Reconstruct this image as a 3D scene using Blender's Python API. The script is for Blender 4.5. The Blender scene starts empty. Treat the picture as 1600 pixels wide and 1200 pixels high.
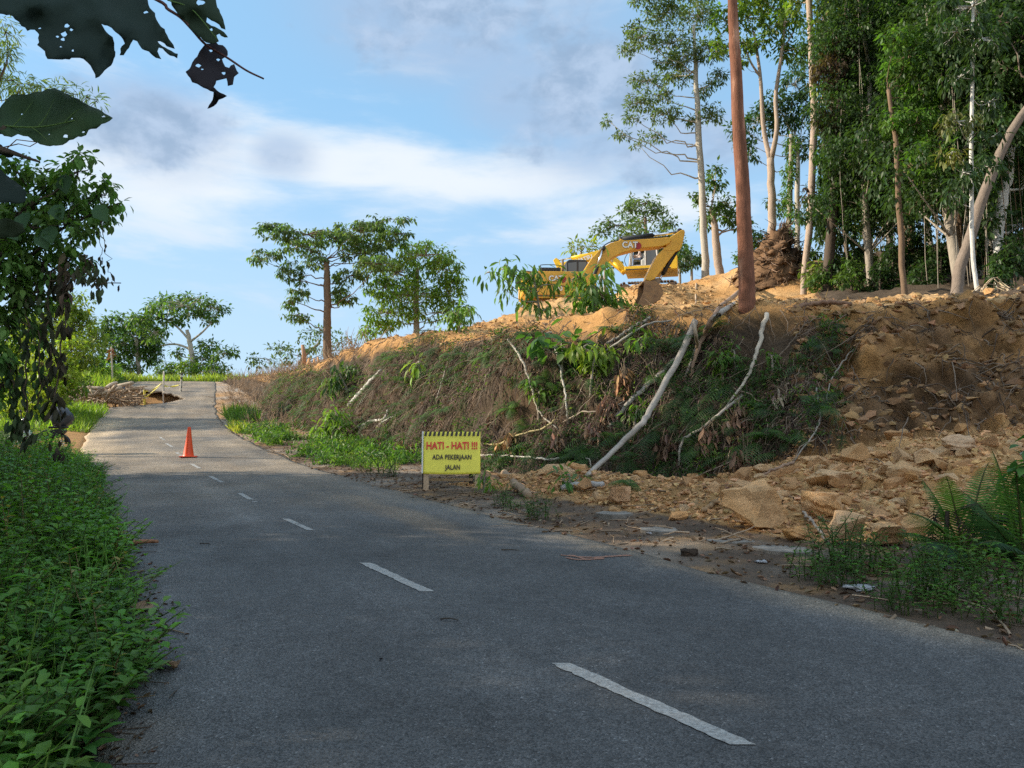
import bpy, bmesh, math, random
import numpy as np
from mathutils import Vector, Matrix, Euler
from mathutils.bvhtree import BVHTree
from mathutils.geometry import tessellate_polygon

R = math.radians
SC = bpy.context.scene
COL = SC.collection
rng = np.random.default_rng(7)
random.seed(7)

# ------------------------------------------------------------------ camera
CAM_Z = 1.6
PITCH = math.atan(90 / 1200)
cam = bpy.data.cameras.new('camera'); cam_o = bpy.data.objects.new('camera', cam); COL.objects.link(cam_o)
cam_o.location = (0, 0, CAM_Z); cam_o.rotation_euler = (math.pi / 2 + PITCH, 0, 0)
cam.sensor_width = 36; cam.lens = 27.0; cam.clip_start = 0.05; cam.clip_end = 5000
SC.camera = cam_o

# ------------------------------------------------------------------ light
SUN_EL = 25.0
SUN_AZ = -85.0          # degrees from +Y towards +X: the sun stands to the west of the view
SKY_STRENGTH = 0.12
SUN_STRENGTH = 5.0
EXPOSURE = 0.68
SC.view_settings.view_transform = 'Standard'; SC.view_settings.look = 'None'
SC.view_settings.exposure = EXPOSURE; SC.view_settings.gamma = 1
sd = Vector((math.sin(R(SUN_AZ)) * math.cos(R(SUN_EL)), math.cos(R(SUN_AZ)) * math.cos(R(SUN_EL)), math.sin(R(SUN_EL))))
sun = bpy.data.lights.new('sun', 'SUN'); sun.energy = SUN_STRENGTH; sun.angle = R(0.5); sun.color = (1.0, 0.88, 0.70)
sun_o = bpy.data.objects.new('sun', sun); COL.objects.link(sun_o)
sun_o.rotation_euler = sd.to_track_quat('Z', 'Y').to_euler(); sun_o.location = sd * 200

SC.cycles.use_denoising = False; SC.cycles.use_adaptive_sampling = False
SC.cycles.max_bounces = 6; SC.cycles.diffuse_bounces = 3; SC.cycles.glossy_bounces = 2
SC.cycles.transmission_bounces = 3; SC.cycles.transparent_max_bounces = 8
SC.cycles.sample_clamp_indirect = 4.0; SC.cycles.caustics_reflective = False; SC.cycles.caustics_refractive = False

world = bpy.data.worlds.new('World'); SC.world = world; world.use_nodes = True
def build_sky():
    nt = world.node_tree; N = nt.nodes; Lk = nt.links
    N.clear()
    def mth(op, a, b=None, c=None, clamp=False):
        n = N.new('ShaderNodeMath'); n.operation = op; n.use_clamp = clamp
        for i, v in enumerate((a, b, c)):
            if v is None: continue
            if isinstance(v, (int, float)): n.inputs[i].default_value = v
            else: Lk.new(v, n.inputs[i])
        return n.outputs[0]
    def sstep(v, a, b):
        n = N.new('ShaderNodeMapRange'); n.interpolation_type = 'SMOOTHSTEP'
        Lk.new(v, n.inputs[0]); n.inputs[1].default_value = a; n.inputs[2].default_value = b
        n.inputs[3].default_value = 0; n.inputs[4].default_value = 1
        return n.outputs[0]
    def mix(f, a, b):
        n = N.new('ShaderNodeMix'); n.data_type = 'RGBA'
        if isinstance(f, (int, float)): n.inputs[0].default_value = f
        else: Lk.new(f, n.inputs[0])
        for i, v in ((6, a), (7, b)):
            if isinstance(v, tuple): n.inputs[i].default_value = (*v, 1)
            else: Lk.new(v, n.inputs[i])
        return n.outputs[2]
    tc = N.new('ShaderNodeTexCoord')
    sep = N.new('ShaderNodeSeparateXYZ'); Lk.new(tc.outputs['Generated'], sep.inputs[0])
    X, Y, Z = sep.outputs
    el = mth('MULTIPLY', mth('ARCSINE', Z), 57.2958)
    az = mth('MULTIPLY', mth('ARCTAN2', X, Y), 57.2958)
    # cloud-deck coordinates, flattened towards the horizon
    zz = mth('ADD', mth('MAXIMUM', Z, 0.0), 0.16)
    cv = N.new('ShaderNodeCombineXYZ')
    Lk.new(mth('DIVIDE', X, zz), cv.inputs[0]); Lk.new(mth('DIVIDE', Y, zz), cv.inputs[1]); cv.inputs[2].default_value = 3.7
    def noise(vec, scale, det, rough, dist=0.0):
        n = N.new('ShaderNodeTexNoise'); n.inputs['Scale'].default_value = scale; n.inputs['Detail'].default_value = det
        n.inputs['Roughness'].default_value = rough; n.inputs['Distortion'].default_value = dist
        Lk.new(vec, n.inputs['Vector']); return n.outputs[0]
    n1 = noise(cv.outputs[0], 1.1, 7, 0.56, 0.3)
    ae = N.new('ShaderNodeCombineXYZ')
    Lk.new(mth('MULTIPLY', az, 0.045), ae.inputs[0]); Lk.new(mth('MULTIPLY', el, 0.17), ae.inputs[1])
    n2 = noise(ae.outputs[0], 1.5, 9, 0.6, 0.25)         # streaky
    ae2 = N.new('ShaderNodeCombineXYZ')
    Lk.new(mth('MULTIPLY', az, 0.11), ae2.inputs[0]); Lk.new(mth('MULTIPLY', el, 0.16), ae2.inputs[1]); ae2.inputs[2].default_value = 5.0
    n3 = noise(ae2.outputs[0], 1.7, 9, 0.6, 0.15)         # puffy
    def bump(a0, aw, e0, ew):
        da = mth('DIVIDE', mth('SUBTRACT', az, a0), aw); de = mth('DIVIDE', mth('SUBTRACT', el, e0), ew)
        r2 = mth('ADD', mth('MULTIPLY', da, da), mth('MULTIPLY', de, de))
        return mth('POWER', 2.718, mth('MULTIPLY', r2, -1.0))
    sky = N.new('ShaderNodeTexSky'); sky.sky_type = 'NISHITA'; sky.sun_disc = False
    sky.sun_elevation = R(SUN_EL); sky.sun_rotation = R(SUN_AZ); sky.air_density = 1.0; sky.dust_density = 0.6; sky.ozone_density = 2.0
    base = sky.outputs[0]
    base = mix(0.7, base, (1.9, 3.65, 5.4))
    # thin veil low over the horizon
    veil = mth('MULTIPLY', mth('SUBTRACT', 1.0, sstep(el, 2.0, 26.0)), 0.6)
    base = mix(veil, base, (3.4, 4.3, 5.2))
    # the long white bank
    band = mth('MAXIMUM', bump(-8, 24, 19.6, 3.0), mth('MULTIPLY', bump(-24, 10, 18.5, 5.0), 1.0))
    band = mth('MAXIMUM', band, mth('MULTIPLY', bump(9, 12, 16.5, 3.2), 0.8))
    wm = sstep(mth('ADD', mth('MULTIPLY', band, 0.75), mth('MULTIPLY', n2, 1.25)), 0.78, 1.36)
    base = mix(mth('MULTIPLY', wm, 0.95), base, (4.6, 4.95, 5.3))
    # thin streaks elsewhere
    st = sstep(n2, 0.52, 0.74)
    base = mix(mth('MULTIPLY', st, mth('MULTIPLY', sstep(el, -2, 6), 0.6)), base, (3.7, 4.35, 5.1))
    # grey cumulus overhead and the small grey puff on the white bank
    g = mth('MAXIMUM', bump(-3, 13, 30.5, 5.5), bump(5, 10, 25.5, 4.5))
    g = mth('MAXIMUM', g, bump(-26, 6.0, 20.5, 3.2))
    g = mth('MAXIMUM', g, mth('MULTIPLY', bump(-17, 3.0, 20.0, 1.8), 0.75))
    g = mth('MAXIMUM', g, mth('MULTIPLY', bump(12, 14, 21, 3.0), 0.75))
    gm = sstep(mth('ADD', mth('MULTIPLY', g, 0.62), mth('MULTIPLY', n3, 1.35)), 0.92, 1.3)
    puff = noise(ae2.outputs[0], 3.2, 8, 0.6, 0.2)
    gcol = mix(sstep(puff, 0.35, 0.68), (1.7, 2.4, 3.4), (2.65, 3.35, 4.4))
    gsoft = mth('MULTIPLY', mth('MULTIPLY', sstep(g, 0.10, 0.7), 0.75), sstep(n1, 0.3, 0.6))
    base = mix(gsoft, base, (2.2, 2.95, 4.1))
    base = mix(mth('MULTIPLY', gm, 0.85), base, gcol)
    # unseen bright broken cloud, added outside the view to lift the ambient light
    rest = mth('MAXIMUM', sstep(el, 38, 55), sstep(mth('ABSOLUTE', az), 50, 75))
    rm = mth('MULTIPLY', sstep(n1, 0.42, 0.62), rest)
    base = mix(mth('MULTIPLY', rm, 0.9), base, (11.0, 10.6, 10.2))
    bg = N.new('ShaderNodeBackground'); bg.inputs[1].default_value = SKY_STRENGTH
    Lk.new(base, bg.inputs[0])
    out = N.new('ShaderNodeOutputWorld'); Lk.new(bg.outputs[0], out.inputs[0])
build_sky()

# ------------------------------------------------------------------ helpers
_f = np.array((0, math.cos(PITCH), math.sin(PITCH))); _r = np.array((1., 0, 0)); _u = np.array((0, -math.sin(PITCH), math.cos(PITCH)))
CAM = np.array((0, 0, CAM_Z))
def ray(px, py):
    d = _f * 1200 + _r * (px - 800) + _u * (600 - py)
    return d / np.linalg.norm(d)
def P(px, py, Y):
    d = ray(px, py); return CAM + d * (Y / d[1])

def tag(o, label=None, cat=None, group=None, kind=None):
    if label: o['label'] = label
    if cat: o['category'] = cat
    if group: o['group'] = group
    if kind: o['kind'] = kind
    return o
def empty(name, loc=(0, 0, 0), label=None, cat=None, group=None, rz=0.0):
    o = bpy.data.objects.new(name, None); COL.objects.link(o); o.location = loc; o.rotation_euler = (0, 0, rz)
    o.empty_display_size = 0.1
    return tag(o, label, cat, group)

class MB:
    """gathers vertices and faces for ONE mesh"""
    def __init__(s): s.v = []; s.q = []; s.t = []; s.c = []; s.n = 0; s.ng = []
    def add(s, V, q=None, t=None, col=(1, 1, 1)):
        V = np.asarray(V, float).reshape(-1, 3); s.v.append(V)
        if q is not None and len(q): s.q.append(np.asarray(q, int) + s.n)
        if t is not None and len(t): s.t.append(np.asarray(t, int) + s.n)
        c = np.asarray(col, float)
        if c.ndim == 1: c = np.tile(c, (len(V), 1))
        s.c.append(c); s.n += len(V)
    def ngon(s, V, faces, col=(1, 1, 1)):
        V = np.asarray(V, float).reshape(-1, 3); s.v.append(V); s.c.append(np.tile(np.asarray(col, float), (len(V), 1)))
        for f in faces: s.ng.append([i + s.n for i in f])
        s.n += len(V)
    def mesh(s, name, smooth=True):
        me = bpy.data.meshes.new(name)
        V = np.concatenate(s.v) if s.v else np.zeros((0, 3)); C = np.concatenate(s.c) if s.c else np.zeros((0, 3))
        q = np.concatenate(s.q) if s.q else np.zeros((0, 4), int); t = np.concatenate(s.t) if s.t else np.zeros((0, 3), int)
        ngl = [len(f) for f in s.ng]; ngf = np.array([i for f in s.ng for i in f], int)
        loops = np.concatenate([q.ravel(), t.ravel(), ngf]).astype(np.int32)
        tot = np.concatenate([np.full(len(q), 4), np.full(len(t), 3), np.array(ngl, int)]).astype(np.int32)
        start = np.concatenate([[0], np.cumsum(tot)[:-1]]).astype(np.int32) if len(tot) else tot
        me.vertices.add(len(V)); me.vertices.foreach_set('co', V.astype(np.float32).ravel())
        me.loops.add(len(loops)); me.loops.foreach_set('vertex_index', loops)
        me.polygons.add(len(tot)); me.polygons.foreach_set('loop_start', start); me.polygons.foreach_set('loop_total', tot)
        me.polygons.foreach_set('use_smooth', np.full(len(tot), bool(smooth)))
        a = me.attributes.new('Col', 'FLOAT_COLOR', 'POINT')
        a.data.foreach_set('color', np.concatenate([C, np.ones((len(C), 1))], 1).astype(np.float32).ravel())
        me.update(calc_edges=True); me.validate()
        return me
    def build(s, name, mat, parent=None, smooth=True, loc=None):
        me = s.mesh(name, smooth)
        if mat: me.materials.append(mat)
        o = bpy.data.objects.new(name, me); COL.objects.link(o)
        if parent: o.parent = parent
        if loc is not None: o.location = loc
        return o

def unit(v):
    v = np.asarray(v, float); n = np.linalg.norm(v, axis=-1, keepdims=True); return v / np.maximum(n, 1e-9)

def tube(mb, pts, rad, sides=8, col=(1, 1, 1), cap=True, rough=0.0, rg=rng):
    pts = np.asarray(pts, float); n = len(pts); rad = np.broadcast_to(np.asarray(rad, float), (n,))
    tan = np.gradient(pts, axis=0); tan = unit(tan)
    ref = np.array((0, 0, 1.)) if abs(tan[0][2]) < 0.9 else np.array((1., 0, 0))
    a = unit(np.cross(tan[0], ref)); A = []
    for i in range(n):
        a = unit(a - tan[i] * np.dot(a, tan[i])); A.append(a)
    A = np.array(A); B = np.cross(tan, A)
    th = np.linspace(0, 2 * np.pi, sides, endpoint=False)
    rr = rad[:, None] * (1 + rough * (rg.random((n, sides)) - 0.5) * 2)
    V = pts[:, None] + rr[..., None] * (np.cos(th)[None, :, None] * A[:, None] + np.sin(th)[None, :, None] * B[:, None])
    V = V.reshape(-1, 3)
    i, j = np.meshgrid(np.arange(n - 1), np.arange(sides), indexing='ij')
    q = np.stack([i * sides + j, i * sides + (j + 1) % sides, (i + 1) * sides + (j + 1) % sides, (i + 1) * sides + j], -1).reshape(-1, 4)
    t = None
    if cap:
        V = np.concatenate([V, pts[:1], pts[-1:]]); c0 = n * sides; k = np.arange(sides)
        t = np.concatenate([np.stack([np.full(sides, c0), (k + 1) % sides, k], -1),
                            np.stack([np.full(sides, c0 + 1), (n - 1) * sides + k, (n - 1) * sides + (k + 1) % sides], -1)])
    mb.add(V, q, t, col)

def spline(pts, n):
    """smooth resampled polyline (Catmull-Rom)"""
    p = np.asarray(pts, float)
    if len(p) == 2: return p[0] + (p[1] - p[0]) * np.linspace(0, 1, n)[:, None]
    e = np.concatenate([[2 * p[0] - p[1]], p, [2 * p[-1] - p[-2]]])
    t = np.linspace(0, len(p) - 1, n); k = np.minimum(t.astype(int), len(p) - 2); f = (t - k)[:, None]
    a, b, c, d = e[k], e[k + 1], e[k + 2], e[k + 3]
    return 0.5 * (2 * b + (c - a) * f + (2 * a - 5 * b + 4 * c - d) * f ** 2 + (3 * b - a - 3 * c + d) * f ** 3)

def box(mb, c, s, col=(1, 1, 1), M=None):
    x, y, z = np.array(s) / 2
    V = np.array([(-x, -y, -z), (x, -y, -z), (x, y, -z), (-x, y, -z), (-x, -y, z), (x, -y, z), (x, y, z), (-x, y, z)])
    if M is not None: V = V @ np.array(M).T
    mb.add(V + np.array(c), [(0, 3, 2, 1), (4, 5, 6, 7), (0, 1, 5, 4), (1, 2, 6, 5), (2, 3, 7, 6), (3, 0, 4, 7)], col=col)

def prism(mb, prof, y0, y1, col=(1, 1, 1)):
    """side profile (x, z) extruded across y"""
    n = len(prof); a = np.array(prof, float)
    area = 0.5 * sum(a[i][0] * a[(i + 1) % n][1] - a[(i + 1) % n][0] * a[i][1] for i in range(n))
    if area < 0: a = a[::-1]
    V = [(x, y0, z) for x, z in a] + [(x, y1, z) for x, z in a]
    F = [list(range(n)), [2 * n - 1 - i for i in range(n)]]
    for i in range(n):
        j = (i + 1) % n; F.append([j, i, n + i, n + j])
    mb.ngon(V, F, col)

def bevel(o, w=0.02, seg=2, angle=35):
    m = o.modifiers.new('bevel', 'BEVEL'); m.width = w; m.segments = seg; m.limit_method = 'ANGLE'; m.angle_limit = R(angle)
    return o

# ---- leaf templates: a along the leaf, b across, c out of plane
T_DIA = (np.array([(0, 0, 0), (.42, -.5, .05), (.42, .5, .05), (1, 0, -.12), (.5, 0, -.02)]), np.array([(0, 4, 3, 1), (0, 2, 3, 4)]))
T_OVAL = (np.array([(0, 0, 0), (.22, -.38, .04), (.22, .38, .04), (.22, 0, -.01), (.58, -.46, .03), (.58, .46, .03), (.58, 0, -.05), (1, 0, -.2)]),
          np.array([(0, 3, 6, 1), (1, 6, 7, 4), (0, 2, 6, 3), (2, 5, 7, 6)]))
T_OVAL = (T_OVAL[0], np.array([(1, 0, 3, 3), (0, 2, 3, 3), (1, 3, 6, 4), (3, 2, 5, 6), (4, 6, 7, 7), (6, 5, 7, 7)]))
T_LANCE = (np.array([(0, 0, 0), (.35, -.5, .03), (.35, .5, .03), (.35, 0, -.02), (.7, -.36, -.03), (.7, .36, -.03), (.7, 0, -.08), (1, 0, -.25)]),
           T_OVAL[1])
T_BLADE = (np.array([(0, -.5, 0), (0, .5, 0), (.4, -.42, .0), (.4, .42, .0), (.75, -.26, -.08), (.75, .26, -.08), (1, 0, -.22)]),
           np.array([(0, 1, 3, 2), (2, 3, 5, 4), (4, 5, 6, 6)]))
T_CURL = (np.array([(0, 0, 0), (.3, -.45, .18), (.3, .45, .2), (.35, 0, -.05), (.65, -.4, .12), (.65, .42, .25), (.65, 0, -.08), (1, .1, .1)]),
          T_OVAL[1])

def leaves(mb, pos, d, up, L, W, tm, col):
    pos = np.asarray(pos, float); N = len(pos)
    if N == 0: return
    d = unit(d); side = np.cross(d, np.asarray(up, float)); bad = np.linalg.norm(side, axis=1) < 1e-4
    side[bad] = np.cross(d[bad], (0.3, 1, 0.2)); side = unit(side); nr = np.cross(side, d)
    L = np.broadcast_to(L, (N,)); W = np.broadcast_to(W, (N,)); t, F = tm; k = len(t)
    V = (pos[:, None] + d[:, None] * (t[:, 0][None, :, None] * L[:, None, None]) + side[:, None] * (t[:, 1][None, :, None] * W[:, None, None])
         + nr[:, None] * (t[:, 2][None, :, None] * L[:, None, None])).reshape(-1, 3)
    off = (np.arange(N) * k)[:, None, None]
    tri = F[F[:, 2] == F[:, 3]][:, :3]; quad = F[F[:, 2] != F[:, 3]]
    q = (quad[None] + off).reshape(-1, 4) if len(quad) else None
    tr = (tri[None] + off).reshape(-1, 3) if len(tri) else None
    c = np.asarray(col, float)
    if c.ndim == 2: c = np.repeat(c, k, 0)
    mb.add(V, q, tr, c)

def tint(base, n, var=0.25, hue=0.12, rg=rng):
    base = np.asarray(base, float); v = 1 + var * (rg.random((n, 1)) * 2 - 1); h = 1 + hue * (rg.random((n, 3)) * 2 - 1)
    return np.clip(base[None] * v * h, 0.002, 1)
def rdir(n, rg=rng):
    return unit(rg.normal(size=(n, 3)))
def in_ball(n, rg=rng):
    return rdir(n, rg) * (rg.random((n, 1)) ** (1 / 3))

# ---- value noise
def _hash(ix, iy, iz, seed):
    h = (ix.astype(np.int64) * 374761393 + iy.astype(np.int64) * 668265263 + iz.astype(np.int64) * 2147483647 + seed * 974634777) & 0xFFFFFFFF
    h = ((h ^ (h >> 13)) * 1274126177) & 0xFFFFFFFF; h = ((h ^ (h >> 16)) * 2246822519) & 0xFFFFFFFF
    return ((h ^ (h >> 15)) & 0xFFFFFF) / float(0xFFFFFF)
def vnoise(p, seed=0):
    i = np.floor(p).astype(np.int64); f = p - i; f = f * f * (3 - 2 * f); o = 0
    for dx in (0, 1):
        for dy in (0, 1):
            for dz in (0, 1):
                w = (f[:, 0] if dx else 1 - f[:, 0]) * (f[:, 1] if dy else 1 - f[:, 1]) * (f[:, 2] if dz else 1 - f[:, 2])
                o = o + w * _hash(i[:, 0] + dx, i[:, 1] + dy, i[:, 2] + dz, seed)
    return o
def fbm(p, oct=4, seed=0, gain=0.5):
    a = 1.0; s = 0; o = 0
    for k in range(oct):
        o = o + a * (vnoise(p * 2 ** k + k * 17.3, seed + k) * 2 - 1); s += a; a *= gain
    return o / s
def worley(p, seed=0):
    """nearest cell: distance, second distance, cell random"""
    i = np.floor(p).astype(np.int64); d1 = np.full(len(p), 9.); d2 = np.full(len(p), 9.); cid = np.zeros(len(p))
    for dx in (-1, 0, 1):
        for dy in (-1, 0, 1):
            for dz in (-1, 0, 1):
                c = i + (dx, dy, dz)
                q = c + np.stack([_hash(c[:, 0], c[:, 1], c[:, 2], seed + k) for k in (1, 2, 3)], 1)
                d = np.linalg.norm(q - p, axis=1); h = _hash(c[:, 0], c[:, 1], c[:, 2], seed + 9)
                near = d < d1
                d2 = np.where(near, d1, np.minimum(d2, d)); cid = np.where(near, h, cid); d1 = np.where(near, d, d1)
    return d1, d2, cid
def herm(xs, ys):
    xs = np.array(xs, float); ys = np.array(ys, float)
    s = np.diff(ys) / np.diff(xs); m = np.concatenate([[s[0]], (s[1:] * np.diff(xs)[:-1] + s[:-1] * np.diff(xs)[1:]) / (xs[2:] - xs[:-2]), [s[-1]]])
    def f(x):
        x = np.asarray(x, float); xc = np.clip(x, xs[0], xs[-1]); k = np.clip(np.searchsorted(xs, xc, 'right') - 1, 0, len(xs) - 2)
        h = xs[k + 1] - xs[k]; t = (xc - xs[k]) / h
        y = (2*t**3-3*t**2+1)*ys[k] + (t**3-2*t**2+t)*h*m[k] + (-2*t**3+3*t**2)*ys[k+1] + (t**3-t**2)*h*m[k+1]
        return y + np.where(x < xs[0], (x - xs[0]) * m[0], 0) + np.where(x > xs[-1], (x - xs[-1]) * m[-1], 0)
    return f
def sst(x, a, b):
    t = np.clip((x - a) / (b - a), 0, 1); return t * t * (3 - 2 * t)

# ------------------------------------------------------------------ materials
def new_mat(name):
    m = bpy.data.materials.new(name); m.use_nodes = True; nt = m.node_tree; nt.nodes.clear()
    return m, nt, nt.nodes, nt.links
def mat_simple(name, col, rough=0.6, metal=0.0, nscale=0.0, nvar=0.2, bump=0.0, spec=0.5, bscale=None, dirt=None, coat=0.0):
    m, nt, N, K = new_mat(name)
    out = N.new('ShaderNodeOutputMaterial'); b = N.new('ShaderNodeBsdfPrincipled'); K.new(b.outputs[0], out.inputs[0])
    b.inputs['Base Color'].default_value = (*col, 1); b.inputs['Roughness'].default_value = rough; b.inputs['Metallic'].default_value = metal
    b.inputs['Specular IOR Level'].default_value = spec; b.inputs['Coat Weight'].default_value = coat
    tc = N.new('ShaderNodeTexCoord')
    if nscale:
        n = N.new('ShaderNodeTexNoise'); n.inputs['Scale'].default_value = nscale; n.inputs['Detail'].default_value = 6; n.inputs['Roughness'].default_value = .65
        K.new(tc.outputs['Object'], n.inputs['Vector'])
        r = N.new('ShaderNodeValToRGB'); r.color_ramp.elements[0].position = .3; r.color_ramp.elements[1].position = .72
        d = dirt if dirt else tuple(c * (1 - nvar) for c in col)
        r.color_ramp.elements[0].color = (*d, 1); r.color_ramp.elements[1].color = (*[min(1, c * (1 + nvar)) if not dirt else c for c in col], 1)
        K.new(n.outputs[0], r.inputs[0]); K.new(r.outputs[0], b.inputs['Base Color'])
    if bump:
        n2 = N.new('ShaderNodeTexNoise'); n2.inputs['Scale'].default_value = bscale or nscale * 3 or 20; n2.inputs['Detail'].default_value = 5
        K.new(tc.outputs['Object'], n2.inputs['Vector'])
        bp = N.new('ShaderNodeBump'); bp.inputs['Strength'].default_value = bump; bp.inputs['Distance'].default_value = .02
        K.new(n2.outputs[0], bp.inputs['Height']); K.new(bp.outputs[0], b.inputs['Normal'])
    return m
def mat_leaf(name, trans=0.48, rough=0.45, spec=0.35, tcol=(1.25, 1.35, 0.5)):
    """the colour of each leaf is in the mesh; thin leaves let some light through"""
    m, nt, N, K = new_mat(name)
    out = N.new('ShaderNodeOutputMaterial'); a = N.new('ShaderNodeAttribute'); a.attribute_name = 'Col'
    b = N.new('ShaderNodeBsdfPrincipled'); b.inputs['Roughness'].default_value = rough; b.inputs['Specular IOR Level'].default_value = spec
    K.new(a.outputs['Color'], b.inputs['Base Color'])
    if trans:
        t = N.new('ShaderNodeBsdfTranslucent'); mx = N.new('ShaderNodeMix'); mx.data_type = 'RGBA'; mx.blend_type = 'MULTIPLY'; mx.inputs[0].default_value = 1
        K.new(a.outputs['Color'], mx.inputs[6]); mx.inputs[7].default_value = (*tcol, 1); K.new(mx.outputs[2], t.inputs[0])
        ms = N.new('ShaderNodeMixShader'); ms.inputs[0].default_value = trans
        K.new(b.outputs[0], ms.inputs[1]); K.new(t.outputs[0], ms.inputs[2]); K.new(ms.outputs[0], out.inputs[0])
    else: K.new(b.outputs[0], out.inputs[0])
    return m
def mat_attr(name, rough=0.9, nscale=12.0, nvar=0.35, bump=0.6, bscale=30.0, bdist=0.03, spec=0.2, stretch=(1, 1, 1), patch=None):
    """mesh colour broken up by noise, with a rough bump (soil, rock, bark)"""
    m, nt, N, K = new_mat(name)
    out = N.new('ShaderNodeOutputMaterial'); a = N.new('ShaderNodeAttribute'); a.attribute_name = 'Col'
    b = N.new('ShaderNodeBsdfPrincipled'); b.inputs['Roughness'].default_value = rough; b.inputs['Specular IOR Level'].default_value = spec
    K.new(b.outputs[0], out.inputs[0])
    tc = N.new('ShaderNodeTexCoord'); mp = N.new('ShaderNodeMapping'); mp.inputs['Scale'].default_value = stretch
    K.new(tc.outputs['Object'], mp.inputs[0])
    n = N.new('ShaderNodeTexNoise'); n.inputs['Scale'].default_value = nscale; n.inputs['Detail'].default_value = 8; n.inputs['Roughness'].default_value = .7
    K.new(mp.outputs[0], n.inputs['Vector'])
    mr = N.new('ShaderNodeMapRange'); mr.inputs[1].default_value = .25; mr.inputs[2].default_value = .75; mr.inputs[3].default_value = 1 - nvar; mr.inputs[4].default_value = 1 + nvar
    K.new(n.outputs[0], mr.inputs[0])
    vm = N.new('ShaderNodeVectorMath'); vm.operation = 'SCALE'; K.new(a.outputs['Color'], vm.inputs[0]); K.new(mr.outputs[0], vm.inputs[3])
    src = vm.outputs[0]
    if patch:
        n3 = N.new('ShaderNodeTexNoise'); n3.inputs['Scale'].default_value = patch[0]; n3.inputs['Detail'].default_value = 5
        K.new(mp.outputs[0], n3.inputs['Vector'])
        m3 = N.new('ShaderNodeMapRange'); m3.inputs[1].default_value = .5; m3.inputs[2].default_value = .65; K.new(n3.outputs[0], m3.inputs[0])
        mx = N.new('ShaderNodeMix'); mx.data_type = 'RGBA'; K.new(m3.outputs[0], mx.inputs[0]); K.new(src, mx.inputs[6]); mx.inputs[7].default_value = (*patch[1], 1)
        src = mx.outputs[2]
    K.new(src, b.inputs['Base Color'])
    n2 = N.new('ShaderNodeTexNoise'); n2.inputs['Scale'].default_value = bscale; n2.inputs['Detail'].default_value = 7; n2.inputs['Roughness'].default_value = .65
    K.new(mp.outputs[0], n2.inputs['Vector'])
    bp = N.new('ShaderNodeBump'); bp.inputs['Strength'].default_value = bump; bp.inputs['Distance'].default_value = bdist
    K.new(n2.outputs[0], bp.inputs['Height']); K.new(bp.outputs[0], b.inputs['Normal'])
    return m

M_LEAF = mat_leaf('leaf')
M_LEAF_GLOSS = mat_leaf('herb leaf', trans=.42, rough=.5, spec=.18)
M_DRY = mat_leaf('dry leaf', trans=.15, rough=.8, spec=.15, tcol=(1.1, .9, .6))
M_SOIL = mat_attr('soil', nscale=7, nvar=.34, bump=.8, bscale=22, bdist=.06)
M_ROCK = mat_attr('rock', rough=.85, nscale=5, nvar=.3, bump=.7, bscale=11, bdist=.05, stretch=(1, 1, 2.4))
M_BARK = mat_attr('bark', rough=.9, nscale=9, nvar=.35, bump=.7, bscale=16, bdist=.03, stretch=(2.2, 2.2, .5))
M_WOOD = mat_attr('bare wood', rough=.8, nscale=8, nvar=.28, bump=.5, bscale=30, bdist=.01)
# ------------------------------------------------------------------ terrain
cx = herm([-40, -10, 0, 3.65, 8, 13.2, 17.5, 24.2, 31, 34.5, 45, 60, 70, 100], [27.5, 9.3, 3.3, 1.1, -1.5, -4.4, -6.75, -10.5, -14.1, -15.9, -20.6, -26.5, -31, -50])
zr = herm([-40, 0, 10, 20, 24.2, 27.6, 31, 34.5, 40, 45, 50, 55, 60, 63, 67, 80, 140], [-1.7, 0, .42, .85, 1.15, 1.45, 1.75, 2.1, 2.75, 3.5, 4.4, 5.4, 6.2, 6.5, 6.55, 5.2, -6])
u_rim = herm([2, 5, 12, 15, 16, 17, 18.4, 20, 24.3, 30.7, 34.5, 40, 55, 62, 90], [23, 22, 18.6, 15.5, 14.2, 13.2, 11.7, 10.2, 9.5, 9.0, 8.8, 8.3, 6.5, 5.5, 5.5])
u_toe = herm([2, 5, 10, 12, 14, 16, 18.3, 22, 26, 40, 50, 60, 90], [14, 14, 13, 12.3, 10.6, 9.6, 7.6, 7.2, 7.1, 6.5, 6, 4.2, 4.2])
z_rim = herm([2, 10, 15, 17, 18.4, 20, 24.3, 30.7, 34.5, 40, 46, 55, 60, 66, 90], [4.2, 4.4, 4.5, 4.65, 4.75, 4.95, 5.05, 5.65, 5.8, 5.5, 5.5, 6.0, 6.5, 6.6, 5.5])
g_pl = herm([0, 17, 24, 28, 38, 45, 50, 55, 65, 90], [.0, .01, .055, .085, .135, .215, .215, .19, .08, .0])
u_rid = lambda y: 6.3 + .12 * np.clip(13.5 - y, -3, 4)
HOLE = np.array([(-4.2, 45.2), (-2.6, 46.0), (-1.2, 46.6), (0.1, 47.6), (1.1, 49.4), (0.6, 51.0), (-.6, 52.6), (-1.8, 53.6), (-3.4, 54.4), (-4.2, 54.6)])
def in_poly(pu, py, poly):
    ins = np.zeros(len(pu), bool); n = len(poly)
    for i in range(n):
        x0, y0 = poly[i]; x1, y1 = poly[(i + 1) % n]
        c = (y0 > py) != (y1 > py); xi = (x1 - x0) * (py - y0) / (y1 - y0 + 1e-12) + x0
        ins ^= c & (pu < xi)
    return ins
def SCREE(x, y): return 2.85 - .262 * np.hypot(x - 11.9, (y - 15.0) * 1.05)
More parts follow.
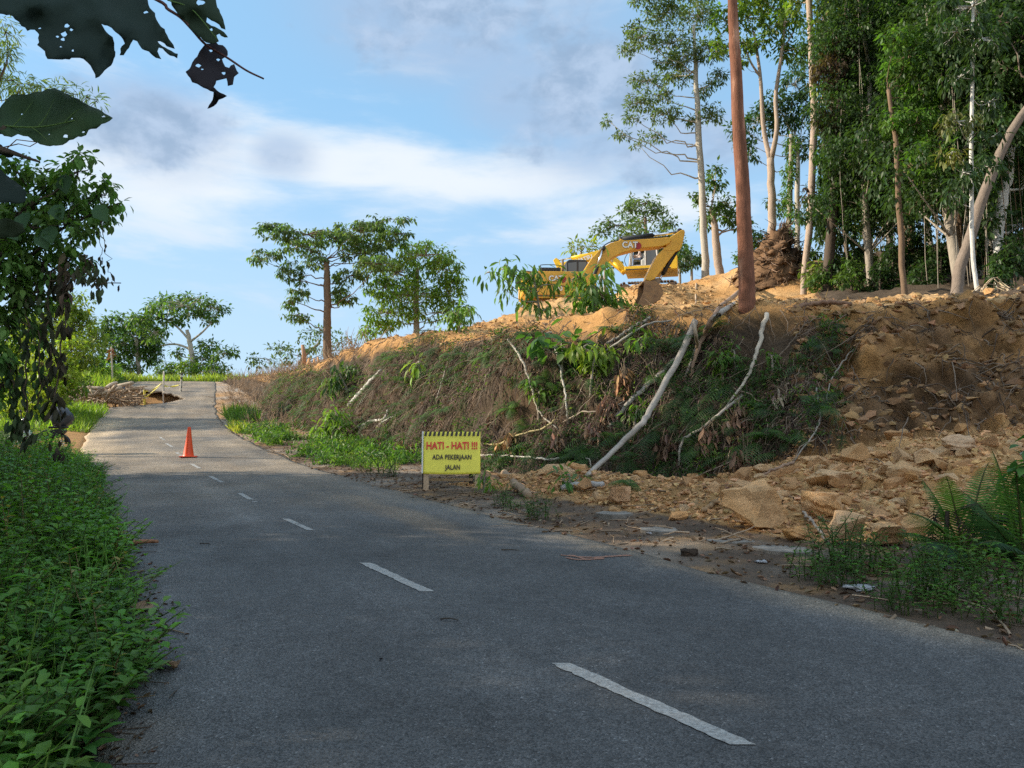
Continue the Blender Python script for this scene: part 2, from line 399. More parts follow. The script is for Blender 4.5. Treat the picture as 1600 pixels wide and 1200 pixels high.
def H(x, y):
    x = np.asarray(x, float); y = np.asarray(y, float)
    u = x - cx(y); z0 = zr(y); ut = u_toe(y); ur = u_rim(y)
    sh = z0 + .02 * np.clip(u - 3.2, 0, 20)
    zp = np.maximum(z_rim(y) + g_pl(y) * np.clip(u - ur, 0, 45), z0 - 1)
    zp = zp - .06 * np.clip(u - ur - 30, 0, 200)
    f = np.clip((u - ut) / np.maximum(ur - ut, .5), 0, 1)
    f = 1 - (1 - f) ** 1.25
    z = np.where(u > ut, sh + (zp - sh) * f, sh)
    # fan of scree fallen out of the scar, low ridge of debris along the toe
    rid = .42 * np.exp(-((u - u_rid(y)) / .85) ** 2) * sst(y, 9, 11) * (1 - sst(y, 14.6, 16.6)); z = z + np.where(u > 3.4, rid, 0)
    z = np.maximum(z, np.where(u > 3.2, SCREE(x, y), -99))
    # hump the machine digs from, the heap of roots by the forest
    z = z + 1.3 * np.exp(-(((x - 7.3) / 2.6) ** 2 + ((y - 42.5) / 2.2) ** 2)) + 1.0 * np.exp(-(((x - 1.8) / 3.2) ** 2 + ((y - 33.6) / 2.2) ** 2))
    z = z + 1.2 * np.exp(-(((x - 15.2) / 1.7) ** 2 + ((y - 44) / 2.0) ** 2)) + .5 * np.exp(-(((x - 12) / 4) ** 2 + ((y - 47) / 3) ** 2))
    z = z + .35 * np.exp(-(((x - 13) / 5) ** 2 + ((y - 20) / 1.6) ** 2))
    # stand for the machine
    w = np.exp(-(((x - 2.6) / 2.6) ** 4 + ((y - 38) / 2.2) ** 4)); z = z * (1 - w) + 7.35 * w
    w = np.exp(-(((x - 9.3) / 2.4) ** 4 + ((y - 50.3) / 2.4) ** 4)); z = z * (1 - w) + 10.95 * w
    # far side of the hill falls away
    z = np.where(u > 4, z - .010 * np.clip(y - 58, 0, 500) ** 1.5, z)
    # west of the road
    l = np.clip(-u - 3.0, 0, 400)
    zl = z0 + .10 * sst(l, 0, 1.0) - .05 * np.clip(l - 4, 0, 10) - .16 * np.clip(l - 10, 0, 60)
    zl = zl + .9 * sst(y, 50, 60) * (1 - sst(y, 62, 75)) * sst(l, 1, 6)
    z = np.where(u < -3.0, zl, z)
    hole = np.exp(-(((u + 2.6) / 3.4) ** 4 + ((y - 50.0) / 3.6) ** 4)) * 1.7
    z = z - hole * (u < 1.6)
    # beyond the world of the picture: everything sinks to a low plain
    far = sst(np.hypot(x, y), 110, 260); z = z * (1 - far) + (-14) * far
    return z

def axis(*segs):
    out = []
    for a, b, st in segs: out.append(np.arange(a, b, st))
    return np.concatenate(out + [[segs[-1][1]]])
ys = axis((-700, -100, 100), (-100, -20, 8), (-20, 2, 1), (2, 7, .13), (7, 24, .075), (24, 40, .13), (40, 56, .2), (56, 80, .6), (80, 160, 8), (160, 1100, 90))
us = axis((-1100, -100, 100), (-100, -20, 4), (-20, -6, .5), (-6, -2.9, .16), (-2.9, 3, 1.2), (3, 7, .1), (7, 20.5, .075), (20.5, 34, .25), (34, 70, 2), (70, 100, 6), (100, 1100, 90))
YY, UU = np.meshgrid(ys, us, indexing='ij')
XX = UU + np.where(np.abs(YY) < 110, cx(np.clip(YY, -110, 110)), cx(np.clip(YY, -110, 110)))
ZZ = H(XX, YY)
ny, nu = YY.shape
TV = np.stack([XX, YY, ZZ], -1)
du = np.gradient(TV, axis=1); dv = np.gradient(TV, axis=0); TN = unit(np.cross(du, dv)).reshape(-1, 3)
V = TV.reshape(-1, 3); x, y, z = V.T; u = UU.ravel(); ut = u_toe(y); ur = u_rim(y)
TERR_D = np.zeros(len(V)); colr = np.zeros((len(V), 3))
near = (y > -10) & (y < 75) & (u > -25) & (u < 60)
face = near & (u > ut - .4) & (u < ur + .8)
shoulder = near & (u > 2.9) & (u <= ut)
scree = near & (u > 3.3) & (SCREE(x, y) > H(x, y) - .06)
top = near & (u >= ur - .2)
scar = sst(x / np.maximum(y, 3), .36, .46)          # the bare broken part of the face
lump = np.zeros(len(V)); p = V
m = near & (u > 2.9); pm = p[m]
f1 = fbm(pm * .55, 4, 3); f2 = fbm(pm * 2.2, 4, 11); 
d1, d2, cid = worley(pm * np.array((1.7, 1.7, 2.2)) + fbm(pm * 1.2, 2, 5)[:, None] * .4, 21)
e1, e2, cid2 = worley(pm * 4.2, 31)
edge = np.clip((d2 - d1) * 2.5, 0, 1)
blk = (cid - .5) * .42 * edge + (cid2 - .5) * .11 * np.clip((e2 - e1) * 3, 0, 1)
fm = np.zeros(len(pm))
inface = face[m].astype(float); intop = top[m].astype(float); insh = shoulder[m].astype(float); insc = scree[m].astype(float); scm = scar[m]
fm = inface * (f1 * .45 + f2 * .13 + blk * (.25 + 1.7 * scm)) + intop * (1 - inface) * (f1 * .35 + f2 * .16 + (cid2 - .5) * .16 * np.clip((e2 - e1) * 3, 0, 1))
fm = np.where((insh > 0) & (insc < 1), f2 * .03 * sst(u[m], 3.0, 4), fm)
fm = np.where(insc > 0, f1 * .16 + f2 * .08 + (cid2 - .5) * .2, fm)
TERR_D[m] = fm
ml = near & (u < -3.0); TERR_D[ml] = fbm(p[ml] * .8, 3, 8) * .08 * sst(-u[ml], 3.0, 4)
V = V + TN * TERR_D[:, None]
# colours of the ground: what it is made of, zone by zone
OCHRE = np.array((.41, .225, .085)); PALE = np.array((.50, .33, .165)); BROWN = np.array((.175, .105, .055)); HUMUS = np.array((.062, .046, .032)); GRASSY = np.array((.075, .11, .03)); LITTER = np.array((.12, .085, .06)); GREY = np.array((.27, .23, .19))
nz = fbm(V * np.array((.7, .7, .9)), 4, 41)[:, None]; nz2 = fbm(V * 2.6, 3, 51)[:, None]
colr[:] = GRASSY * (1 + .3 * nz)
veg = HUMUS * (1 + .35 * nz2) + (BROWN - HUMUS) * np.clip(.25 + nz * 1.3, 0, 1) * .4
scr = BROWN * 1.0 + (OCHRE - BROWN) * np.clip(.24 + nz * 1.2 + nz2 * .6, 0, 1)
scr = scr * (1 - .0) 
cblk = np.zeros((len(V), 1)); cblk[m, 0] = cid2 - .5; cbig = np.zeros((len(V), 1)); cbig[m, 0] = cid - .5; crk = np.ones((len(V), 1)); crk[m, 0] = .6 + .4 * np.clip((d2 - d1) * 5, 0, 1)
scr = scr * (1 + .45 * cblk) * (1 + .6 * cbig) * crk
fc = veg * (1 - scar[:, None]) + scr * scar[:, None]
rimw = sst((u - ut) / np.maximum(ur - ut, 1) + nz[:, 0] * .18, .74, .9)[:, None]
fc = fc * (1 - rimw) + (OCHRE * (1 + .25 * nz2) * (1 - .2 * scar[:, None])) * rimw
tp = OCHRE * (1.05 + .25 * nz2) + (PALE - OCHRE) * np.clip(.3 + nz * 1.2, 0, 1) + (BROWN - OCHRE) * np.clip(-.15 - nz2 * 1.4, 0, 1)
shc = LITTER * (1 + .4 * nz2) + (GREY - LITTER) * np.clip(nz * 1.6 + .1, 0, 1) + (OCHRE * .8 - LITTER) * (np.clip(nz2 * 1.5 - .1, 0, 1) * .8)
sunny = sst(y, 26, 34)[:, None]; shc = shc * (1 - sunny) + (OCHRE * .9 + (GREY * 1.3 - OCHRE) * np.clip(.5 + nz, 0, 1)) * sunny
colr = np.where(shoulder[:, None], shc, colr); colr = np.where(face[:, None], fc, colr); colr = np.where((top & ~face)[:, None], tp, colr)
colr = np.where(scree[:, None], (OCHRE * 1.05 + (PALE - OCHRE) * np.clip(.4 + nz2, 0, 1)) * (1 + .4 * cblk), colr)
ridc = near & (np.abs(u - u_rid(y) + .25 * nz[:, 0]) < 1.25) & (y > 9.2) & (y < 16.6)
colr = np.where(ridc[:, None] & ~scree[:, None], (OCHRE * .85 + (PALE - OCHRE) * np.clip(.2 + nz2, 0, 1)) * (1 + .4 * cblk), colr)
forestfloor = (near & (u > ur + 1.5) & (x > 11.0 + .02 * y) & (y > 19.5) & (x / np.maximum(y, 1) > .40))
colr = np.where(forestfloor[:, None], HUMUS * 1.3 * (1 + .3 * nz2), colr)
lv = near & (u < -2.9); d_ = (-u - 3)[:, None]
dirt = LITTER * .8 * (1 + .4 * nz2)
gw = np.clip((d_ - .1) * 1.0 + nz, 0, 1); colr = np.where(lv[:, None], dirt * (1 - gw) + GRASSY * .8 * gw, colr)
br = sst(y, 22, 26) * (1 - sst(y, 34, 37)) * (u < -2.5) * (u > -5.5); colr = colr * (1 - br[:, None]) + (OCHRE * .85 * (1 + .2 * nz2)) * br[:, None]
hl = (np.abs(u + 1.8) < 4.2) & (y > 44.6) & (y < 55.5); colr = np.where(hl[:, None], BROWN * 1.1 + (OCHRE - BROWN) * np.clip(.3 + nz2 * 1.2, 0, 1), colr)
V[(np.abs(u) < 3.0) & near, 2] -= .12
i, j = np.meshgrid(np.arange(ny - 1), np.arange(nu - 1), indexing='ij')
TQ = np.stack([i * nu + j, i * nu + j + 1, (i + 1) * nu + j + 1, (i + 1) * nu + j], -1).reshape(-1, 4)
tb = MB(); tb.add(V, TQ, col=np.clip(colr, .01, .7))
ground = tb.build('ground', M_SOIL, smooth=True); tag(ground, kind='structure')
sel = near[TQ].all(1); BVH = BVHTree.FromPolygons(V.tolist(), TQ[sel].tolist())
def hit(px, py, dmax=120):
    d = ray(px, py); loc, n, i, t = BVH.ray_cast(Vector(CAM), Vector(d), dmax)
    if loc is None: return None, None
    n = np.array(n); n = n if np.dot(n, d) < 0 else -n
    return np.array(loc), n
def gz(x, y):
    loc, n, i, t = BVH.ray_cast(Vector((x, y, 60)), Vector((0, 0, -1)), 120)
    return float(loc[2]) if loc else float(H(x, y))
def gpt(x, y): return np.array((x, y, gz(x, y)))
def onground(px, py, default_y=20.0):
    h, n = hit(px, py)
    return (P(px, py, default_y), np.array((0, 0, 1.))) if h is None else (h, n)

# ------------------------------------------------------------------ road
def mat_asphalt():
    m, nt, N, K = new_mat('asphalt')
    out = N.new('ShaderNodeOutputMaterial'); b = N.new('ShaderNodeBsdfPrincipled'); K.new(b.outputs[0], out.inputs[0])
    b.inputs['Specular IOR Level'].default_value = .35
    tc = N.new('ShaderNodeTexCoord'); at = N.new('ShaderNodeAttribute'); at.attribute_name = 'Col'
    def nz(s, d, r=.6, vec=None):
        n = N.new('ShaderNodeTexNoise'); n.inputs['Scale'].default_value = s; n.inputs['Detail'].default_value = d; n.inputs['Roughness'].default_value = r
        K.new(vec or tc.outputs['Object'], n.inputs['Vector']); return n.outputs[0]
    def mr(v, a, b_, c, d):
        n = N.new('ShaderNodeMapRange'); K.new(v, n.inputs[0])
        for k, q in enumerate((a, b_, c, d)): n.inputs[k + 1].default_value = q
        return n.outputs[0]
    def mul(a, b_):
        n = N.new('ShaderNodeMath'); n.operation = 'MULTIPLY'; K.new(a, n.inputs[0]); K.new(b_, n.inputs[1]); return n.outputs[0]
    vo = N.new('ShaderNodeTexVoronoi'); vo.inputs['Scale'].default_value = 95; K.new(tc.outputs['Object'], vo.inputs['Vector'])
    vs = N.new('ShaderNodeSeparateColor'); K.new(vo.outputs['Color'], vs.inputs[0])
    stones = mr(vs.outputs[0], .0, 1, .55, 1.5)
    bright = mr(vs.outputs[1], .95, 1.0, 1.0, 2.1)
    f = mul(mul(mul(stones, bright), mr(nz(.55, 5), .3, .7, .72, 1.28)), mr(nz(9, 6), .3, .7, .82, 1.18))
    vm = N.new('ShaderNodeVectorMath'); vm.operation = 'SCALE'; K.new(at.outputs['Color'], vm.inputs[0]); K.new(f, vm.inputs[3])
    # hairline cracks
    ck = N.new('ShaderNodeTexVoronoi'); ck.feature = 'DISTANCE_TO_EDGE'; ck.inputs['Scale'].default_value = .55
    wn = N.new('ShaderNodeVectorMath'); wn.operation = 'ADD'; K.new(tc.outputs['Object'], wn.inputs[0])
    wv = N.new('ShaderNodeTexNoise'); wv.inputs['Scale'].default_value = 2.2; wv.inputs['Detail'].default_value = 5; K.new(tc.outputs['Object'], wv.inputs['Vector'])
    K.new(wv.outputs['Color'], wn.inputs[1]); K.new(wn.outputs[0], ck.inputs['Vector'])
    cr = mr(ck.outputs['Distance'], 0, .006, .72, 1)
    vm2 = N.new('ShaderNodeVectorMath'); vm2.operation = 'SCALE'; K.new(vm.outputs[0], vm2.inputs[0]); K.new(cr, vm2.inputs[3])
    K.new(vm2.outputs[0], b.inputs['Base Color'])
    K.new(mr(nz(1.2, 3), .3, .7, .62, .85), b.inputs['Roughness'])
    bp = N.new('ShaderNodeBump'); bp.inputs['Strength'].default_value = .75; bp.inputs['Distance'].default_value = .012
    K.new(vo.outputs['Distance'], bp.inputs['Height']); K.new(bp.outputs[0], b.inputs['Normal'])
    return m
M_ASPH = mat_asphalt()
def road_z(u, y): return zr(y) + .012 * (1 - (u / 3.2) ** 2) * 3 + .012
def build_road():
    yy = axis((-60, 0, 1), (0, 30, .12), (30, 66, .15), (66, 100, 1)); uu = np.linspace(-3.05, 3.25, 44)
    Y, U = np.meshgrid(yy, uu, indexing='ij')
    wob = fbm(np.stack([Y.ravel() * .8, np.zeros(Y.size), np.zeros(Y.size)], 1), 4, 77).reshape(Y.shape) * .16
    wob2 = fbm(np.stack([Y.ravel() * .8, np.full(Y.size, 9.), np.zeros(Y.size)], 1), 4, 78).reshape(Y.shape) * .16
    U = U + wob * np.clip((U - 2.4) / .8, 0, 1) + wob2 * np.clip((-U - 2.2) / .8, 0, 1)
    X = U + cx(Y); Z = road_z(U, Y)
    V = np.stack([X, Y, Z], -1).reshape(-1, 3); n, k = Y.shape
    i, j = np.meshgrid(np.arange(n - 1), np.arange(k - 1), indexing='ij')
    q = np.stack([i * k + j, i * k + j + 1, (i + 1) * k + j + 1, (i + 1) * k + j], -1).reshape(-1, 4)
    hn = fbm(V * 1.6, 4, 66)
    cu = U.ravel(); cy = Y.ravel()
    ins = in_poly(cu + hn * .5, cy + hn * .7, HOLE)
    q = q[~ins[q].any(1)]
    nz = fbm(V * .5, 4, 61); nz2 = fbm(V * 2.5, 3, 63)
    c = np.tile(np.array((.074, .075, .076)), (len(V), 1))
    dust_sun = np.clip(sst(-cu + nz * 1.6, .2, 3.0) * sst(cy, 19, 26) * (1 - sst(cy, 36, 46)) * .9, 0, 1)
    dust_sun = np.maximum(dust_sun, .5 * sst(cy, 6, 26) * np.clip(.75 + nz, 0, 1))  # far asphalt lightened: partly dust, partly sunlight put into the colour
    dust_sun = np.maximum(dust_sun, np.clip(sst(np.abs(cu) + nz2 * .45, 2.6, 3.3), 0, 1) * .3)
    c = c + (np.array((.44, .33, .21)) - c) * dust_sun[:, None]
    wheel = np.exp(-((np.abs(cu - 1.5) - .8) / .32) ** 2) + np.exp(-((np.abs(cu + 1.45) - .8) / .32) ** 2)
    streak = fbm(np.stack([cu * 2.2, cy * .12, cu * 0], 1), 4, 67); c = c * (1 + .16 * (wheel * (.7 + streak))[:, None] + .22 * streak[:, None])
    mud = np.clip(fbm(np.stack([cu * 1.1, cy * .3, cu * 0], 1), 5, 69) * 2.2 - .45, 0, .5) * sst(cu, -.5, 2.5); c = c + (np.array((.25, .18, .115)) - c) * mud[:, None]
    damp = (np.abs(cu - 1.2 - .3 * nz2) < .9) & (np.abs(cy - 9.6 - nz) < 1.3); c[damp] *= .86
    c[cy > 42] = c[cy > 42] * .9
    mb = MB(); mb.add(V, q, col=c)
    # worn skirt down to the verge and down the broken lip of the hole
    o = mb.build('road', M_ASPH); tag(o, kind='structure')
    s = o.modifiers.new('thick', 'SOLIDIFY'); s.thickness = .10; s.offset = -1
build_road()
M_PAINT = mat_simple('road paint', (.44, .44, .42), .8, nscale=38, nvar=.3, bump=.4, bscale=60, dirt=(.17, .16, .15))
M_ORANGE = mat_simple('orange spray paint', (.40, .15, .07), .85, nscale=50, nvar=.2, dirt=(.13, .11, .10))
def road_hit(px, py):
    d = ray(px, py); lo, hi = 1.5, 90.
    for Y in np.arange(1.5, 70, .02):
        q = CAM + d * (Y / d[1]); uu = q[0] - cx(Y)
        if q[2] <= road_z(uu, Y): return float(uu), float(Y)
    return float(uu), float(Y)
def build_marks():
    mb = MB(); dash = [((875, 1037), (1160, 1166), .063), ((570, 880), (668, 925), .06), ((446, 811), (486, 829), .05), ((375, 771), (399, 785), .05),
                       ((328, 744), (347, 754), .055), ((299, 725), (312, 732), .055), ((276, 707), (284, 713), .055), ((260, 693), (270, 699), .055), ((250, 683), (257, 688), .05), ((263, 607), (272, 600), .05)]
    for di, (a, b, w) in enumerate(dash):
        ua, ya = road_hit(*a); ub, yb = road_hit(*b)
        n = max(6, int(abs(yb - ya) / .035) + 4); t = np.linspace(0, 1, n)
        uc = ua + (ub - ua) * t; yc = ya + (yb - ya) * t
        ragged = lambda s: fbm(np.stack([yc * 22, np.full(n, s), np.zeros(n)], 1), 3, 91) * w * .32
        L = uc - w + ragged(1.); Rr = uc + w + ragged(5.)
        vv = [];
        for k in range(n):
            for uu in (L[k], Rr[k]): vv.append((uu + cx(yc[k]), yc[k], road_z(uu, yc[k]) + .005))
        gap = fbm(np.stack([yc * 6, np.full(n, 2.), np.zeros(n)], 1), 3, 95) < (-.9 if di < 2 else -.3)
        q = [(2 * k, 2 * k + 1, 2 * k + 3, 2 * k + 2) for k in range(n - 1) if not gap[k]]
        mb.add(vv, q)
    o = mb.build('road_markings', M_PAINT); tag(o, kind='structure')
    mb = MB()
    for pts in ([(876, 868), (905, 871), (942, 873), (905, 875), (885, 872)], [(892, 868), (920, 876)], [(925, 872), (985, 868)]):
        pu = spline(np.array([road_hit(*q) for q in pts]), 24); vv = []; n = len(pu); w = .022
        jit = rng.normal(size=n) * .02
        for k in range(n):
            t = pu[min(k + 1, n - 1)] - pu[max(k - 1, 0)]; nn = np.array((-t[1], t[0])); nn /= np.linalg.norm(nn) + 1e-9
            for s in (-1, 1):
                a = pu[k] + nn * (s * (w + abs(jit[k]) * .4)); vv.append((a[0] + cx(a[1]), a[1], road_z(a[0], a[1]) + .006))
        mb.add(vv, [(2 * k, 2 * k + 1, 2 * k + 3, 2 * k + 2) for k in range(n - 1)])
    o = mb.build('road_marking', M_ORANGE); tag(o, kind='structure')
build_marks()
# ------------------------------------------------------------------ trees and plants
def part(mb, name, mat, root, smooth=True):
    """link a mesh given in world coordinates as a part of the thing `root`"""
    off = np.array(root.matrix_basis.translation)
    mb.v = [v - off for v in mb.v]
    return mb.build(name, mat, root, smooth)
def solo(mb, name, mat, origin, label, cat, group=None, smooth=True):
    origin = np.asarray(origin, float); mb.v = [v - origin for v in mb.v]
    o = mb.build(name, mat, None, smooth, loc=tuple(origin)); return tag(o, label, cat, group)

BARK_GREY = (.30, .26, .21); BARK_PALE = (.40, .36, .30); BARK_BROWN = (.17, .115, .075); BARK_DARK = (.085, .065, .05); BARK_PINK = (.36, .28, .22); BARK_WHITE = (.52, .51, .48)
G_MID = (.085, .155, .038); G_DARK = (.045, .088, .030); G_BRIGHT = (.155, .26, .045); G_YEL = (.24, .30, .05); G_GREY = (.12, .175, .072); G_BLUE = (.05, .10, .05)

def clump(mb, c, rad, n, size, col, droop=.5, tm=T_DIA, wr=.45, sub=12, spread=.34, var=.28, flat=0.0, rg=rng, twig=None, surf=.5):
    """leaves gathered in sprays through an ellipsoid"""
    k = max(1, int(n / sub)); off = in_ball(k, rg)
    if surf: off = off * (1 - surf + surf / np.maximum(np.linalg.norm(off, axis=1, keepdims=True), .35))
    off = np.clip(off, -1.1, 1.1)
    ctr = np.asarray(c) + off * np.asarray(rad)
    r = np.mean(rad) * spread
    r = max(r, size * 1.1)
    pos = np.repeat(ctr, sub, 0); d = rdir(len(pos), rg); d[:, 2] = d[:, 2] * (1 - flat)
    start = pos + d * (r * (.15 + .75 * rg.random((len(pos), 1))))
    dd = d + np.array((0, 0, -1)) * droop * (.4 + 1.2 * rg.random((len(pos), 1)))
    L = size * (.6 + .8 * rg.random(len(pos)))
    cc = np.repeat(tint(col, k, var * .8, .10, rg), sub, 0) * (1 + .22 * (rg.random((len(pos), 1)) * 2 - 1))
    leaves(mb, start, dd, np.array((0, 0, 1.)) + .5 * rdir(len(pos), rg), L, L * wr, tm, np.clip(cc, .003, 1))
    if twig is not None:
        for q in ctr[::2]:
            a = np.asarray(c); tube(twig, np.array([a, (a + q) / 2 + rg.normal(size=3) * .08 * np.mean(rad), q]), [size * .09, size * .06, size * .03], 4, twig.tc, cap=False)
    return ctr

def tree(name, label, cat, trunk, d, w, pads, leaf=.25, dens=1.0, col=G_MID, bark=BARK_GREY, droop=.5, tm=T_DIA, wr=.45, group=None, mat=None, sub=12,
         forks=(), spread=.34, flat=0., limbs=True, dzs=1.0, var=.28, limbw=.38, deep=1.0, sink=.6, rough=.06, surf=.5, dens_ref=26):
    """trunk: picture points from the foot up, at distance d; pads: (px, py, half width, half height[, nearer/farther, colour])"""
    rg = np.random.default_rng(int(trunk[0][0] * 7919 + trunk[0][1] * 104729 + d * 1299) % 2 ** 31)
    s = d / 1200.0
    tp = [P(x, y, d) for x, y in trunk]
    g = gz(tp[0][0], tp[0][1])
    base = np.array((tp[0][0], tp[0][1], min(g, tp[0][2]) ))
    if tp[0][2] - g > .3: tp = [base] + tp; w = [w[0] * 1.1] + list(w)
    tp[0] = tp[0] - np.array((0, 0, sink)); tp = np.array(tp)
    root = empty(name, base, label, cat, group)
    tb = MB(); tb.tc = bark; w = np.array(w) * s / 2
    n = max(10, 5 * len(tp)); sp = spline(tp, n); ww = np.interp(np.linspace(0, 1, n), np.linspace(0, 1, len(w)), w)
    ww[0] *= 1.2
    wb = rg.normal(size=(n, 3)); wb = (wb + np.roll(wb, 1, 0) + np.roll(wb, -1, 0)) / 3; sp[1:-1] += (wb * ww[:, None] * .22)[1:-1]
    tube(tb, sp, ww, 10, bark, rough=rough, rg=rg)
    starts = [(sp, ww)]
    for fpts, fw in forks:
        q = np.array([P(x, y, d + dz) for x, y, dz in fpts]); m = 14; fs = spline(q, m); fr = np.interp(np.linspace(0, 1, m), [0, 1], np.array(fw) * s / 2)
        tube(tb, fs, fr, 8, bark, rough=rough, rg=rg); starts.append((fs, fr))
    cm = MB()
    for pd in pads:
        px, py, rx, ry = pd[:4]; dz = pd[4] if len(pd) > 4 else rg.normal() * rx * s * .7 * dzs; pc = pd[5] if len(pd) > 5 else col
        c = P(px, py, d + dz); rad = np.array((rx * s, max(rx * .8 * deep, ry) * s, ry * s))
        nl = int(dens * dens_ref * (rx * ry * s * s) / (leaf * leaf * wr)) + sub
        clump(cm, c, rad, nl, leaf, pc, droop, tm, wr, sub, spread, var, flat, rg, tb, surf)
        if limbs:
            best = None
            for fs, fr in starts:
                hz = np.hypot(fs[:, 0] - c[0], fs[:, 1] - c[1]); want = c[2] - .45 * hz
                k = int(np.argmin(np.abs(fs[:, 2] - want) + .25 * hz))
                cost = abs(fs[k, 2] - want[k]) + .6 * hz[k]
                if best is None or cost < best[0]: best = (cost, fs[k], fr[k])
            a, r0 = best[1], best[2]
            mid = (a + c) / 2 + np.array((0, 0, -.08)) * np.linalg.norm(c - a) + rg.normal(size=3) * .05 * np.linalg.norm(c - a)
            q = spline([a, a * .65 + mid * .35 + np.array((0, 0, .02)), mid, c], 9); r1 = min(r0 * limbw * 1.3, max(.015, limbw * r0))
            q[1:-1] += rg.normal(size=(7, 3)) * .02 * np.linalg.norm(c - a)
            tube(tb, q, np.linspace(r1, max(.25 * r1, .008), 9), 6, bark, rg=rg)
    part(tb, 'trunk', M_BARK, root); part(cm, 'crown', mat or M_LEAF, root)
    return root

# --- the layered trees on the crest
tree('layered_tree', 'tall flat topped tree with dark straight trunk on the bank crest beyond the road bend', 'tree', [(512, 572), (512, 500), (511, 440), (510, 405)], 50, [14, 12, 11, 7],
     [(440, 362, 38, 12), (418, 398, 22, 9), (470, 385, 40, 14), (455, 425, 22, 18), (466, 455, 14, 16), (462, 492, 22, 9), (456, 470, 12, 14), (520, 372, 44, 11), (560, 360, 40, 13), (598, 348, 44, 7), (568, 395, 40, 16), (600, 376, 36, 11),
      (550, 430, 32, 13), (532, 455, 16, 16), (636, 341, 14, 4), (430, 352, 24, 6), (490, 405, 22, 12), (545, 470, 20, 8), (580, 352, 30, 6), (480, 366, 60, 8), (560, 378, 60, 9), (405, 405, 14, 6), (620, 366, 30, 7), (590, 412, 34, 12)], leaf=.3, dens=.78, col=(.11, .18, .065), bark=BARK_BROWN, droop=.9, wr=.42, spread=.26, flat=.45, limbw=.25, surf=.3)
tree('spreading_tree', 'bushy bright green tree beside the tall flat topped tree above the bank', 'tree', [(652, 520), (650, 470), (652, 420)], 53, [10, 9, 7],
     [(620, 425, 42, 22), (665, 398, 44, 16), (692, 420, 30, 22), (640, 460, 55, 22), (608, 488, 42, 18), (702, 455, 24, 24), (683, 488, 40, 11), (590, 508, 26, 12), (720, 482, 14, 11), (650, 385, 30, 8), (712, 440, 18, 14), (600, 450, 30, 16), (575, 520, 14, 10)], leaf=.3, dens=.78, limbw=.25, col=G_BRIGHT, bark=BARK_GREY, droop=.85, wr=.42, spread=.3)
tree('umbrella_tree', 'low umbrella tree with thin flat branches behind the tall dark trunk', 'tree', [(478, 590), (470, 565), (500, 535)], 78, [7, 6, 4],
     [(420, 562, 32, 5), (455, 568, 20, 5), (478, 548, 40, 6), (500, 522, 44, 5), (525, 545, 26, 6), (440, 545, 30, 5), (505, 570, 26, 7), (400, 570, 12, 4), (540, 530, 20, 5), (530, 565, 15, 6)], leaf=.4, dens=.55, col=(.11, .16, .075), bark=BARK_GREY, droop=.3)
tree('crest_tree', 'flat crowned tree with pale forked trunk standing at the road crest', 'tree', [(304, 582), (301, 560), (297, 535), (292, 515)], 72, [9, 8, 7, 5],
     [(290, 478, 55, 10), (250, 480, 26, 11), (335, 482, 24, 9), (300, 468, 36, 8), (262, 500, 30, 11), (318, 494, 28, 8), (240, 520, 26, 12), (222, 500, 16, 8), (325, 540, 20, 12), (320, 562, 22, 11), (352, 552, 16, 8), (276, 548, 14, 7), (258, 470, 18, 7), (362, 548, 8, 6), (338, 570, 18, 8)],
     leaf=.42, dens=.8, col=G_MID, bark=BARK_PALE, droop=.6, forks=[([(297, 545, 0), (275, 538, .5), (250, 540, 1)], (4, 2)), ([(296, 535, 0), (315, 520, -.5), (330, 505, 0)], (4, 2)), ([(295, 530, 0), (278, 512, .8), (262, 502, 1)], (4, 2))])
tree('leafy_tree', 'dense dark green tree left of the pale forked trunk on the crest', 'tree', [(216, 592), (215, 560), (213, 530)], 76, [7, 6, 5],
     [(186, 502, 26, 12), (218, 502, 24, 14), (200, 525, 36, 18), (232, 528, 26, 20), (182, 540, 26, 18), (215, 555, 30, 16), (238, 555, 16, 12), (170, 565, 20, 14), (196, 575, 26, 12), (160, 520, 18, 16)], leaf=.42, dens=.95, col=G_MID, droop=.55)
tree('roadside_tree', 'yellow green sunlit shrub tree behind the hanging vines', 'tree', [(62, 680), (70, 620), (85, 560)], 40, [9, 8, 5],
     [(112, 478, 32, 22), (92, 505, 40, 28), (128, 510, 22, 30), (60, 540, 40, 40), (120, 552, 32, 26), (30, 590, 36, 40), (88, 595, 45, 30), (60, 632, 50, 24), (20, 520, 30, 40), (148, 530, 14, 20), (10, 640, 30, 30)], leaf=.24, dens=.9, col=(.21, .28, .05), bark=BARK_BROWN, droop=.6)
tree('roadside_bush', 'bright yellow green sunlit bush between the motorcycle and the timber heap', 'shrub', [(40, 665), (40, 630)], 36, [5, 4], [(30, 600, 40, 26), (70, 575, 36, 26), (100, 590, 24, 18), (60, 625, 40, 22), (10, 560, 30, 30), (110, 545, 22, 18), (20, 640, 30, 20)], leaf=.22, dens=.85, col=(.3, .38, .06), bark=BARK_BROWN, droop=.5)
tree('feathery_tree', 'pale feathery bamboo like tree behind the big hanging leaf', 'tree', [(-60, 640), (-50, 400), (-20, 180), (10, 100)], 24, [9, 8, 6, 3],
     [(8, 50, 16, 22), (12, 85, 14, 14), (20, 125, 24, 9), (60, 135, 38, 7), (100, 143, 30, 7), (30, 145, 28, 7), (135, 152, 20, 5), (-30, 100, 40, 50), (150, 158, 12, 3)], leaf=.24, dens=.42, col=(.2, .27, .09), bark=BARK_BROWN, droop=.35, tm=T_LANCE, wr=.16, sub=16)
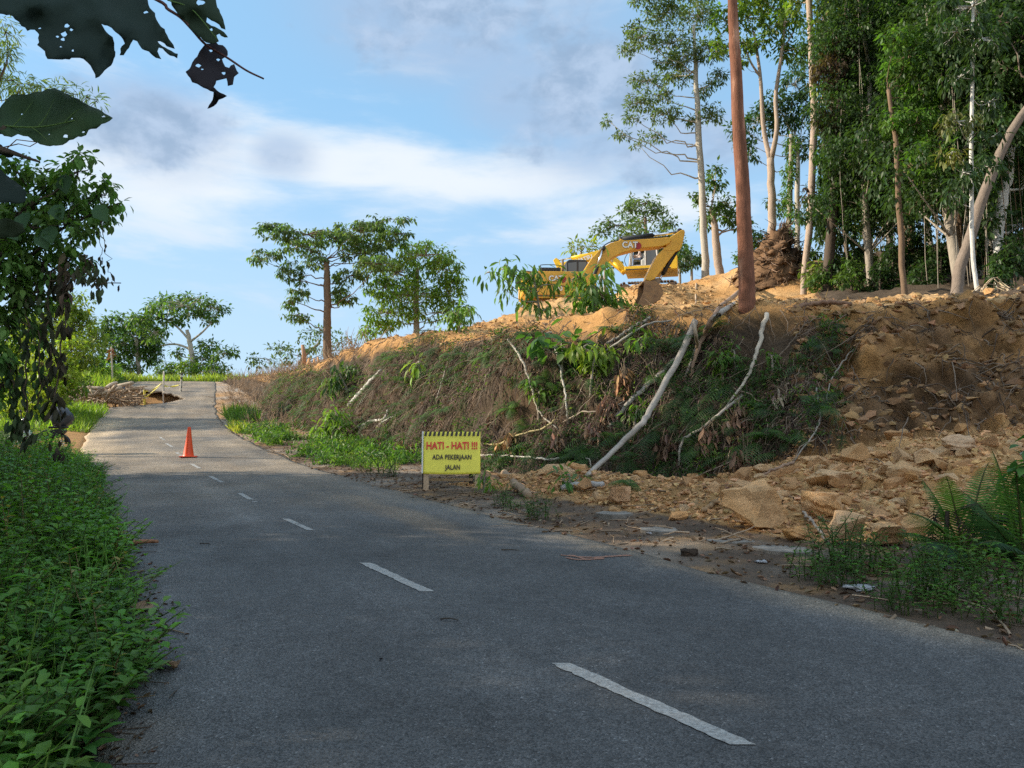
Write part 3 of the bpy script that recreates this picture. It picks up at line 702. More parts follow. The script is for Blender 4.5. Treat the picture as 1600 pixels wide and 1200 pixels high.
tree('hilltop_tree', 'distant layered tree behind the yellow excavators', 'tree', [(1012, 420), (1010, 375), (1008, 340)], 74, [7, 6, 4],
     [(1008, 318, 32, 9), (985, 328, 24, 8), (1030, 330, 24, 8), (1012, 345, 42, 8), (965, 352, 26, 7), (940, 362, 18, 7), (950, 345, 12, 6), (1045, 350, 18, 8), (1000, 370, 40, 14), (1040, 380, 30, 18)], leaf=.4, dens=.8, col=G_GREY, droop=.4, bark=BARK_BROWN)
tree('banana_plant', 'light green broad leaved plant on the rise behind the raised boom', 'plant', [(908, 410), (908, 398), (908, 392)], 62, [4, 4, 3],
     [(905, 388, 20, 7), (925, 385, 14, 6), (893, 386, 8, 5)], leaf=.5, dens=.7, col=G_YEL, droop=.2, limbs=False, wr=.3)

# --- right side: pale single trees against the sky
tree('slender_tree', 'slender pale tree with airy crown standing alone against the sky', 'tree', [(1102, 424), (1098, 330), (1091, 200), (1087, 110), (1084, 40)], 50, [12, 11, 9.5, 7, 4],
     [(1040, 20, 34, 16), (1090, 25, 34, 18), (1002, 58, 26, 12), (1050, 66, 38, 14), (1112, 78, 28, 16), (985, 78, 20, 9), (1010, 126, 28, 11), (1058, 118, 26, 12), (1000, 160, 26, 10), (1040, 178, 26, 12), (1112, 178, 20, 13), (1018, 214, 20, 7), (972, 212, 14, 6), (950, 188, 7, 6),
      (1084, 188, 14, 10), (1070, 88, 24, 14), (990, 45, 18, 8), (1030, 148, 22, 10), (1120, 120, 16, 12), (1045, 95, 22, 9), (1020, -10, 40, 16), (1090, -15, 36, 16), (990, 185, 14, 7), (1100, 140, 16, 9), (998, 226, 10, 4)],
     leaf=.27, dens=.85, col=G_GREY, bark=BARK_PALE, droop=.45, wr=.36, limbw=.3)
tree('stout_tree', 'short brown trunked tree with leafy top beside the slender pale tree', 'tree', [(1123, 418), (1118, 370), (1112, 325)], 52, [13, 12, 8],
     [(1116, 282, 20, 15), (1092, 306, 16, 9), (1138, 318, 20, 13), (1122, 335, 26, 12), (1105, 345, 14, 10), (1150, 345, 14, 12), (1118, 265, 12, 8), (1160, 350, 18, 10), (1090, 315, 10, 8)], leaf=.34, dens=.75, col=G_MID, bark=BARK_PINK, droop=.7)
tree('forked_tree', 'pale tree forked into two smooth limbs behind the red pole', 'tree', [(1207, 378), (1206, 310), (1204, 248)], 47, [13, 12, 11],
     [(1168, 28, 36, 16), (1220, 36, 32, 18), (1158, 66, 18, 12), (1242, 76, 22, 18), (1190, 8, 40, 12), (1160, 100, 12, 12), (1236, 20, 30, 16), (1186, 66, 18, 14), (1130, 30, 24, 18), (1220, 80, 18, 12), (1215, -15, 50, 18), (1175, -15, 40, 16), (1120, 70, 14, 16)],
     leaf=.34, dens=.75, col=(.13, .21, .04), bark=BARK_PINK, droop=.6, forks=[([(1204, 252, 0), (1193, 200, .3), (1188, 120, .2), (1178, 50, .5)], (9, 4)), ([(1205, 250, 0), (1214, 200, -.3), (1212, 150, 0), (1222, 80, -.4), (1228, 20, 0)], (9, 4)), ([(1188, 120, .2), (1172, 95, 0), (1160, 60, .5)], (4, 2)), ([(1222, 80, -.4), (1240, 50, 0)], (4, 2))])
tree('shade_tree', 'dark crowned tree showing between the limbs of the forked tree', 'tree', [(1247, 400), (1245, 300), (1248, 220)], 60, [9, 8, 6],
     [(1188, 190, 34, 22), (1162, 222, 18, 18), (1228, 182, 28, 26), (1242, 132, 24, 22), (1172, 240, 14, 10), (1210, 160, 26, 16), (1250, 230, 18, 20), (1150, 195, 12, 14), (1215, 312, 18, 9), (1225, 330, 12, 7), (1260, 170, 20, 30)], leaf=.38, dens=.75, col=G_BLUE, bark=BARK_PALE, droop=.6)
tree('ivy_column', 'trunk wrapped in bright green ivy beside the forked tree', 'tree', [(1232, 392), (1234, 300), (1236, 210)], 46, [8, 8, 6],
     [(1233, 350, 7, 22), (1232, 310, 8, 22), (1234, 270, 8, 22), (1236, 230, 7, 20), (1230, 375, 8, 12)], leaf=.22, dens=1.1, col=(.10, .19, .04), droop=.9, limbs=False)
tree('straight_tree', 'very tall straight pinkish trunk rising past the forest edge', 'tree', [(1256, 446), (1266, 330), (1272, 200), (1268, 100), (1264, -30), (1262, -160)], 39, [10, 11, 11, 10, 9, 6],
     [(1290, 25, 28, 20), (1250, 5, 24, 14), (1330, 30, 24, 24), (1262, -90, 80, 50), (1300, -60, 70, 40), (1270, 420, 14, 14), (1285, 150, 14, 20)], leaf=.3, dens=.7, col=(.17, .24, .05), bark=BARK_PINK, droop=.6)
tree('vine_clad_tree', 'tree smothered in dark hanging vines with dead brown leaves near its top', 'tree', [(1290, 452), (1300, 330), (1312, 200), (1322, 60), (1325, -60)], 36, [16, 15, 14, 12, 9],
     [(1312, 70, 26, 30, -.5, (.07, .055, .035)), (1292, 112, 24, 24, -.5, (.085, .06, .035)), (1318, 140, 30, 28), (1300, 178, 26, 26, -.4, (.06, .06, .03)), (1325, 215, 30, 30), (1306, 262, 26, 32), (1318, 312, 28, 34), (1302, 358, 26, 30), (1322, 395, 28, 26), (1300, 425, 22, 18), (1338, 30, 26, 24, 0, (.09, .07, .04)), (1335, 260, 22, 30), (1290, 225, 14, 26), (1340, 100, 24, 24), (1325, -40, 50, 30), (1285, 330, 10, 26), (1262, 300, 6, 12, 0, (.07, .05, .035))],
     leaf=.28, dens=.95, col=G_DARK, bark=BARK_DARK, droop=1.3, limbs=False, wr=.36)
tree('sunlit_tree', 'pale sunlit trunk glimpsed behind the vine clad tree', 'tree', [(1360, 440), (1359, 300), (1357, 180), (1352, 60), (1350, -60)], 48, [10, 10, 9, 7, 5],
     [(1350, 20, 30, 18), (1380, 60, 28, 22), (1340, -30, 60, 30), (1385, 130, 26, 18, .5), (1345, 340, 16, 14, 0, G_BRIGHT), (1342, 355, 20, 16, -1, G_BRIGHT), (1375, 300, 18, 20), (1372, 230, 14, 20), (1370, 400, 18, 16), (1410, 0, 60, 34), (1380, 350, 14, 16)], leaf=.32, dens=.75, col=(.12, .2, .045), bark=(.5, .42, .27), droop=.5)
tree('brown_stemmed_tree', 'slim brown stem with bright green crown in the middle of the forest edge', 'tree', [(1414, 480), (1410, 400), (1405, 320), (1400, 230), (1388, 140)], 29, [10, 9, 9, 8, 6],
     [(1420, 85, 36, 22), (1446, 138, 36, 26), (1400, 122, 28, 20), (1432, 192, 36, 26), (1462, 90, 28, 28), (1455, 245, 34, 28), (1402, 190, 20, 22), (1425, 262, 24, 22), (1470, 190, 28, 30), (1448, 310, 26, 26, 1, G_DARK), (1400, 60, 22, 18)], leaf=.22, dens=.85, col=(.095, .19, .038), bark=BARK_BROWN, droop=.75, limbw=.3)
tree('leaning_tree', 'thick bare trunk leaning out to the edge of the cut', 'tree', [(1488, 462), (1505, 405), (1535, 310), (1570, 225), (1625, 140)], 26, [18, 17, 16, 14, 12],
     [(1600, 60, 50, 40), (1640, 100, 60, 50), (1560, 40, 40, 34), (1680, 40, 60, 50), (1575, 105, 26, 26)], leaf=.26, dens=.8, col=G_DARK, bark=(.20, .16, .13), droop=.9)
tree('white_stemmed_tree', 'thin whitish stem with sparse drooping leaves in front of the leaning trunk', 'tree', [(1526, 452), (1519, 380), (1518, 240), (1520, 60), (1520, -40)], 24, [7, 6.5, 6, 5, 3],
     [(1500, 120, 26, 20), (1535, 60, 30, 26), (1545, 160, 26, 20), (1496, 190, 24, 18, -.3, (.13, .15, .05)), (1505, 270, 20, 24), (1540, 260, 26, 20), (1495, 50, 34, 24), (1520, 10, 50, 20), (1482, 240, 16, 14, -.4, (.15, .16, .05)), (1545, 215, 20, 16), (1490, 310, 18, 14)], leaf=.24, dens=.6, col=G_DARK, bark=BARK_WHITE, droop=1.1, wr=.3, tm=T_LANCE, limbw=.25)
tree('crooked_tree', 'crooked white barked trunk at the edge of the picture behind the leaning trunk', 'tree', [(1559, 440), (1560, 380), (1565, 310), (1576, 270), (1580, 190), (1590, 60)], 29, [15, 15, 16, 14, 12, 8],
     [(1590, 180, 36, 40), (1560, 270, 24, 24), (1610, 280, 40, 40), (1600, 350, 36, 30), (1580, 405, 34, 24), (1545, 340, 18, 24), (1590, 110, 40, 36)], leaf=.26, dens=.85, col=G_DARK, bark=BARK_WHITE, droop=.9)

# --- the forest behind, tree by tree (shared shapes)
def forest_proto(seed, h, crown, bark, col):
    rg = np.random.default_rng(seed); root = empty('forest_tree', (0, 0, 0)); tb = MB(); tb.tc = bark; cm = MB()
    tp = np.array([(0, 0, -.8), (rg.normal() * .2, rg.normal() * .2, h * .35), (rg.normal() * .4, rg.normal() * .4, h * .7), (rg.normal() * .5, rg.normal() * .5, h)])
    sp = spline(tp, 16); tube(tb, sp, np.linspace(.19, .06, 16), 8, bark, rough=.06, rg=rg)
    for k in range(crown):
        t = rg.uniform(.22, 1.02); z = h * t; a = rg.uniform(0, 6.28); r = rg.uniform(.3, 2.4) * (1.15 - .3 * t)
        c = np.array((math.cos(a) * r, math.sin(a) * r, z)) + sp[min(15, int(t * 15))] * (1, 1, 0)
        rx = rg.uniform(.8, 1.5)
        cc = tuple(np.array(col) * rg.uniform(.75, 1.35))
        clump(cm, c, (rx, rx, rx * .7), 560, .21, cc, .8, T_DIA, .42, 12, .34, .3, 0, rg, None)
        q = spline([sp[max(0, min(15, int((z - r * .5) / h * 15)))], c], 5); tube(tb, q, np.linspace(.05, .015, 5), 5, bark, rg=rg)
    for k in range(10):   # lianas
        a = rg.uniform(0, 6.28); r = rg.uniform(.2, 1.6); z1 = h * rg.uniform(.5, .95)
        q = spline([(math.cos(a) * r, math.sin(a) * r, z1), (math.cos(a) * r * 1.1, math.sin(a) * r, z1 * .5), (math.cos(a) * r * .9, math.sin(a) * r, 0)], 8)
        tube(tb, q + rg.normal(size=(8, 3)) * .05, .012, 4, bark, cap=False, rg=rg)
    part(tb, 'trunk', M_BARK, root); part(cm, 'crown', M_LEAF, root)
    return root
def copy_tree(o, parent=None):
    c = o.copy(); COL.objects.link(c); c.parent = parent
    for ch in list(o.children): copy_tree(ch, c)
    return c
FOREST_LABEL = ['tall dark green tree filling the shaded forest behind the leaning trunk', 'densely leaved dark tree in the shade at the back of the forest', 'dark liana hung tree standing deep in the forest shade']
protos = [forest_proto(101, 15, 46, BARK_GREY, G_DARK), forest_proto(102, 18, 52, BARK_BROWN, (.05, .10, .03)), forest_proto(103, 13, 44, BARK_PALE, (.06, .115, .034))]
fspots = [(16.6, 35), (19.5, 33), (22.4, 36), (18.5, 39), (22, 42), (25.5, 40), (23, 46), (24.5, 47), (28, 45), (29, 52), (24, 54), (33, 50), (17.3, 29.2), (20.2, 28.2), (22.8, 31), (26.5, 34.5)]
used = [0, 0, 0]
for i, (x, y) in enumerate(fspots):
    k = i % 3; o = protos[k] if not used[k] else copy_tree(protos[k]); used[k] = 1
    o.location = (x, y, gz(x, y)); o.rotation_euler = (0, 0, rng.uniform(0, 6.28)); s = rng.uniform(.85, 1.2); o.scale = (s, s, s * rng.uniform(.95, 1.15))
    tag(o, FOREST_LABEL[k], 'tree', 'trees of the dark forest behind' + (' the edge', ' the trunks', ' the lianas')[k])
# the tall trees along the near side of the road, west of the view: their shade lies over the road and the bank
WEST = [(-13.2, 3.0, 1.05), (-14.0, 8.0, 1.0), (-16.5, 13.0, 1.05), (-18.5, 17.2, .98), (-15.5, -2.5, 1.1), (-24.0, 17.0, .86), (-19.5, 10.0, 1.15), (-20, 4.0, 1.1), (-12.5, -7.5, 1.0), (-20.5, 15.5, 1.0)]
for i, (x, y, s) in enumerate(WEST):
    o = copy_tree(protos[i % 3]); o.location = (x, y, gz(x, y) if abs(x - cx(y)) < 24 else float(H(x, y))); o.rotation_euler = (0, 0, i * 1.7); o.scale = (s * 1.3, s * 1.3, s * (1.22 if y > 6 else 1.1))
    tag(o, 'tall leafy tree on the downhill side of the road shading the asphalt', 'tree', 'tall trees shading the road from the downhill side')

# --- forest edge shrubs
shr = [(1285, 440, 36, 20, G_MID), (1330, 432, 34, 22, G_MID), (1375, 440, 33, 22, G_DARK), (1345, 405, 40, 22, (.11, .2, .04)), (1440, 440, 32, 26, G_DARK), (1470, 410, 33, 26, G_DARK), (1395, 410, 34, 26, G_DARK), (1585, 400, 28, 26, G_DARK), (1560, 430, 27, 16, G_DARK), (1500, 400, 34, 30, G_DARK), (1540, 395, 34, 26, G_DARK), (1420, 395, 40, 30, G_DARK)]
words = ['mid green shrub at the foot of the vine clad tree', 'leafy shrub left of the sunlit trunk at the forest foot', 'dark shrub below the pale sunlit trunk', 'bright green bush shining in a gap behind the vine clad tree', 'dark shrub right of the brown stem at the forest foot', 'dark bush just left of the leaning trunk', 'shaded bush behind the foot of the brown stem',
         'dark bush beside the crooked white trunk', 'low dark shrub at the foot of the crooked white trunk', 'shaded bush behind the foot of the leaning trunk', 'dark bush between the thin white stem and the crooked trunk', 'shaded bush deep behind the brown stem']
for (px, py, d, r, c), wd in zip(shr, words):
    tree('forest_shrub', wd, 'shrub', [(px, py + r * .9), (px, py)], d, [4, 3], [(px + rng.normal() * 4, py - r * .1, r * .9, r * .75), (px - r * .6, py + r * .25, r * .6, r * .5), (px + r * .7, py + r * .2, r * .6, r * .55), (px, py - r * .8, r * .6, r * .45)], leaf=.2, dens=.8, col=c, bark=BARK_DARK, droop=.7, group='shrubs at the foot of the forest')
for px, py, d, wd in [(1080, 405, 56, 'dark bush on the rise behind the excavator bucket arm'), (1170, 395, 54, 'dark bush behind the foot of the red pole'), (1062, 392, 60, 'small bush behind the elbow of the raised arm'), (1192, 372, 52, 'bright small bush left of the heap of roots'), (1258, 395, 46, 'small leafy bush right of the heap of roots'), (945, 405, 58, 'leafy bush under the raised yellow boom')]:
    tree('hilltop_bush', wd, 'shrub', [(px, py + 18), (px, py + 5)], d, [4, 3], [(px, py, 16, 12), (px - 12, py + 8, 12, 9), (px + 12, py + 6, 12, 10)], leaf=.26, dens=.9, col=G_MID if d != 56 else G_DARK, droop=.6, group='bushes on the rise')
for px, py, d, wd in [(295, 572, 70, 'light green bush at the foot of the pale forked trunk'), (336, 580, 69, 'rounded dark bush right of the pale forked trunk'), (262, 575, 71, 'small dark bush on the crest beneath the flat crowned tree'), (130, 560, 58, 'dark leafy bush above the heap of broken timber'), (165, 575, 60, 'green bush on the hill beyond the washed out road edge')]:
    tree('crest_bush', wd, 'shrub', [(px, py + 18), (px, py + 5)], d, [4, 3], [(px, py, 16, 11), (px - 12, py + 8, 12, 8), (px + 14, py + 6, 13, 9)], leaf=.3, dens=.9, col=G_BRIGHT if d in (70, 60) else G_MID, droop=.6, group='bushes along the crest')
# ------------------------------------------------------------------ machines, signs and other made things
M_CAT = mat_simple('ochre machine paint', (.68, .37, .035), .42, nscale=1.6, nvar=.14, bump=.05, bscale=9, spec=.4)
M_KOM = mat_simple('yellow machine paint', (.80, .50, .02), .4, nscale=1.4, nvar=.1, bump=.04, bscale=9, spec=.4)
M_BLACK = mat_simple('black rubber and grease', (.022, .022, .024), .55, nscale=6, nvar=.3)
M_STEEL = mat_simple('dusty steel', (.20, .14, .09), .6, .3, nscale=5, nvar=.4, bump=.2)
M_CHROME = mat_simple('polished rod', (.7, .7, .72), .2, 1.0)
M_GLASS = mat_simple('dark cab glass', (.03, .04, .045), .08, spec=.7)
M_WHITE = mat_simple('white lettering', (.8, .8, .78), .6)
M_RED = mat_simple('red lettering', (.72, .05, .035), .6)
M_DKRED = mat_simple('dark red emblem', (.32, .02, .025), .6)
M_INK = mat_simple('dark lettering', (.05, .04, .035), .7)
M_DIRTSTEEL = mat_simple('bucket steel caked with soil', (.34, .21, .10), .75, .1, nscale=3, nvar=.35, dirt=(.16, .10, .06), bump=.4)

def text_mesh(txt, name, mat, parent, size, M, sx=1.0, bold=0.0, align='CENTER', depth=.004, gap=1.0):
    cu = bpy.data.curves.new(name, 'FONT'); cu.body = txt; cu.size = size; cu.align_x = align; cu.align_y = 'CENTER'
    cu.offset = bold; cu.extrude = depth; cu.resolution_u = 3; cu.space_character = gap
    tmp = bpy.data.objects.new(name, cu); COL.objects.link(tmp)
    me = bpy.data.meshes.new_from_object(tmp.evaluated_get(bpy.context.evaluated_depsgraph_get()))
    bpy.data.objects.remove(tmp); bpy.data.curves.remove(cu)
    me.transform(Matrix(M) @ Matrix.Diagonal((sx, 1, 1, 1))); me.materials.clear(); me.materials.append(mat)
    o = bpy.data.objects.new(name, me); COL.objects.link(o); o.parent = parent
    return o
SIDE = Matrix(((1, 0, 0, 0), (0, 0, -1, 0), (0, 1, 0, 0), (0, 0, 0, 1)))      # text lying on a face that looks towards -y
def cyl(mb, a, b, r, sides=14, col=(1, 1, 1)): tube(mb, [a, (np.array(a) + np.array(b)) / 2, b], r, sides, col)

def local(px, py, s, ox, oy, z0): return ((px - ox) / s, (oy - py) / s + z0)

def excavator_front(root, paint, prof_boom, prof_stick, prof_bucket, jacks, bw=.34, sw=.28, kw=.62, y=0.0):
    m = MB(); prism(m, prof_boom, y - bw, y + bw); bevel(m.build('boom', paint, root, False), .03)
    m = MB(); prism(m, prof_stick, y - sw, y + sw); bevel(m.build('stick', paint, root, False), .03)
    # the bucket: curved shell, two cheeks, teeth
    return jacks

def add_jack(root, a, b, r, split=.55, y=0.0, rod=.55, body_mat=None):
    a = np.array((a[0], y, a[1])); b = np.array((b[0], y, b[1])); c = a + (b - a) * split
    m = MB(); cyl(m, a, c, r); cyl(m, a - (b - a) * .01, a + (b - a) * .03, r * 1.15); j = m.build('hydraulic_cylinder', body_mat or M_BLACK, root)
    m = MB(); cyl(m, c, b, r * rod); m.build('rod', M_CHROME, j)
    m = MB(); cyl(m, b + np.array((0, -r * 1.6, 0)), b + np.array((0, r * 1.6, 0)), r * 1.1); m.build('pin', M_BLACK, j)

def tracks(root, x0, x1, gauge, width, h, mat):
    for sgn in (-1, 1):
        yc = sgn * gauge / 2; r = h / 2; m = MB(); pitch = .19
        path = []
        L = x1 - x0 - h; n1 = int(L / pitch)
        for k in range(n1): path.append((x0 + r + k * pitch, 0, 0.0))
        na = int(math.pi * r / pitch)
        for k in range(na): a = -math.pi / 2 + math.pi * (k + .5) / na; path.append((x1 - r + r * math.cos(a), r + r * math.sin(a), a + math.pi / 2))
        for k in range(n1): path.append((x1 - r - k * pitch, h, math.pi))
        for k in range(na): a = math.pi / 2 + math.pi * (k + .5) / na; path.append((x0 + r + r * math.cos(a), r + r * math.sin(a), a + math.pi / 2))
        for x, z, a in path:
            Mr = Matrix.Rotation(-a, 3, 'Y'); box(m, (x, yc, z), (pitch * .9, width, .05), M=Mr)
            off = Mr @ Vector((0, 0, -.04)); box(m, (x + off.x, yc, z + off.z), (.03, width, .05), M=Mr)
        t = m.build('track', M_STEEL, root, False)
        m = MB(); prism(m, [(x0 + r, h * .3), (x1 - r, h * .3), (x1 - r * 1.2, h * .75), (x0 + r * 1.2, h * .75)], yc - width * .3, yc + width * .3)
        for x in np.linspace(x0 + r, x1 - r, 7): cyl(m, (x, yc - width * .35, .18), (x, yc + width * .35, .18), .15)
        for x in (x0 + r, x1 - r): cyl(m, (x, yc - width * .32, r), (x, yc + width * .32, r), r * .82, 18)
        m.build('track_frame', mat, t, False)
    m = MB(); cyl(m, ((x0 + x1) / 2, 0, h * .6), ((x0 + x1) / 2, 0, h + .12), .62, 24); box(m, ((x0 + x1) / 2, 0, h * .55), (1.6, gauge - width, .35)); m.build('undercarriage', M_BLACK, root, False)

def bucket(root, prof, w, mat, edge_mat, y=0.0):
    """prof: outline of the closed side, first point the hinge end, last point the lip"""
    m = MB(); t = .04
    for sgn in (-1, 1): prism(m, prof, y + sgn * w - t / 2, y + sgn * w + t / 2)
    # shell follows the back of the outline
    p = np.array(prof); back = p[:len(p) - 1]
    c = p.mean(0); V = []; n = len(back)
    for q in back:
        d = (c - q); d = d / (np.linalg.norm(d) + 1e-9) * t
        V += [(q[0], y - w, q[1]), (q[0], y + w, q[1]), (q[0] + d[0], y - w, q[1] + d[1]), (q[0] + d[0], y + w, q[1] + d[1])]
    q4 = []
    for k in range(n - 1):
        a, b = 4 * k, 4 * k + 4; q4 += [(a, b, b + 1, a + 1), (a + 2, a + 3, b + 3, b + 2), (a, a + 2, b + 2, b), (a + 1, b + 1, b + 3, a + 3)]
    q4 += [(0, 1, 3, 2), (4 * n - 4, 4 * n - 2, 4 * n - 1, 4 * n - 3)]
    m.add(V, q4); o = m.build('bucket', mat, root, False)
    lip = back[-1]; dr = back[-1] - back[-2]; dr = dr / np.linalg.norm(dr)
    for k in range(5):
        m = MB(); yy = y - w + w * 2 * (k + .5) / 5; e = lip + dr * .2; nrm = np.array((-dr[1], dr[0])) * .05
        V = [(lip[0] + nrm[0], yy - .06, lip[1] + nrm[1]), (lip[0] + nrm[0], yy + .06, lip[1] + nrm[1]), (lip[0] - nrm[0], yy + .06, lip[1] - nrm[1]), (lip[0] - nrm[0], yy - .06, lip[1] - nrm[1]), (e[0], yy - .05, e[1]), (e[0], yy + .05, e[1])]
        m.add(V, [(0, 1, 2, 3), (0, 4, 5, 1), (3, 2, 5, 4)], [(0, 3, 4), (1, 5, 2)])
        m.build('tooth', edge_mat, o, False)
    return o

def emblem(root, x, z, h, y):
    """white letters with black edge over a dark red disc"""
    m = MB(); th = np.linspace(0, 2 * np.pi, 24, endpoint=False)
    prism(m, [(x + h * 1.35 + math.cos(a) * h * .62, z - h * .1 + math.sin(a) * h * .62) for a in th], y, y + .01); e = m.build('emblem', M_DKRED, root, False)
    T = Matrix.Translation((x, y - .006, z)) @ SIDE
    text_mesh('CAT', 'lettering_edge', M_INK, e, h * 1.42, T, .95, .085 * h, depth=.003)
    T = Matrix.Translation((x, y - .014, z)) @ SIDE
    text_mesh('CAT', 'lettering', M_WHITE, e, h * 1.42, T, .95, .045 * h, depth=.004)

def build_ochre_excavator():
    s = 31.6; d = 38; g = 7.4
    base = P(870, 474, d); root = empty('excavator', (base[0], d, g), 'ochre yellow excavator facing uphill with its long boom arched over a digging bucket', 'excavator')
    zoff = base[2] - g                                   # height of the underside of the house above the ground
    L = lambda px, py: local(px, py, s, 870, 474, zoff)
    tracks(root, -2.0, 2.2, 2.3, .6, .92, M_CAT)
    m = MB(); prism(m, [L(816, 434), L(818, 470), L(836, 474), L(926, 474), L(926, 436), L(900, 432), L(822, 432)], -1.35, -.42)
    prism(m, [L(818, 434), L(820, 472), L(926, 472), L(926, 440), L(840, 434)], -.42, 1.35)
    h = m.build('house', M_CAT, root, False); bevel(h, .04)
    for x0, x1 in ((838, 868), (870, 900)):
        m = MB(); a = L(x0, 440); b = L(x1, 468); prism(m, [(a[0], a[1]), (b[0], a[1]), (b[0], b[1]), (a[0], b[1])], -1.385, -1.352); m.build('side_door', M_CAT, h, False)
    m = MB(); a = L(816, 469.6); b = L(926, 471.2); prism(m, [a, (b[0], a[1]), (b[0], b[1]), (a[0], b[1])], -1.372, -1.353); m.build('trim_line', M_INK, h, False)
    m = MB(); a = L(845, 453); xs = np.linspace(0, 2.0, 9); prism(m, [(a[0] + x, a[1] - .32 * (x / 2) ** 2 + .02) for x in xs] + [(a[0] + x, a[1] - .32 * (x / 2) ** 2 - .02) for x in xs[::-1]], -1.397, -1.387); m.build('crease_line', M_INK, h, False)
    m = MB(); prism(m, [L(812, 436), L(812, 464), L(820, 471), L(832, 471), L(832, 434)], -1.3, 1.3); bevel(m.build('counterweight', M_CAT, root, False), .1, 3)
    m = MB(); prism(m, [L(838, 426), L(838, 433), L(872, 433), L(872, 424.5), L(844, 424.5)], -1.1, .9)
    for k in range(6): box(m, (L(843 + 5 * k, 0)[0], -1.12, L(0, 428)[1]), (.06, .05, .16))
    bevel(m.build('engine_hood', M_BLACK, root, False), .04)
    m = MB(); c = L(877, 432); cyl(m, (c[0], -.6, c[1]), (c[0], -.6, c[1] + .75), .06); m.build('exhaust', M_STEEL, root)
    for x0, x1 in ((842, 868),):
        m = MB(); a = L(x0, 424); b = L(x1, 419); 
        tube(m, spline([(a[0], -1.05, a[1] - .05), (a[0], -1.05, b[1] - .05), (b[0], -1.05, b[1] - .05), (b[0], -1.05, a[1] - .05)], 24), .02, 6); m.build('handrail', M_BLACK, root)
    # cab on the far side, mostly glass
    m = MB(); prism(m, [L(888, 436), L(887, 404), L(892, 400), L(920, 400), L(930, 424), L(930, 438)], .4, 1.35); cab = m.build('cab', M_BLACK, root, False); bevel(cab, .05)
    m = MB(); prism(m, [L(891, 434), L(890, 406), L(904, 404), L(904, 434)], .382, .396); m.build('window', M_GLASS, cab, False)
    m = MB(); prism(m, [L(907, 434), L(907, 404), L(919, 404), L(926, 424), L(926, 434)], .382, .396); m.build('window', M_GLASS, cab, False)
    boom = [L(908, 440), L(911, 424), L(925, 402), L(940, 387), L(955, 378), L(968, 374.5), L(971, 371), L(978, 374), L(1020, 370), L(1048, 367), L(1053, 371), L(1050, 377), L(1038, 382), L(1000, 386), L(972, 394), L(957, 402), L(940, 422), L(928, 441)]
    m = MB(); prism(m, boom, -.36, .36); bo = m.build('boom', M_CAT, root, False); bevel(bo, .03)
    emblem(bo, L(985.5, 0)[0], L(0, 381.3)[1], .30, -.372)
    emblem(h, L(863, 0)[0], L(0, 444)[1], .26, -1.40)
    T = Matrix.Translation((L(866, 0)[0], -1.40, L(0, 459.5)[1])) @ SIDE; text_mesh('320', 'lettering', M_WHITE, h, .3, T, 1, .01)
    m = MB(); c = L(942, 389); cyl(m, (c[0], -.42, c[1]), (c[0], .42, c[1]), .1); m.build('boom_pin', M_BLACK, bo)
    stick = [L(1046, 370), L(1058, 362), L(1070, 354), L(1074.5, 353.5), L(1076, 358), L(1072, 376), L(1068, 386), L(1060, 390), L(1026, 434), L(1018, 438), L(1011, 436), L(1012, 430), L(1030, 396), L(1045, 381)]
    m = MB(); prism(m, stick, -.27, .27); st = m.build('stick', M_CAT, root, False); bevel(st, .03)
    m = MB(); prism(m, [L(1040, 384), L(1052, 381), L(1062, 384), L(1066, 376), L(1063, 384), L(1056, 388), L(1042, 388)], -.285, -.272); m.build('reinforcing_plate', M_CAT, st, False)
    add_jack(root, L(972, 370), L(1068, 355.5), .13, .56)
    add_jack(root, L(1065, 384), L(1034, 436), .11, .78)
    for y in (-.52, .52): add_jack(root, L(924, 440), L(942, 389), .1, .45, y=y)
    m = MB(); prism(m, [L(1018, 434), L(1033, 432), L(1036, 437), L(1022, 440)], -.2, .2); prism(m, [L(1030, 434), L(1037, 435), L(1030, 447), L(1024, 446)], -.24, -.16); m.build('linkage', M_STEEL, root, False)
    bucket(root, [L(1006, 440), L(1024, 440), L(1034, 450), L(1036, 460), L(1030, 470), L(1014, 479), L(994, 480), L(1004, 458)], .62, M_DIRTSTEEL, M_STEEL)
    # a hose down the boom
    m = MB(); tube(m, spline([(L(930, 0)[0], -.2, L(0, 398)[1]), (L(950, 0)[0], -.2, L(0, 378)[1]), (L(975, 0)[0], -.2, L(0, 372.2)[1]), (L(1020, 0)[0], -.2, L(0, 368.2)[1]), (L(1050, 0)[0], -.2, L(0, 364.5)[1])], 24), .03, 6); m.build('hose', M_BLACK, bo)
    root.rotation_euler = (0, 0, R(4))
build_ochre_excavator()

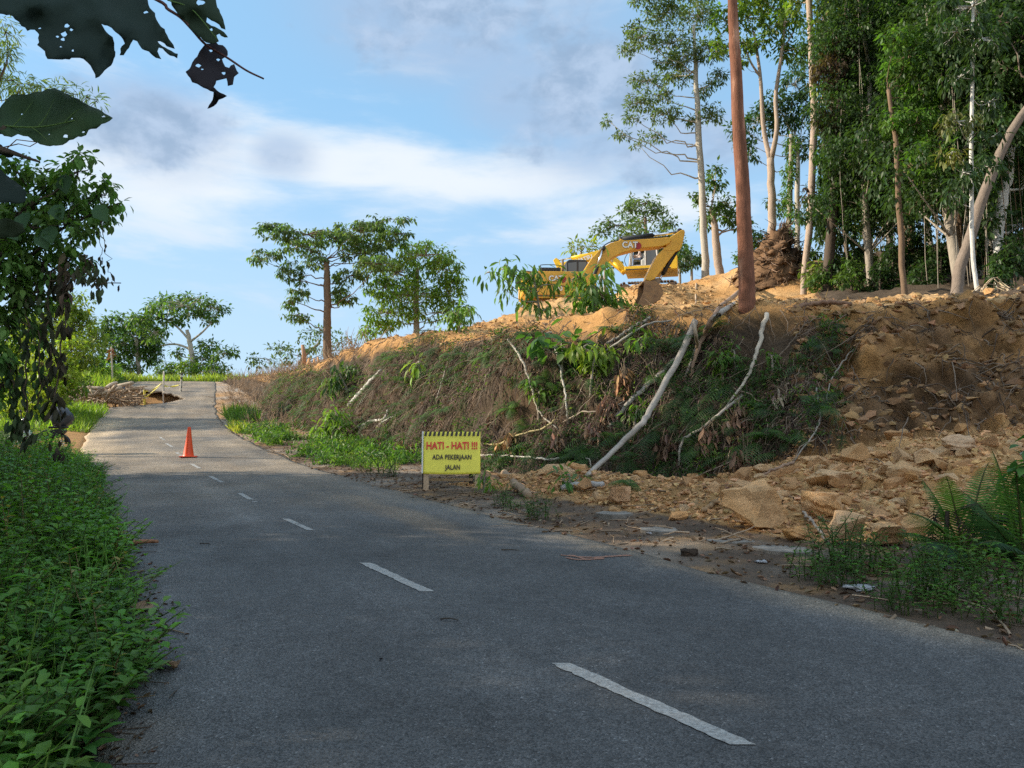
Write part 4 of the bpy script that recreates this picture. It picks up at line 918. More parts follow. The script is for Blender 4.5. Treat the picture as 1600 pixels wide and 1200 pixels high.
def seated_person(base_loc, rz):
    """operator on the cab seat: one continuous body"""
    me = bpy.data.meshes.new('person'); bm = bmesh.new()
    J = {'pelvis': (0, 0, .12, .15), 'belly': (.02, 0, .30, .14), 'chest': (.05, 0, .50, .16), 'neck': (.07, 0, .66, .06), 'jaw': (.10, 0, .73, .075), 'skull': (.09, 0, .83, .095), 'top': (.08, 0, .89, .07)}
    for sg, n in ((1, 'l'), (-1, 'r')):
        J.update({n + 'sh': (.05, sg * .19, .57, .07), n + 'el': (.14, sg * .24, .34, .05), n + 'wr': (.36, sg * .2, .33, .035), n + 'ha': (.43, sg * .19, .33, .04),
                  n + 'hip': (.06, sg * .09, .1, .1), n + 'kn': (.46, sg * .13, .12, .065), n + 'an': (.5, sg * .13, -.3, .045), n + 'to': (.64, sg * .13, -.36, .04)})
    lay = bm.verts.layers.skin.verify()
    v = {k: bm.verts.new(p[:3]) for k, p in J.items()}
    E = [('pelvis', 'belly'), ('belly', 'chest'), ('chest', 'neck'), ('neck', 'jaw'), ('jaw', 'skull'), ('skull', 'top')]
    for n in 'lr': E += [('chest', n + 'sh'), (n + 'sh', n + 'el'), (n + 'el', n + 'wr'), (n + 'wr', n + 'ha'), ('pelvis', n + 'hip'), (n + 'hip', n + 'kn'), (n + 'kn', n + 'an'), (n + 'an', n + 'to')]
    for a, b in E: bm.edges.new((v[a], v[b]))
    for k, p in J.items(): v[k][lay].radius = (p[3], p[3])
    v['pelvis'][lay].use_root = True
    bm.to_mesh(me); bm.free()
    tmp = bpy.data.objects.new('person', me); COL.objects.link(tmp)
    tmp.modifiers.new('s', 'SKIN'); sb = tmp.modifiers.new('d', 'SUBSURF'); sb.levels = 2; sb.render_levels = 2
    m2 = bpy.data.meshes.new_from_object(tmp.evaluated_get(bpy.context.evaluated_depsgraph_get())); bpy.data.objects.remove(tmp)
    m2.name = 'person'; n = len(m2.vertices); co = np.zeros(n * 3, np.float32); m2.vertices.foreach_get('co', co); co = co.reshape(-1, 3)
    skin = np.array((.28, .16, .10)); shirt = np.array((.62, .50, .47)); trous = np.array((.16, .2, .3))
    c = np.tile(shirt, (n, 1)); c[(co[:, 2] < .22)] = trous; c[(co[:, 2] > .67)] = skin; c[(co[:, 0] > .3) & (co[:, 2] > .25)] = skin; c[co[:, 2] < -.28] = (.04, .04, .04)
    a = m2.attributes.new('Col', 'FLOAT_COLOR', 'POINT'); a.data.foreach_set('color', np.concatenate([c, np.ones((n, 1))], 1).astype(np.float32).ravel())
    m2.materials.clear(); m2.materials.append(M_PERSON)
    for p in m2.polygons: p.use_smooth = True
    o = bpy.data.objects.new('person', m2); COL.objects.link(o); o.location = base_loc; o.rotation_euler = (0, 0, rz)
    tag(o, 'person in a pale shirt sitting at the controls of the bright yellow excavator', 'person')
    m = MB(); th = np.linspace(0, np.pi / 2, 6)
    for k in range(5):
        pass
    V = []; ns = 14
    for t in th:
        for a_ in np.linspace(0, 2 * np.pi, ns, endpoint=False): V.append((.085 + .108 * math.cos(t) * math.cos(a_), .1 * math.cos(t) * math.sin(a_), .84 + .085 * math.sin(t)))
    q = [(i * ns + j, i * ns + (j + 1) % ns, (i + 1) * ns + (j + 1) % ns, (i + 1) * ns + j) for i in range(5) for j in range(ns)]
    m.add(V, q); m.build('hair', M_BLACK, o)
    m = MB(); 
    for sg in (-1, 1):
        for k in range(4):
            y0 = sg * .19 + (k - 1.5) * .016; tube(m, spline([(.44, y0, .34), (.48, y0, .345), (.495, y0, .32), (.475, y0, .305)], 8), .009, 6, (.28, .16, .10))
        tube(m, spline([(.42, sg * .19 - sg * .03, .335), (.45, sg * .19 - sg * .05, .33), (.475, sg * .19 - sg * .045, .315)], 6), .01, 6, (.28, .16, .10))
    m.build('fingers', M_PERSON, o)
    m = MB(); tube(m, [(.19, 0, .80), (.215, 0, .785), (.19, 0, .77)], [.012, .02, .015], 6, (.28, .16, .10))
    for sg in (-1, 1): tube(m, [(.178, sg * .035 - .01, .815), (.182, sg * .035 + .01, .815)], .009, 6, (.02, .02, .02)); tube(m, [(.09, sg * .098, .82), (.09, sg * .107, .80), (.09, sg * .1, .78)], [.012, .018, .01], 6, (.28, .16, .10))
    tube(m, [(.182, -.025, .745), (.184, .025, .745)], .007, 6, (.2, .07, .06)); m.build('face', M_PERSON, o)
    return o
M_PERSON = mat_leaf('skin and cloth', trans=0, rough=.7)

def build_yellow_excavator():
    s = 24.0; d = 50; g = 10.95
    base = P(1014, 428, d); root = empty('excavator', (base[0], d, g), 'bright yellow excavator with an operator in its cab, standing behind the ochre one', 'excavator')
    zoff = base[2] - g
    L = lambda px, py: local(px, py, s, 1014, 428, zoff)
    tracks(root, -1.9, 1.9, 2.2, .6, .9, M_STEEL)
    m = MB(); prism(m, [L(978, 428), L(978, 421), L(1030, 421), L(1030, 405), L(1052, 404), L(1059, 408), L(1059, 428)], -1.3, 1.3); h = m.build('house', M_KOM, root, False); bevel(h, .05)
    m = MB(); a = L(980, 425.6); b = L(1058, 427.4); prism(m, [a, (b[0], a[1]), b, (a[0], b[1])], -1.322, -1.304); m.build('trim_line', M_INK, h, False)
    m = MB(); prism(m, [L(1034, 404.5), L(1034, 400.5), L(1050, 400.5), L(1052, 404.5)], -.9, .9); bevel(m.build('engine_hood', M_BLACK, root, False), .04)
    m = MB(); prism(m, [L(1049, 410), L(1058, 410), L(1058, 428), L(1049, 428)], -1.345, -1.302); m.build('side_door', M_KOM, h, False)
    # cab frame: posts and roof round an open room, glass panes behind the front one
    m = MB()
    P4 = {'fl': L(985.5, 421), 'ft': L(989, 390), 'rt': L(1027, 388), 'rl': L(1030, 421), 'ml': L(1010.5, 421), 'mt': L(1010.5, 388)}
    def bar(a, b, y, w=.07):
        a = np.array((a[0], y, a[1])); b = np.array((b[0], y, b[1])); tube(m, [a, (a + b) / 2, b], w, 4)
    for y in (-1.24, -.3): bar(P4['fl'], P4['ft'], y); bar(P4['rl'], P4['rt'], y); bar(P4['ml'], P4['mt'], y, .05); bar(P4['ft'], P4['rt'], y, .06); bar(P4['fl'], P4['rl'], y, .05)
    prism(m, [L(987, 390), L(989, 386), L(1025, 385), L(1029, 389)], -1.3, -.25)
    cab = m.build('cab', mat_simple('grey cab frame', (.35, .34, .33), .5), root, False)
    m = MB(); prism(m, [L(1012, 419), L(1012, 391), L(1025, 391), L(1028, 419)], -1.235, -1.215); m.build('window', M_GLASS, cab, False)
    m = MB(); prism(m, [L(988, 420), L(991, 391), L(1026, 390), L(1028, 420)], -.3, -.28); m.build('window', M_GLASS, cab, False)
    m = MB(); prism(m, [L(1003, 420), L(1003, 410), L(1006, 409.5), L(1008, 397), L(1011, 397), L(1010, 420)], -1.0, -.55); bevel(m.build('seat', mat_simple('light seat cover', (.55, .55, .52), .8), root, False), .05)
    boom = [L(981, 424), L(972, 408), L(955, 394), L(938, 386.5), L(925, 389), L(884, 402), L(874, 405), L(872, 409), L(876, 412), L(900, 406), L(932, 400), L(950, 406), L(966, 420), L(972, 426)]
    m = MB(); prism(m, boom, -.3, .3); bo = m.build('boom', M_KOM, root, False); bevel(bo, .03)
    a = L(893, 406.6); b = L(930, 395.7); ang = math.atan2(b[1] - a[1], b[0] - a[0])
    c = ((a[0] + b[0]) / 2, (a[1] + b[1]) / 2 + .02)
    T = Matrix.Translation((c[0] - .22, -.318, c[1] - .05)) @ Matrix.Rotation(-ang, 4, 'Y') @ SIDE
    text_mesh('KOMATSU', 'lettering', mat_simple('pale blue grey lettering', (.75, .75, .8), .6), bo, .36, T, .98, .012)
    stick = [L(861, 399), L(866, 395), L(870, 398), L(877, 408), L(884, 415), L(888, 424), L(888, 436), L(880, 437), L(870, 418)]
    m = MB(); prism(m, stick, -.24, .24); bevel(m.build('stick', M_KOM, root, False), .03)
    add_jack(root, L(928, 390), L(866, 398.5), .1, .6, body_mat=M_KOM)
    for y in (-.42, .42): add_jack(root, L(974, 424), L(948, 398), .09, .55, y=y, body_mat=M_KOM)
    add_jack(root, L(878, 406), L(887, 426), .08, .6)
    bucket(root, [L(889, 437), L(879, 437), L(872, 446), L(870, 455), L(876, 462), L(888, 466), L(900, 462), L(894, 450)], .55, M_DIRTSTEEL, M_STEEL)
    m = MB(); c = L(987, 421); tube(m, spline([(c[0] - .25, -1.28, c[1]), (c[0] - .35, -1.28, c[1] + .5), (c[0] + .1, -1.28, c[1] + 1.2)], 10), .025, 6); m.build('handrail', M_BLACK, cab)
    M = root.matrix_basis; rz = R(-13); root.rotation_euler = (0, 0, rz)
    sp = L(1002.5, 411.5); w = Matrix.Translation(root.location) @ Matrix.Rotation(rz, 4, 'Z') @ Vector((sp[0], -.78, sp[1]))
    seated_person(w, math.pi + rz)
build_yellow_excavator()

# --- warning board
def build_sign():
    pL, _ = onground(667, 763); pR, _ = onground(746, 764)
    mid = (pL + pR) / 2; Y = mid[1]; k = Y / 1200.0
    base = np.array((mid[0], mid[1], min(pL[2], pR[2])))
    root = empty('warning_sign', base, 'yellow roadworks warning board on wooden legs with red and dark lettering', 'sign', rz=R(4))
    W = 89 * k; Hh = 66 * k; leg = 24 * k; lw = 8 * k; tilt = R(-8)
    wood = mat_simple('raw timber', (.42, .30, .19), .8, nscale=6, nvar=.25, bump=.3, bscale=40); dark = mat_simple('dark timber', (.07, .055, .045), .85, nscale=8, nvar=.3, bump=.3)
    Mt = Matrix.Rotation(tilt, 3, 'X')
    def tl(v): return Mt @ Vector(v)
    for sg in (-1, 1):
        m = MB(); hl = leg + Hh - .02; c = tl((sg * (W / 2 - lw * .55 - (.004 if sg < 0 else 0)), .03, hl / 2 - .03)); box(m, c, (lw, .04, hl), M=Mt); o = m.build('leg', wood, root, False)
        m = MB(); Mr = Matrix.Rotation(R(15), 3, 'X'); hb = (leg + Hh) * 1.0; c2 = Vector((sg * (W / 2 - lw * .55) * (1.0 if sg < 0 else .76) - (.05 if sg < 0 else 0), 0, 0)); top = tl((0, .075, leg + Hh - .06))
        cc = top + Mr @ Vector((0, 0, -hb / 2 + .02)); box(m, (c2.x, cc.y + .03, cc.z), (lw * .85, .04, hb), M=Mr); m.build('leg', dark, root, False)
    m = MB(); box(m, (-W * .06, .34, leg * .56), (W * .86, .03, .055)); m.build('crossbar', wood, root, False)
    # the printed sheet, slightly slack, wrapped round the left edge
    nx, nz = 26, 18; V = []
    sl = fbm(np.stack([np.repeat(np.linspace(0, 3, nx), nz), np.tile(np.linspace(0, 2, nz), nx), np.zeros(nx * nz)], 1), 3, 5).reshape(nx, nz) * .012
    for i in range(nx):
        for j in range(nz):
            a = i / (nx - 1); b = j / (nz - 1); x = (a - .5) * W; zz = leg + b * Hh - .012 * math.sin(a * math.pi) * (1 - b) * 1.2
            V.append(tl((x, -.004 + sl[i, j] * (1 if 0 < i < nx - 1 else .3), zz)))
    q = [(i * nz + j, (i + 1) * nz + j, (i + 1) * nz + j + 1, i * nz + j + 1) for i in range(nx - 1) for j in range(nz - 1)]
    m = MB(); m.add([tuple(v) for v in V], q); sheet = m.build('sheet', mat_simple('yellow printed sheet', (.86, .78, .09), .45, nscale=4, nvar=.07, spec=.4), root)
    sol = sheet.modifiers.new('thick', 'SOLIDIFY'); sol.thickness = .008
    m = MB(); c = tl((-W / 2 - .018, .02, leg + Hh / 2 + .01)); box(m, c, (.03, .045, Hh * 1.0), M=Mt); m.build('edge_wrap', mat_simple('white sheet back', (.7, .7, .66), .6), root, False)
    st = MB(); ns = 13; sh = 7.0 * k
    for a in range(ns):
        x0 = -W / 2 + .012 + a * (W - .0) / ns; w2 = W / ns * .52
        vv = [(x0, leg + Hh - sh), (x0 + w2, leg + Hh - sh), (x0 + w2 + .018, leg + Hh - .002), (x0 + .018, leg + Hh - .002)]
        st.add([tuple(tl((x, -.0215, z))) for x, z in vv] + [tuple(tl((x, -.0195, z))) for x, z in vv], [(0, 1, 2, 3), (7, 6, 5, 4), (0, 4, 5, 1), (1, 5, 6, 2), (2, 6, 7, 3), (3, 7, 4, 0)])
    st.build('stripes', M_INK, sheet, False)
    def line(t, z, h, mat, sx, bold, x=0, gap=1.0):
        T = Matrix.Translation(tl((x, -.0195, z))) @ Mt.to_4x4() @ SIDE; text_mesh(t, 'lettering', mat, sheet, h, T, sx, bold, depth=.002, gap=gap)
    ww = W / 1.0
    line('HATI - HATI !!!', leg + Hh * .655, .205, M_RED, .80, .0055, .0, .98)
    line('ADA PEKERJAAN', leg + Hh * .385, .135, M_INK, .78, .003, .005)
    line('JALAN', leg + Hh * .145, .135, M_INK, .78, .003, .02)
build_sign()

# --- traffic cone
def build_cone():
    c, _ = onground(294, 723); k = c[1] / 1200.0; h = 47 * k
    root = empty('traffic_cone', (c[0], c[1], road_z(c[0] - cx(c[1]), c[1])), 'plain orange traffic cone standing on the centre line of the road', 'cone', rz=R(20))
    mo = mat_simple('orange plastic', (.78, .085, .02), .45, nscale=5, nvar=.08, spec=.4)
    m = MB(); prof = [(.165 / .9 * h, .035), (.155 / .9 * h, .06), (.15 / .9 * h, .075), (.10 / .9 * h, h * .45), (.06 / .9 * h, h * .85), (.045 / .9 * h, h * .975), (.035 / .9 * h, h), (.024 / .9 * h, h), (.022 / .9 * h, h * .9)]
    ns = 28; V = [(r * math.cos(a), r * math.sin(a), z) for r, z in prof for a in np.linspace(0, 2 * np.pi, ns, endpoint=False)]
    m.add(V, [(i * ns + j, i * ns + (j + 1) % ns, (i + 1) * ns + (j + 1) % ns, (i + 1) * ns + j) for i in range(len(prof) - 1) for j in range(ns)]); m.build('body', mo, root)
    m = MB(); b = .245 / .9 * h; box(m, (0, 0, .02), (2 * b, 2 * b, .034)); o = m.build('base', mo, root, False); bevel(o, .012, 2)
build_cone()

# --- poles and tape round the washed out edge
M_TAPE = mat_simple('yellow barrier tape', (.62, .52, .06), .5, nscale=9, nvar=.2)
def pole(px, py0, py1, label, cols, lean=0, w=3.5, Y=None):
    c, _ = onground(px, py0); c = c.copy(); k = c[1] / 1200.0; top = P(px + lean, py1, c[1])
    root = empty('barrier_pole', c, label, 'pole', 'poles round the washed out edge')
    m = MB(); tube(m, spline([c + (0, 0, -.2), (c + top) / 2 + rng.normal(size=3) * .02, top], 12), [w * k / 2] * 11 + [w * k / 2.4], 8, cols[0]); part(m, 'stake', M_WOOD, root)
    if len(cols) > 1:
        m = MB(); d = (top - c)
        for t in np.arange(.1, .96, .17): tube(m, [c + d * t, c + d * (t + .04), c + d * (t + .085)], w * k / 2 + .006, 8, cols[1], cap=False)
        part(m, 'bands', M_WOOD, root)
    return c, top
T1 = pole(256, 630, 580, 'thin pale pole standing at the near lip of the washed out hole', [(.55, .5, .42)], w=3)
T2 = pole(282, 624, 584, 'thin pole with dark bands at the tip of the washed out hole', [(.5, .46, .38), (.06, .05, .04)], lean=2, w=3)
T3 = pole(226, 632, 608, 'short yellow painted stake beside the drooping tape', [(.6, .5, .1)], w=4)
T4 = pole(187, 634, 598, 'leaning brown stick at the edge of the timber heap', [(.3, .2, .12)], lean=-6, w=4)
T5 = pole(176, 600, 542, 'tall thin stick topped with dry brown leaves above the timber heap', [(.45, .38, .28)], lean=-2, w=2.5)
m = MB(); leaves(m, np.repeat(T5[1][None], 14, 0) - np.array((0, 0, 1.)) * rng.random((14, 1)) * .8, rdir(14) + (0, 0, -.8), np.array((0, 0, 1.)), .45, .18, T_CURL, tint((.34, .17, .08), 14)); solo(m, 'dry_leaf_bunch', M_DRY, T5[1], 'bunch of rusty dry leaves hung on the tall thin stick', 'leaves')
def tape(a, b, sag, label):
    a = np.array(a); b = np.array(b); m = MB(); n = 16; t = np.linspace(0, 1, n)[:, None]; q = a + (b - a) * t - np.array((0, 0, 1.)) * sag * 4 * t * (1 - t)
    tw = np.linspace(0, 5, n); w = .06; V = []
    for k in range(n): dv = np.array((0, math.sin(tw[k]) * .6, math.cos(tw[k]))) * w; V += [q[k] - dv, q[k] + dv]
    m.add(V, [(2 * k, 2 * k + 2, 2 * k + 3, 2 * k + 1) for k in range(n - 1)])
    o = solo(m, 'barrier_tape', M_TAPE, a, label, 'tape', 'yellow tape round the washed out edge'); o.modifiers.new('t', 'SOLIDIFY').thickness = .004
mid = lambda T, f: T[0] + (T[1] - T[0]) * f
tape(mid(T3, .9), mid(T1, .72), .25, 'yellow tape running from the short yellow stake to the pale pole'); tape(mid(T1, .55), mid(T2, .6), .12, 'yellow tape strung between the two thin poles')
g1, _ = onground(199, 642); g2, _ = onground(215, 640)
tape(g1 + (0, 0, .05), mid(T1, .66), .1, 'long slanting tape from the ground stones up to the pale pole'); tape(g2 + (0, 0, .05), mid(T3, .8), .25, 'slack tape dropping from the short yellow stake to the ground')
tape(mid(T4, .8), mid(T5, .15), .3, 'faded tape between the brown stick and the tall thin stick')

# --- motorcycle with a wrapped load, behind the hanging vines
def build_bike():
    c = P(60, 690, 24.5); x, y = c[0], c[1]; g = gz(x, y)
    root = empty('motorcycle', (x, y, g), 'parked motorcycle with white fairing and a black wrapped load behind the vines', 'motorcycle', rz=R(14))
    white = mat_simple('white fairing', (.75, .72, .74), .35); dark = M_BLACK
    for xx in (-.62, .62):
        m = MB(); a = np.linspace(0, 2 * np.pi, 25); tube(m, [(xx + .27 * math.cos(t), 0, .29 + .27 * math.sin(t)) for t in a], .05, 8); w = m.build('wheel', dark, root)
        m = MB(); cyl(m, (xx, -.06, .29), (xx, .06, .29), .05)
        for t in np.linspace(0, np.pi, 5, endpoint=False): tube(m, [(xx - .24 * math.cos(t), 0, .29 - .24 * math.sin(t)), (xx + .24 * math.cos(t), 0, .29 + .24 * math.sin(t))], .012, 5)
        m.build('rim', M_CHROME, w)
    m = MB(); prism(m, [(-.62, .5), (-.55, .95), (-.42, 1.12), (-.34, 1.05), (-.30, .75), (-.12, .52), (.1, .48), (.1, .36), (-.28, .34), (-.4, .5)], -.17, .17); bevel(m.build('fairing', white, root, False), .05, 3)
    m = MB(); prism(m, [(-.1, .52), (.15, .72), (.75, .78), (.8, .68), (.6, .48), (.15, .42)], -.14, .14); bevel(m.build('body', dark, root, False), .05, 3)
    m = MB(); tube(m, spline([(-.4, -.36, 1.12), (-.44, -.1, 1.06), (-.44, .1, 1.06), (-.4, .36, 1.12)], 14), .018, 8); h = m.build('handlebar', dark, root)
    for sg in (-1, 1):
        m = MB(); tube(m, [(-.42, sg * .25, 1.1), (-.45, sg * .28, 1.28)], .01, 6); box(m, (-.45, sg * .29, 1.31), (.03, .13, .08)); m.build('mirror', dark, h)
    m = MB(); cyl(m, (-.6, 0, .82), (-.52, 0, .82), .09); m.build('headlight', M_CHROME, root)
    m = MB(); prism(m, [(.3, .78), (.28, .84), (.8, .86), (.82, .78)], -.15, .15); bevel(m.build('seat', dark, root, False), .03)
    m = MB(); tube(m, [(-.62, -.08, .3), (-.42, -.08, 1.0)], .025, 6); tube(m, [(-.62, .08, .3), (-.42, .08, 1.0)], .025, 6); m.build('fork', M_CHROME, root)
    # wrapped load on the carrier
    n = 18; V = []; nz = 12
    for i in range(nz):
        for j in range(n):
            t = i / (nz - 1); a = 2 * np.pi * j / n; r = (.34 + .06 * math.sin(3 * a + 5 * t) + .03 * math.sin(7 * a - 9 * t)) * math.sin(math.pi * (.08 + .9 * t)) ** .5
            V.append((.62 + r * math.cos(a) * .95, r * .7 * math.sin(a), .84 + t * .62 + .04 * math.sin(5 * a + t * 12)))
    m = MB(); m.add(V, [(i * n + j, i * n + (j + 1) % n, (i + 1) * n + (j + 1) % n, (i + 1) * n + j) for i in range(nz - 1) for j in range(n)], None); m.ngon([V[(nz - 1) * n + j] for j in range(n)], [list(range(n))]); m.ngon([V[j] for j in range(n)], [list(range(n))[::-1]])
    o = solo(m, 'wrapped_load', mat_simple('black plastic sheet', (.05, .055, .065), .22, nscale=5, nvar=.4, bump=.7, bscale=6), (0, 0, 0), 'bulky load wrapped in shiny black plastic on the motorcycle carrier', 'load'); o.location = (x, y, g); o.rotation_euler = (0, 0, R(14))
build_bike()

# --- bark stripped pole
def build_pole():
    c, _ = onground(1168, 476); d = c[1]; s = d / 1200
    pts = [c - (0, 0, .5)] + [P(x, y, d) for x, y in ((1168, 470), (1163, 360), (1155, 200), (1147, 60), (1141, -40), (1137, -110))]
    m = MB(); sp = spline(pts, 200); w = np.interp(np.linspace(0, 1, 200), [0, .2, .45, .7, 1], np.array([29, 25.5, 21, 16, 11.5]) * s / 2)
    sp[2:, :2] += (fbm(np.stack([np.arange(198) * .04] * 3, 1), 3, 3) * .05)[:, None]
    col = np.array((.20, .088, .055)) 
    tube(m, sp, w, 28, col, rough=.012)
    cc = m.c[-1]; v = m.v[-1]; n = fbm(v * np.array((9, 9, 1.1)), 5, 9)[:, None] * .7 + fbm(v * np.array((3, 3, 3.)), 3, 19)[:, None] * .5; m.c[-1] = np.clip(cc * (1 + .7 * n) + np.array((.20, .15, .11)) * np.clip(n * 2.2 - .3, 0, 1), .02, .6)
    o = solo(m, 'wooden_pole', M_BARK, c, 'tall reddish brown bark stripped pole rising from the cut bank', 'pole')
build_pole()
# ------------------------------------------------------------------ rocks
def hull_rock(seed, n=16, flat=.75, sub=0, cut=.25):
    r_ = np.random.default_rng(seed); bm = bmesh.new()
    p = r_.uniform(-1, 1, (n, 3)); p /= np.maximum(np.linalg.norm(p, axis=1, keepdims=True) ** .6, .3); p *= (1, .8, flat)
    for q in p: bm.verts.new(q)
    bmesh.ops.convex_hull(bm, input=bm.verts)
    loose = [v for v in bm.verts if not v.link_faces]; bmesh.ops.delete(bm, geom=loose, context='VERTS')
    bmesh.ops.dissolve_limit(bm, angle_limit=.25, verts=bm.verts, edges=bm.edges)
    if sub:
        bmesh.ops.triangulate(bm, faces=bm.faces); bmesh.ops.subdivide_edges(bm, edges=bm.edges, cuts=sub, use_grid_fill=True)
    bmesh.ops.triangulate(bm, faces=bm.faces)
    V = np.array([v.co for v in bm.verts]); F = np.array([[v.index for v in f.verts] for f in bm.faces]); bm.free()
    return V, F
def rock_mesh(seed, base, sub=3, rough=.07, strata=.05):
    V, F = hull_rock(seed, 15, .72, sub)
    d = fbm(V * 2.2 + seed, 4, seed); nrm = unit(V)
    lay = np.floor((V[:, 2] + .25 * V[:, 0] + .15 * fbm(V * 1.5 + seed, 2, seed + 3)) * 7); hl = np.modf(np.abs(np.sin(lay * 12.9898 + seed) * 43758.5))[0]
    V = V + nrm * (d * rough)[:, None] + nrm * ((hl - .5) * strata)[:, None]
    c = np.asarray(base) * (1 + .28 * fbm(V * 1.6 + seed, 3, seed + 7)[:, None] + .16 * (hl - .5)[:, None])
    c = c + np.array((.10, .03, -.03)) * np.clip(fbm(V * 1.1 + seed, 2, seed + 17), 0, 1)[:, None]
    m = MB(); m.add(V, t=F, col=np.clip(c, .02, .7)); me = m.mesh('rock', False); me.materials.append(M_ROCK); return me
ROCKC = [(.55, .33, .165), (.50, .28, .125), (.58, .38, .21), (.45, .25, .115), (.56, .325, .15)]
rmesh = [rock_mesh(200 + k, ROCKC[k % 5], 2) for k in range(9)]
def place_rock(me, p, n, sc, label, group, sink=.37, name='rock'):
    o = bpy.data.objects.new(name, me); COL.objects.link(o); sc = np.array(sc) * (1, 1, 1)
    o.scale = sc; o.rotation_euler = (rng.uniform(-.35, .35), rng.uniform(-.35, .35), rng.uniform(0, 6.28))
    q = np.asarray(p) + np.asarray(n) * (sc.mean() * .6 * (1 - 2 * sink)); o.location = tuple(q)
    return tag(o, label, 'rock', group)
n_sc = 0; tries = 0; placed = []
while n_sc < 190 and tries < 6000:
    tries += 1
    x = rng.uniform(3.2, 13.5); y = rng.uniform(8.2, 17); uu = x - float(cx(y))
    if SCREE(x, y) < float(H(x, y)) - .08 or uu < 5.2 or x / y > .74: continue
    low = 1 - min(1, max(0, (SCREE(x, y) - .5) / 2.2)); r = (.05 + .17 * rng.random() ** 2.2) * (1 + .5 * low)
    if any((x - a) ** 2 + (y - b) ** 2 < (.7 * (r + c)) ** 2 for a, b, c in placed): continue
    placed.append((x, y, r)); h = gpt(x, y); n_sc += 1
    place_rock(rmesh[n_sc % 9], h, (0, 0, 1), (r * rng.uniform(.9, 1.5), r * rng.uniform(.8, 1.1), r * rng.uniform(.6, 1)), 'angular ochre rock lying in the scree fan under the scar', 'rocks of the scree fan')
n_t = 0; placed2 = []
while n_t < 88:
    y = rng.uniform(9.8, 16.2); uu = float(u_rid(y)) + rng.normal() * .6; x = uu + float(cx(y)); r = .06 + .17 * rng.random() ** 2
    if SCREE(x, y) > float(H(x, y)) - .02 or any((x - a) ** 2 + (y - b) ** 2 < (.6 * (r + c)) ** 2 for a, b, c in placed2): continue
    placed2.append((x, y, r)); n_t += 1
    place_rock(rmesh[(n_t * 5) % 9], gpt(x, y), (0, 0, 1), (r * rng.uniform(.9, 1.6), r * rng.uniform(.8, 1.1), r * rng.uniform(.6, 1)), 'ochre rock in the low ridge of debris along the foot of the bank', 'rocks of the debris ridge')
n_r = 0
while n_r < 22:
    px = rng.uniform(1240, 1600); py = rng.uniform(452, 478); h, n = hit(px, py)
    if h is None or h[1] > 26: n_r += 1; continue
    r = .06 + .14 * rng.random() ** 2; n_r += 1
    place_rock(rmesh[(n_r * 3) % 9], h, (0, 0, 1), (r * 1.3, r, r * .8), 'sunlit ochre rock along the rim of the cut below the forest', 'rocks along the rim')
def boulder(px, py, wpx, hpx, seed, col, label, rot=(0, 0, 0), dep=.8, sinkpx=0):
    h, n = onground(px, py + hpx * .5); k = h[1] / 1200.0; sx = wpx * k / 2; sz = hpx * k / 2
    me = rock_mesh(seed, col, 5, .11, .12)
    v = np.zeros(len(me.vertices) * 3, np.float32); me.vertices.foreach_get('co', v); v = v.reshape(-1, 3); ext = np.abs(v).max(0)
    o = bpy.data.objects.new('boulder', me); COL.objects.link(o); o.scale = (sx / ext[0], sx * dep / ext[1], sz / ext[2]); o.rotation_euler = rot
    o.location = (h[0], h[1] + sx * dep * .35, h[2] + sz * .82); tag(o, label, 'boulder')
boulder(1181, 787, 96, 78, 311, (0.555, 0.341, 0.171), 'largest ochre boulder, wedge shaped with a slanting layered top', (0, R(-14), R(20)), .7)
boulder(1287, 785, 62, 44, 312, (0.566, 0.330, 0.159), 'blocky ochre boulder perched over a dark gap beside the largest boulder', (0, 0, R(-25)), .8)
boulder(1328, 822, 62, 60, 313, (0.543, 0.352, 0.195), 'rounded layered boulder at the foot of the scree', (R(10), R(14), R(50)), .9)
boulder(1248, 832, 50, 28, 314, (0.507, 0.286, 0.134), 'low ochre boulder under the dark gap at the scree foot', (0, 0, R(15)), .9)
boulder(1305, 748, 74, 32, 315, (0.578, 0.374, 0.207), 'flat slab of rock lying on top of the blocky boulder', (0, R(8), R(10)), .8)
boulder(1395, 835, 66, 40, 316, (0.519, 0.319, 0.159), 'broad lumpy boulder beside the fern at the scree foot', (0, 0, R(80)), .9)
boulder(968, 772, 40, 32, 317, (0.543, 0.330, 0.183), 'round ochre boulder on the debris ridge above the pale log', (0, 0, R(10)), .9)
boulder(1418, 733, 54, 34, 318, (0.555, 0.341, 0.171), 'squarish boulder in the middle of the scree', (0, 0, R(40)), .9)
boulder(1505, 690, 52, 30, 319, (0.590, 0.396, 0.244), 'pale elongated boulder high on the scree', (0, R(-8), R(20)), .8)
boulder(1450, 712, 40, 30, 320, (0.555, 0.363, 0.207), 'pale knobbly boulder left of the elongated one on the scree', (0, 0, R(70)), .9)
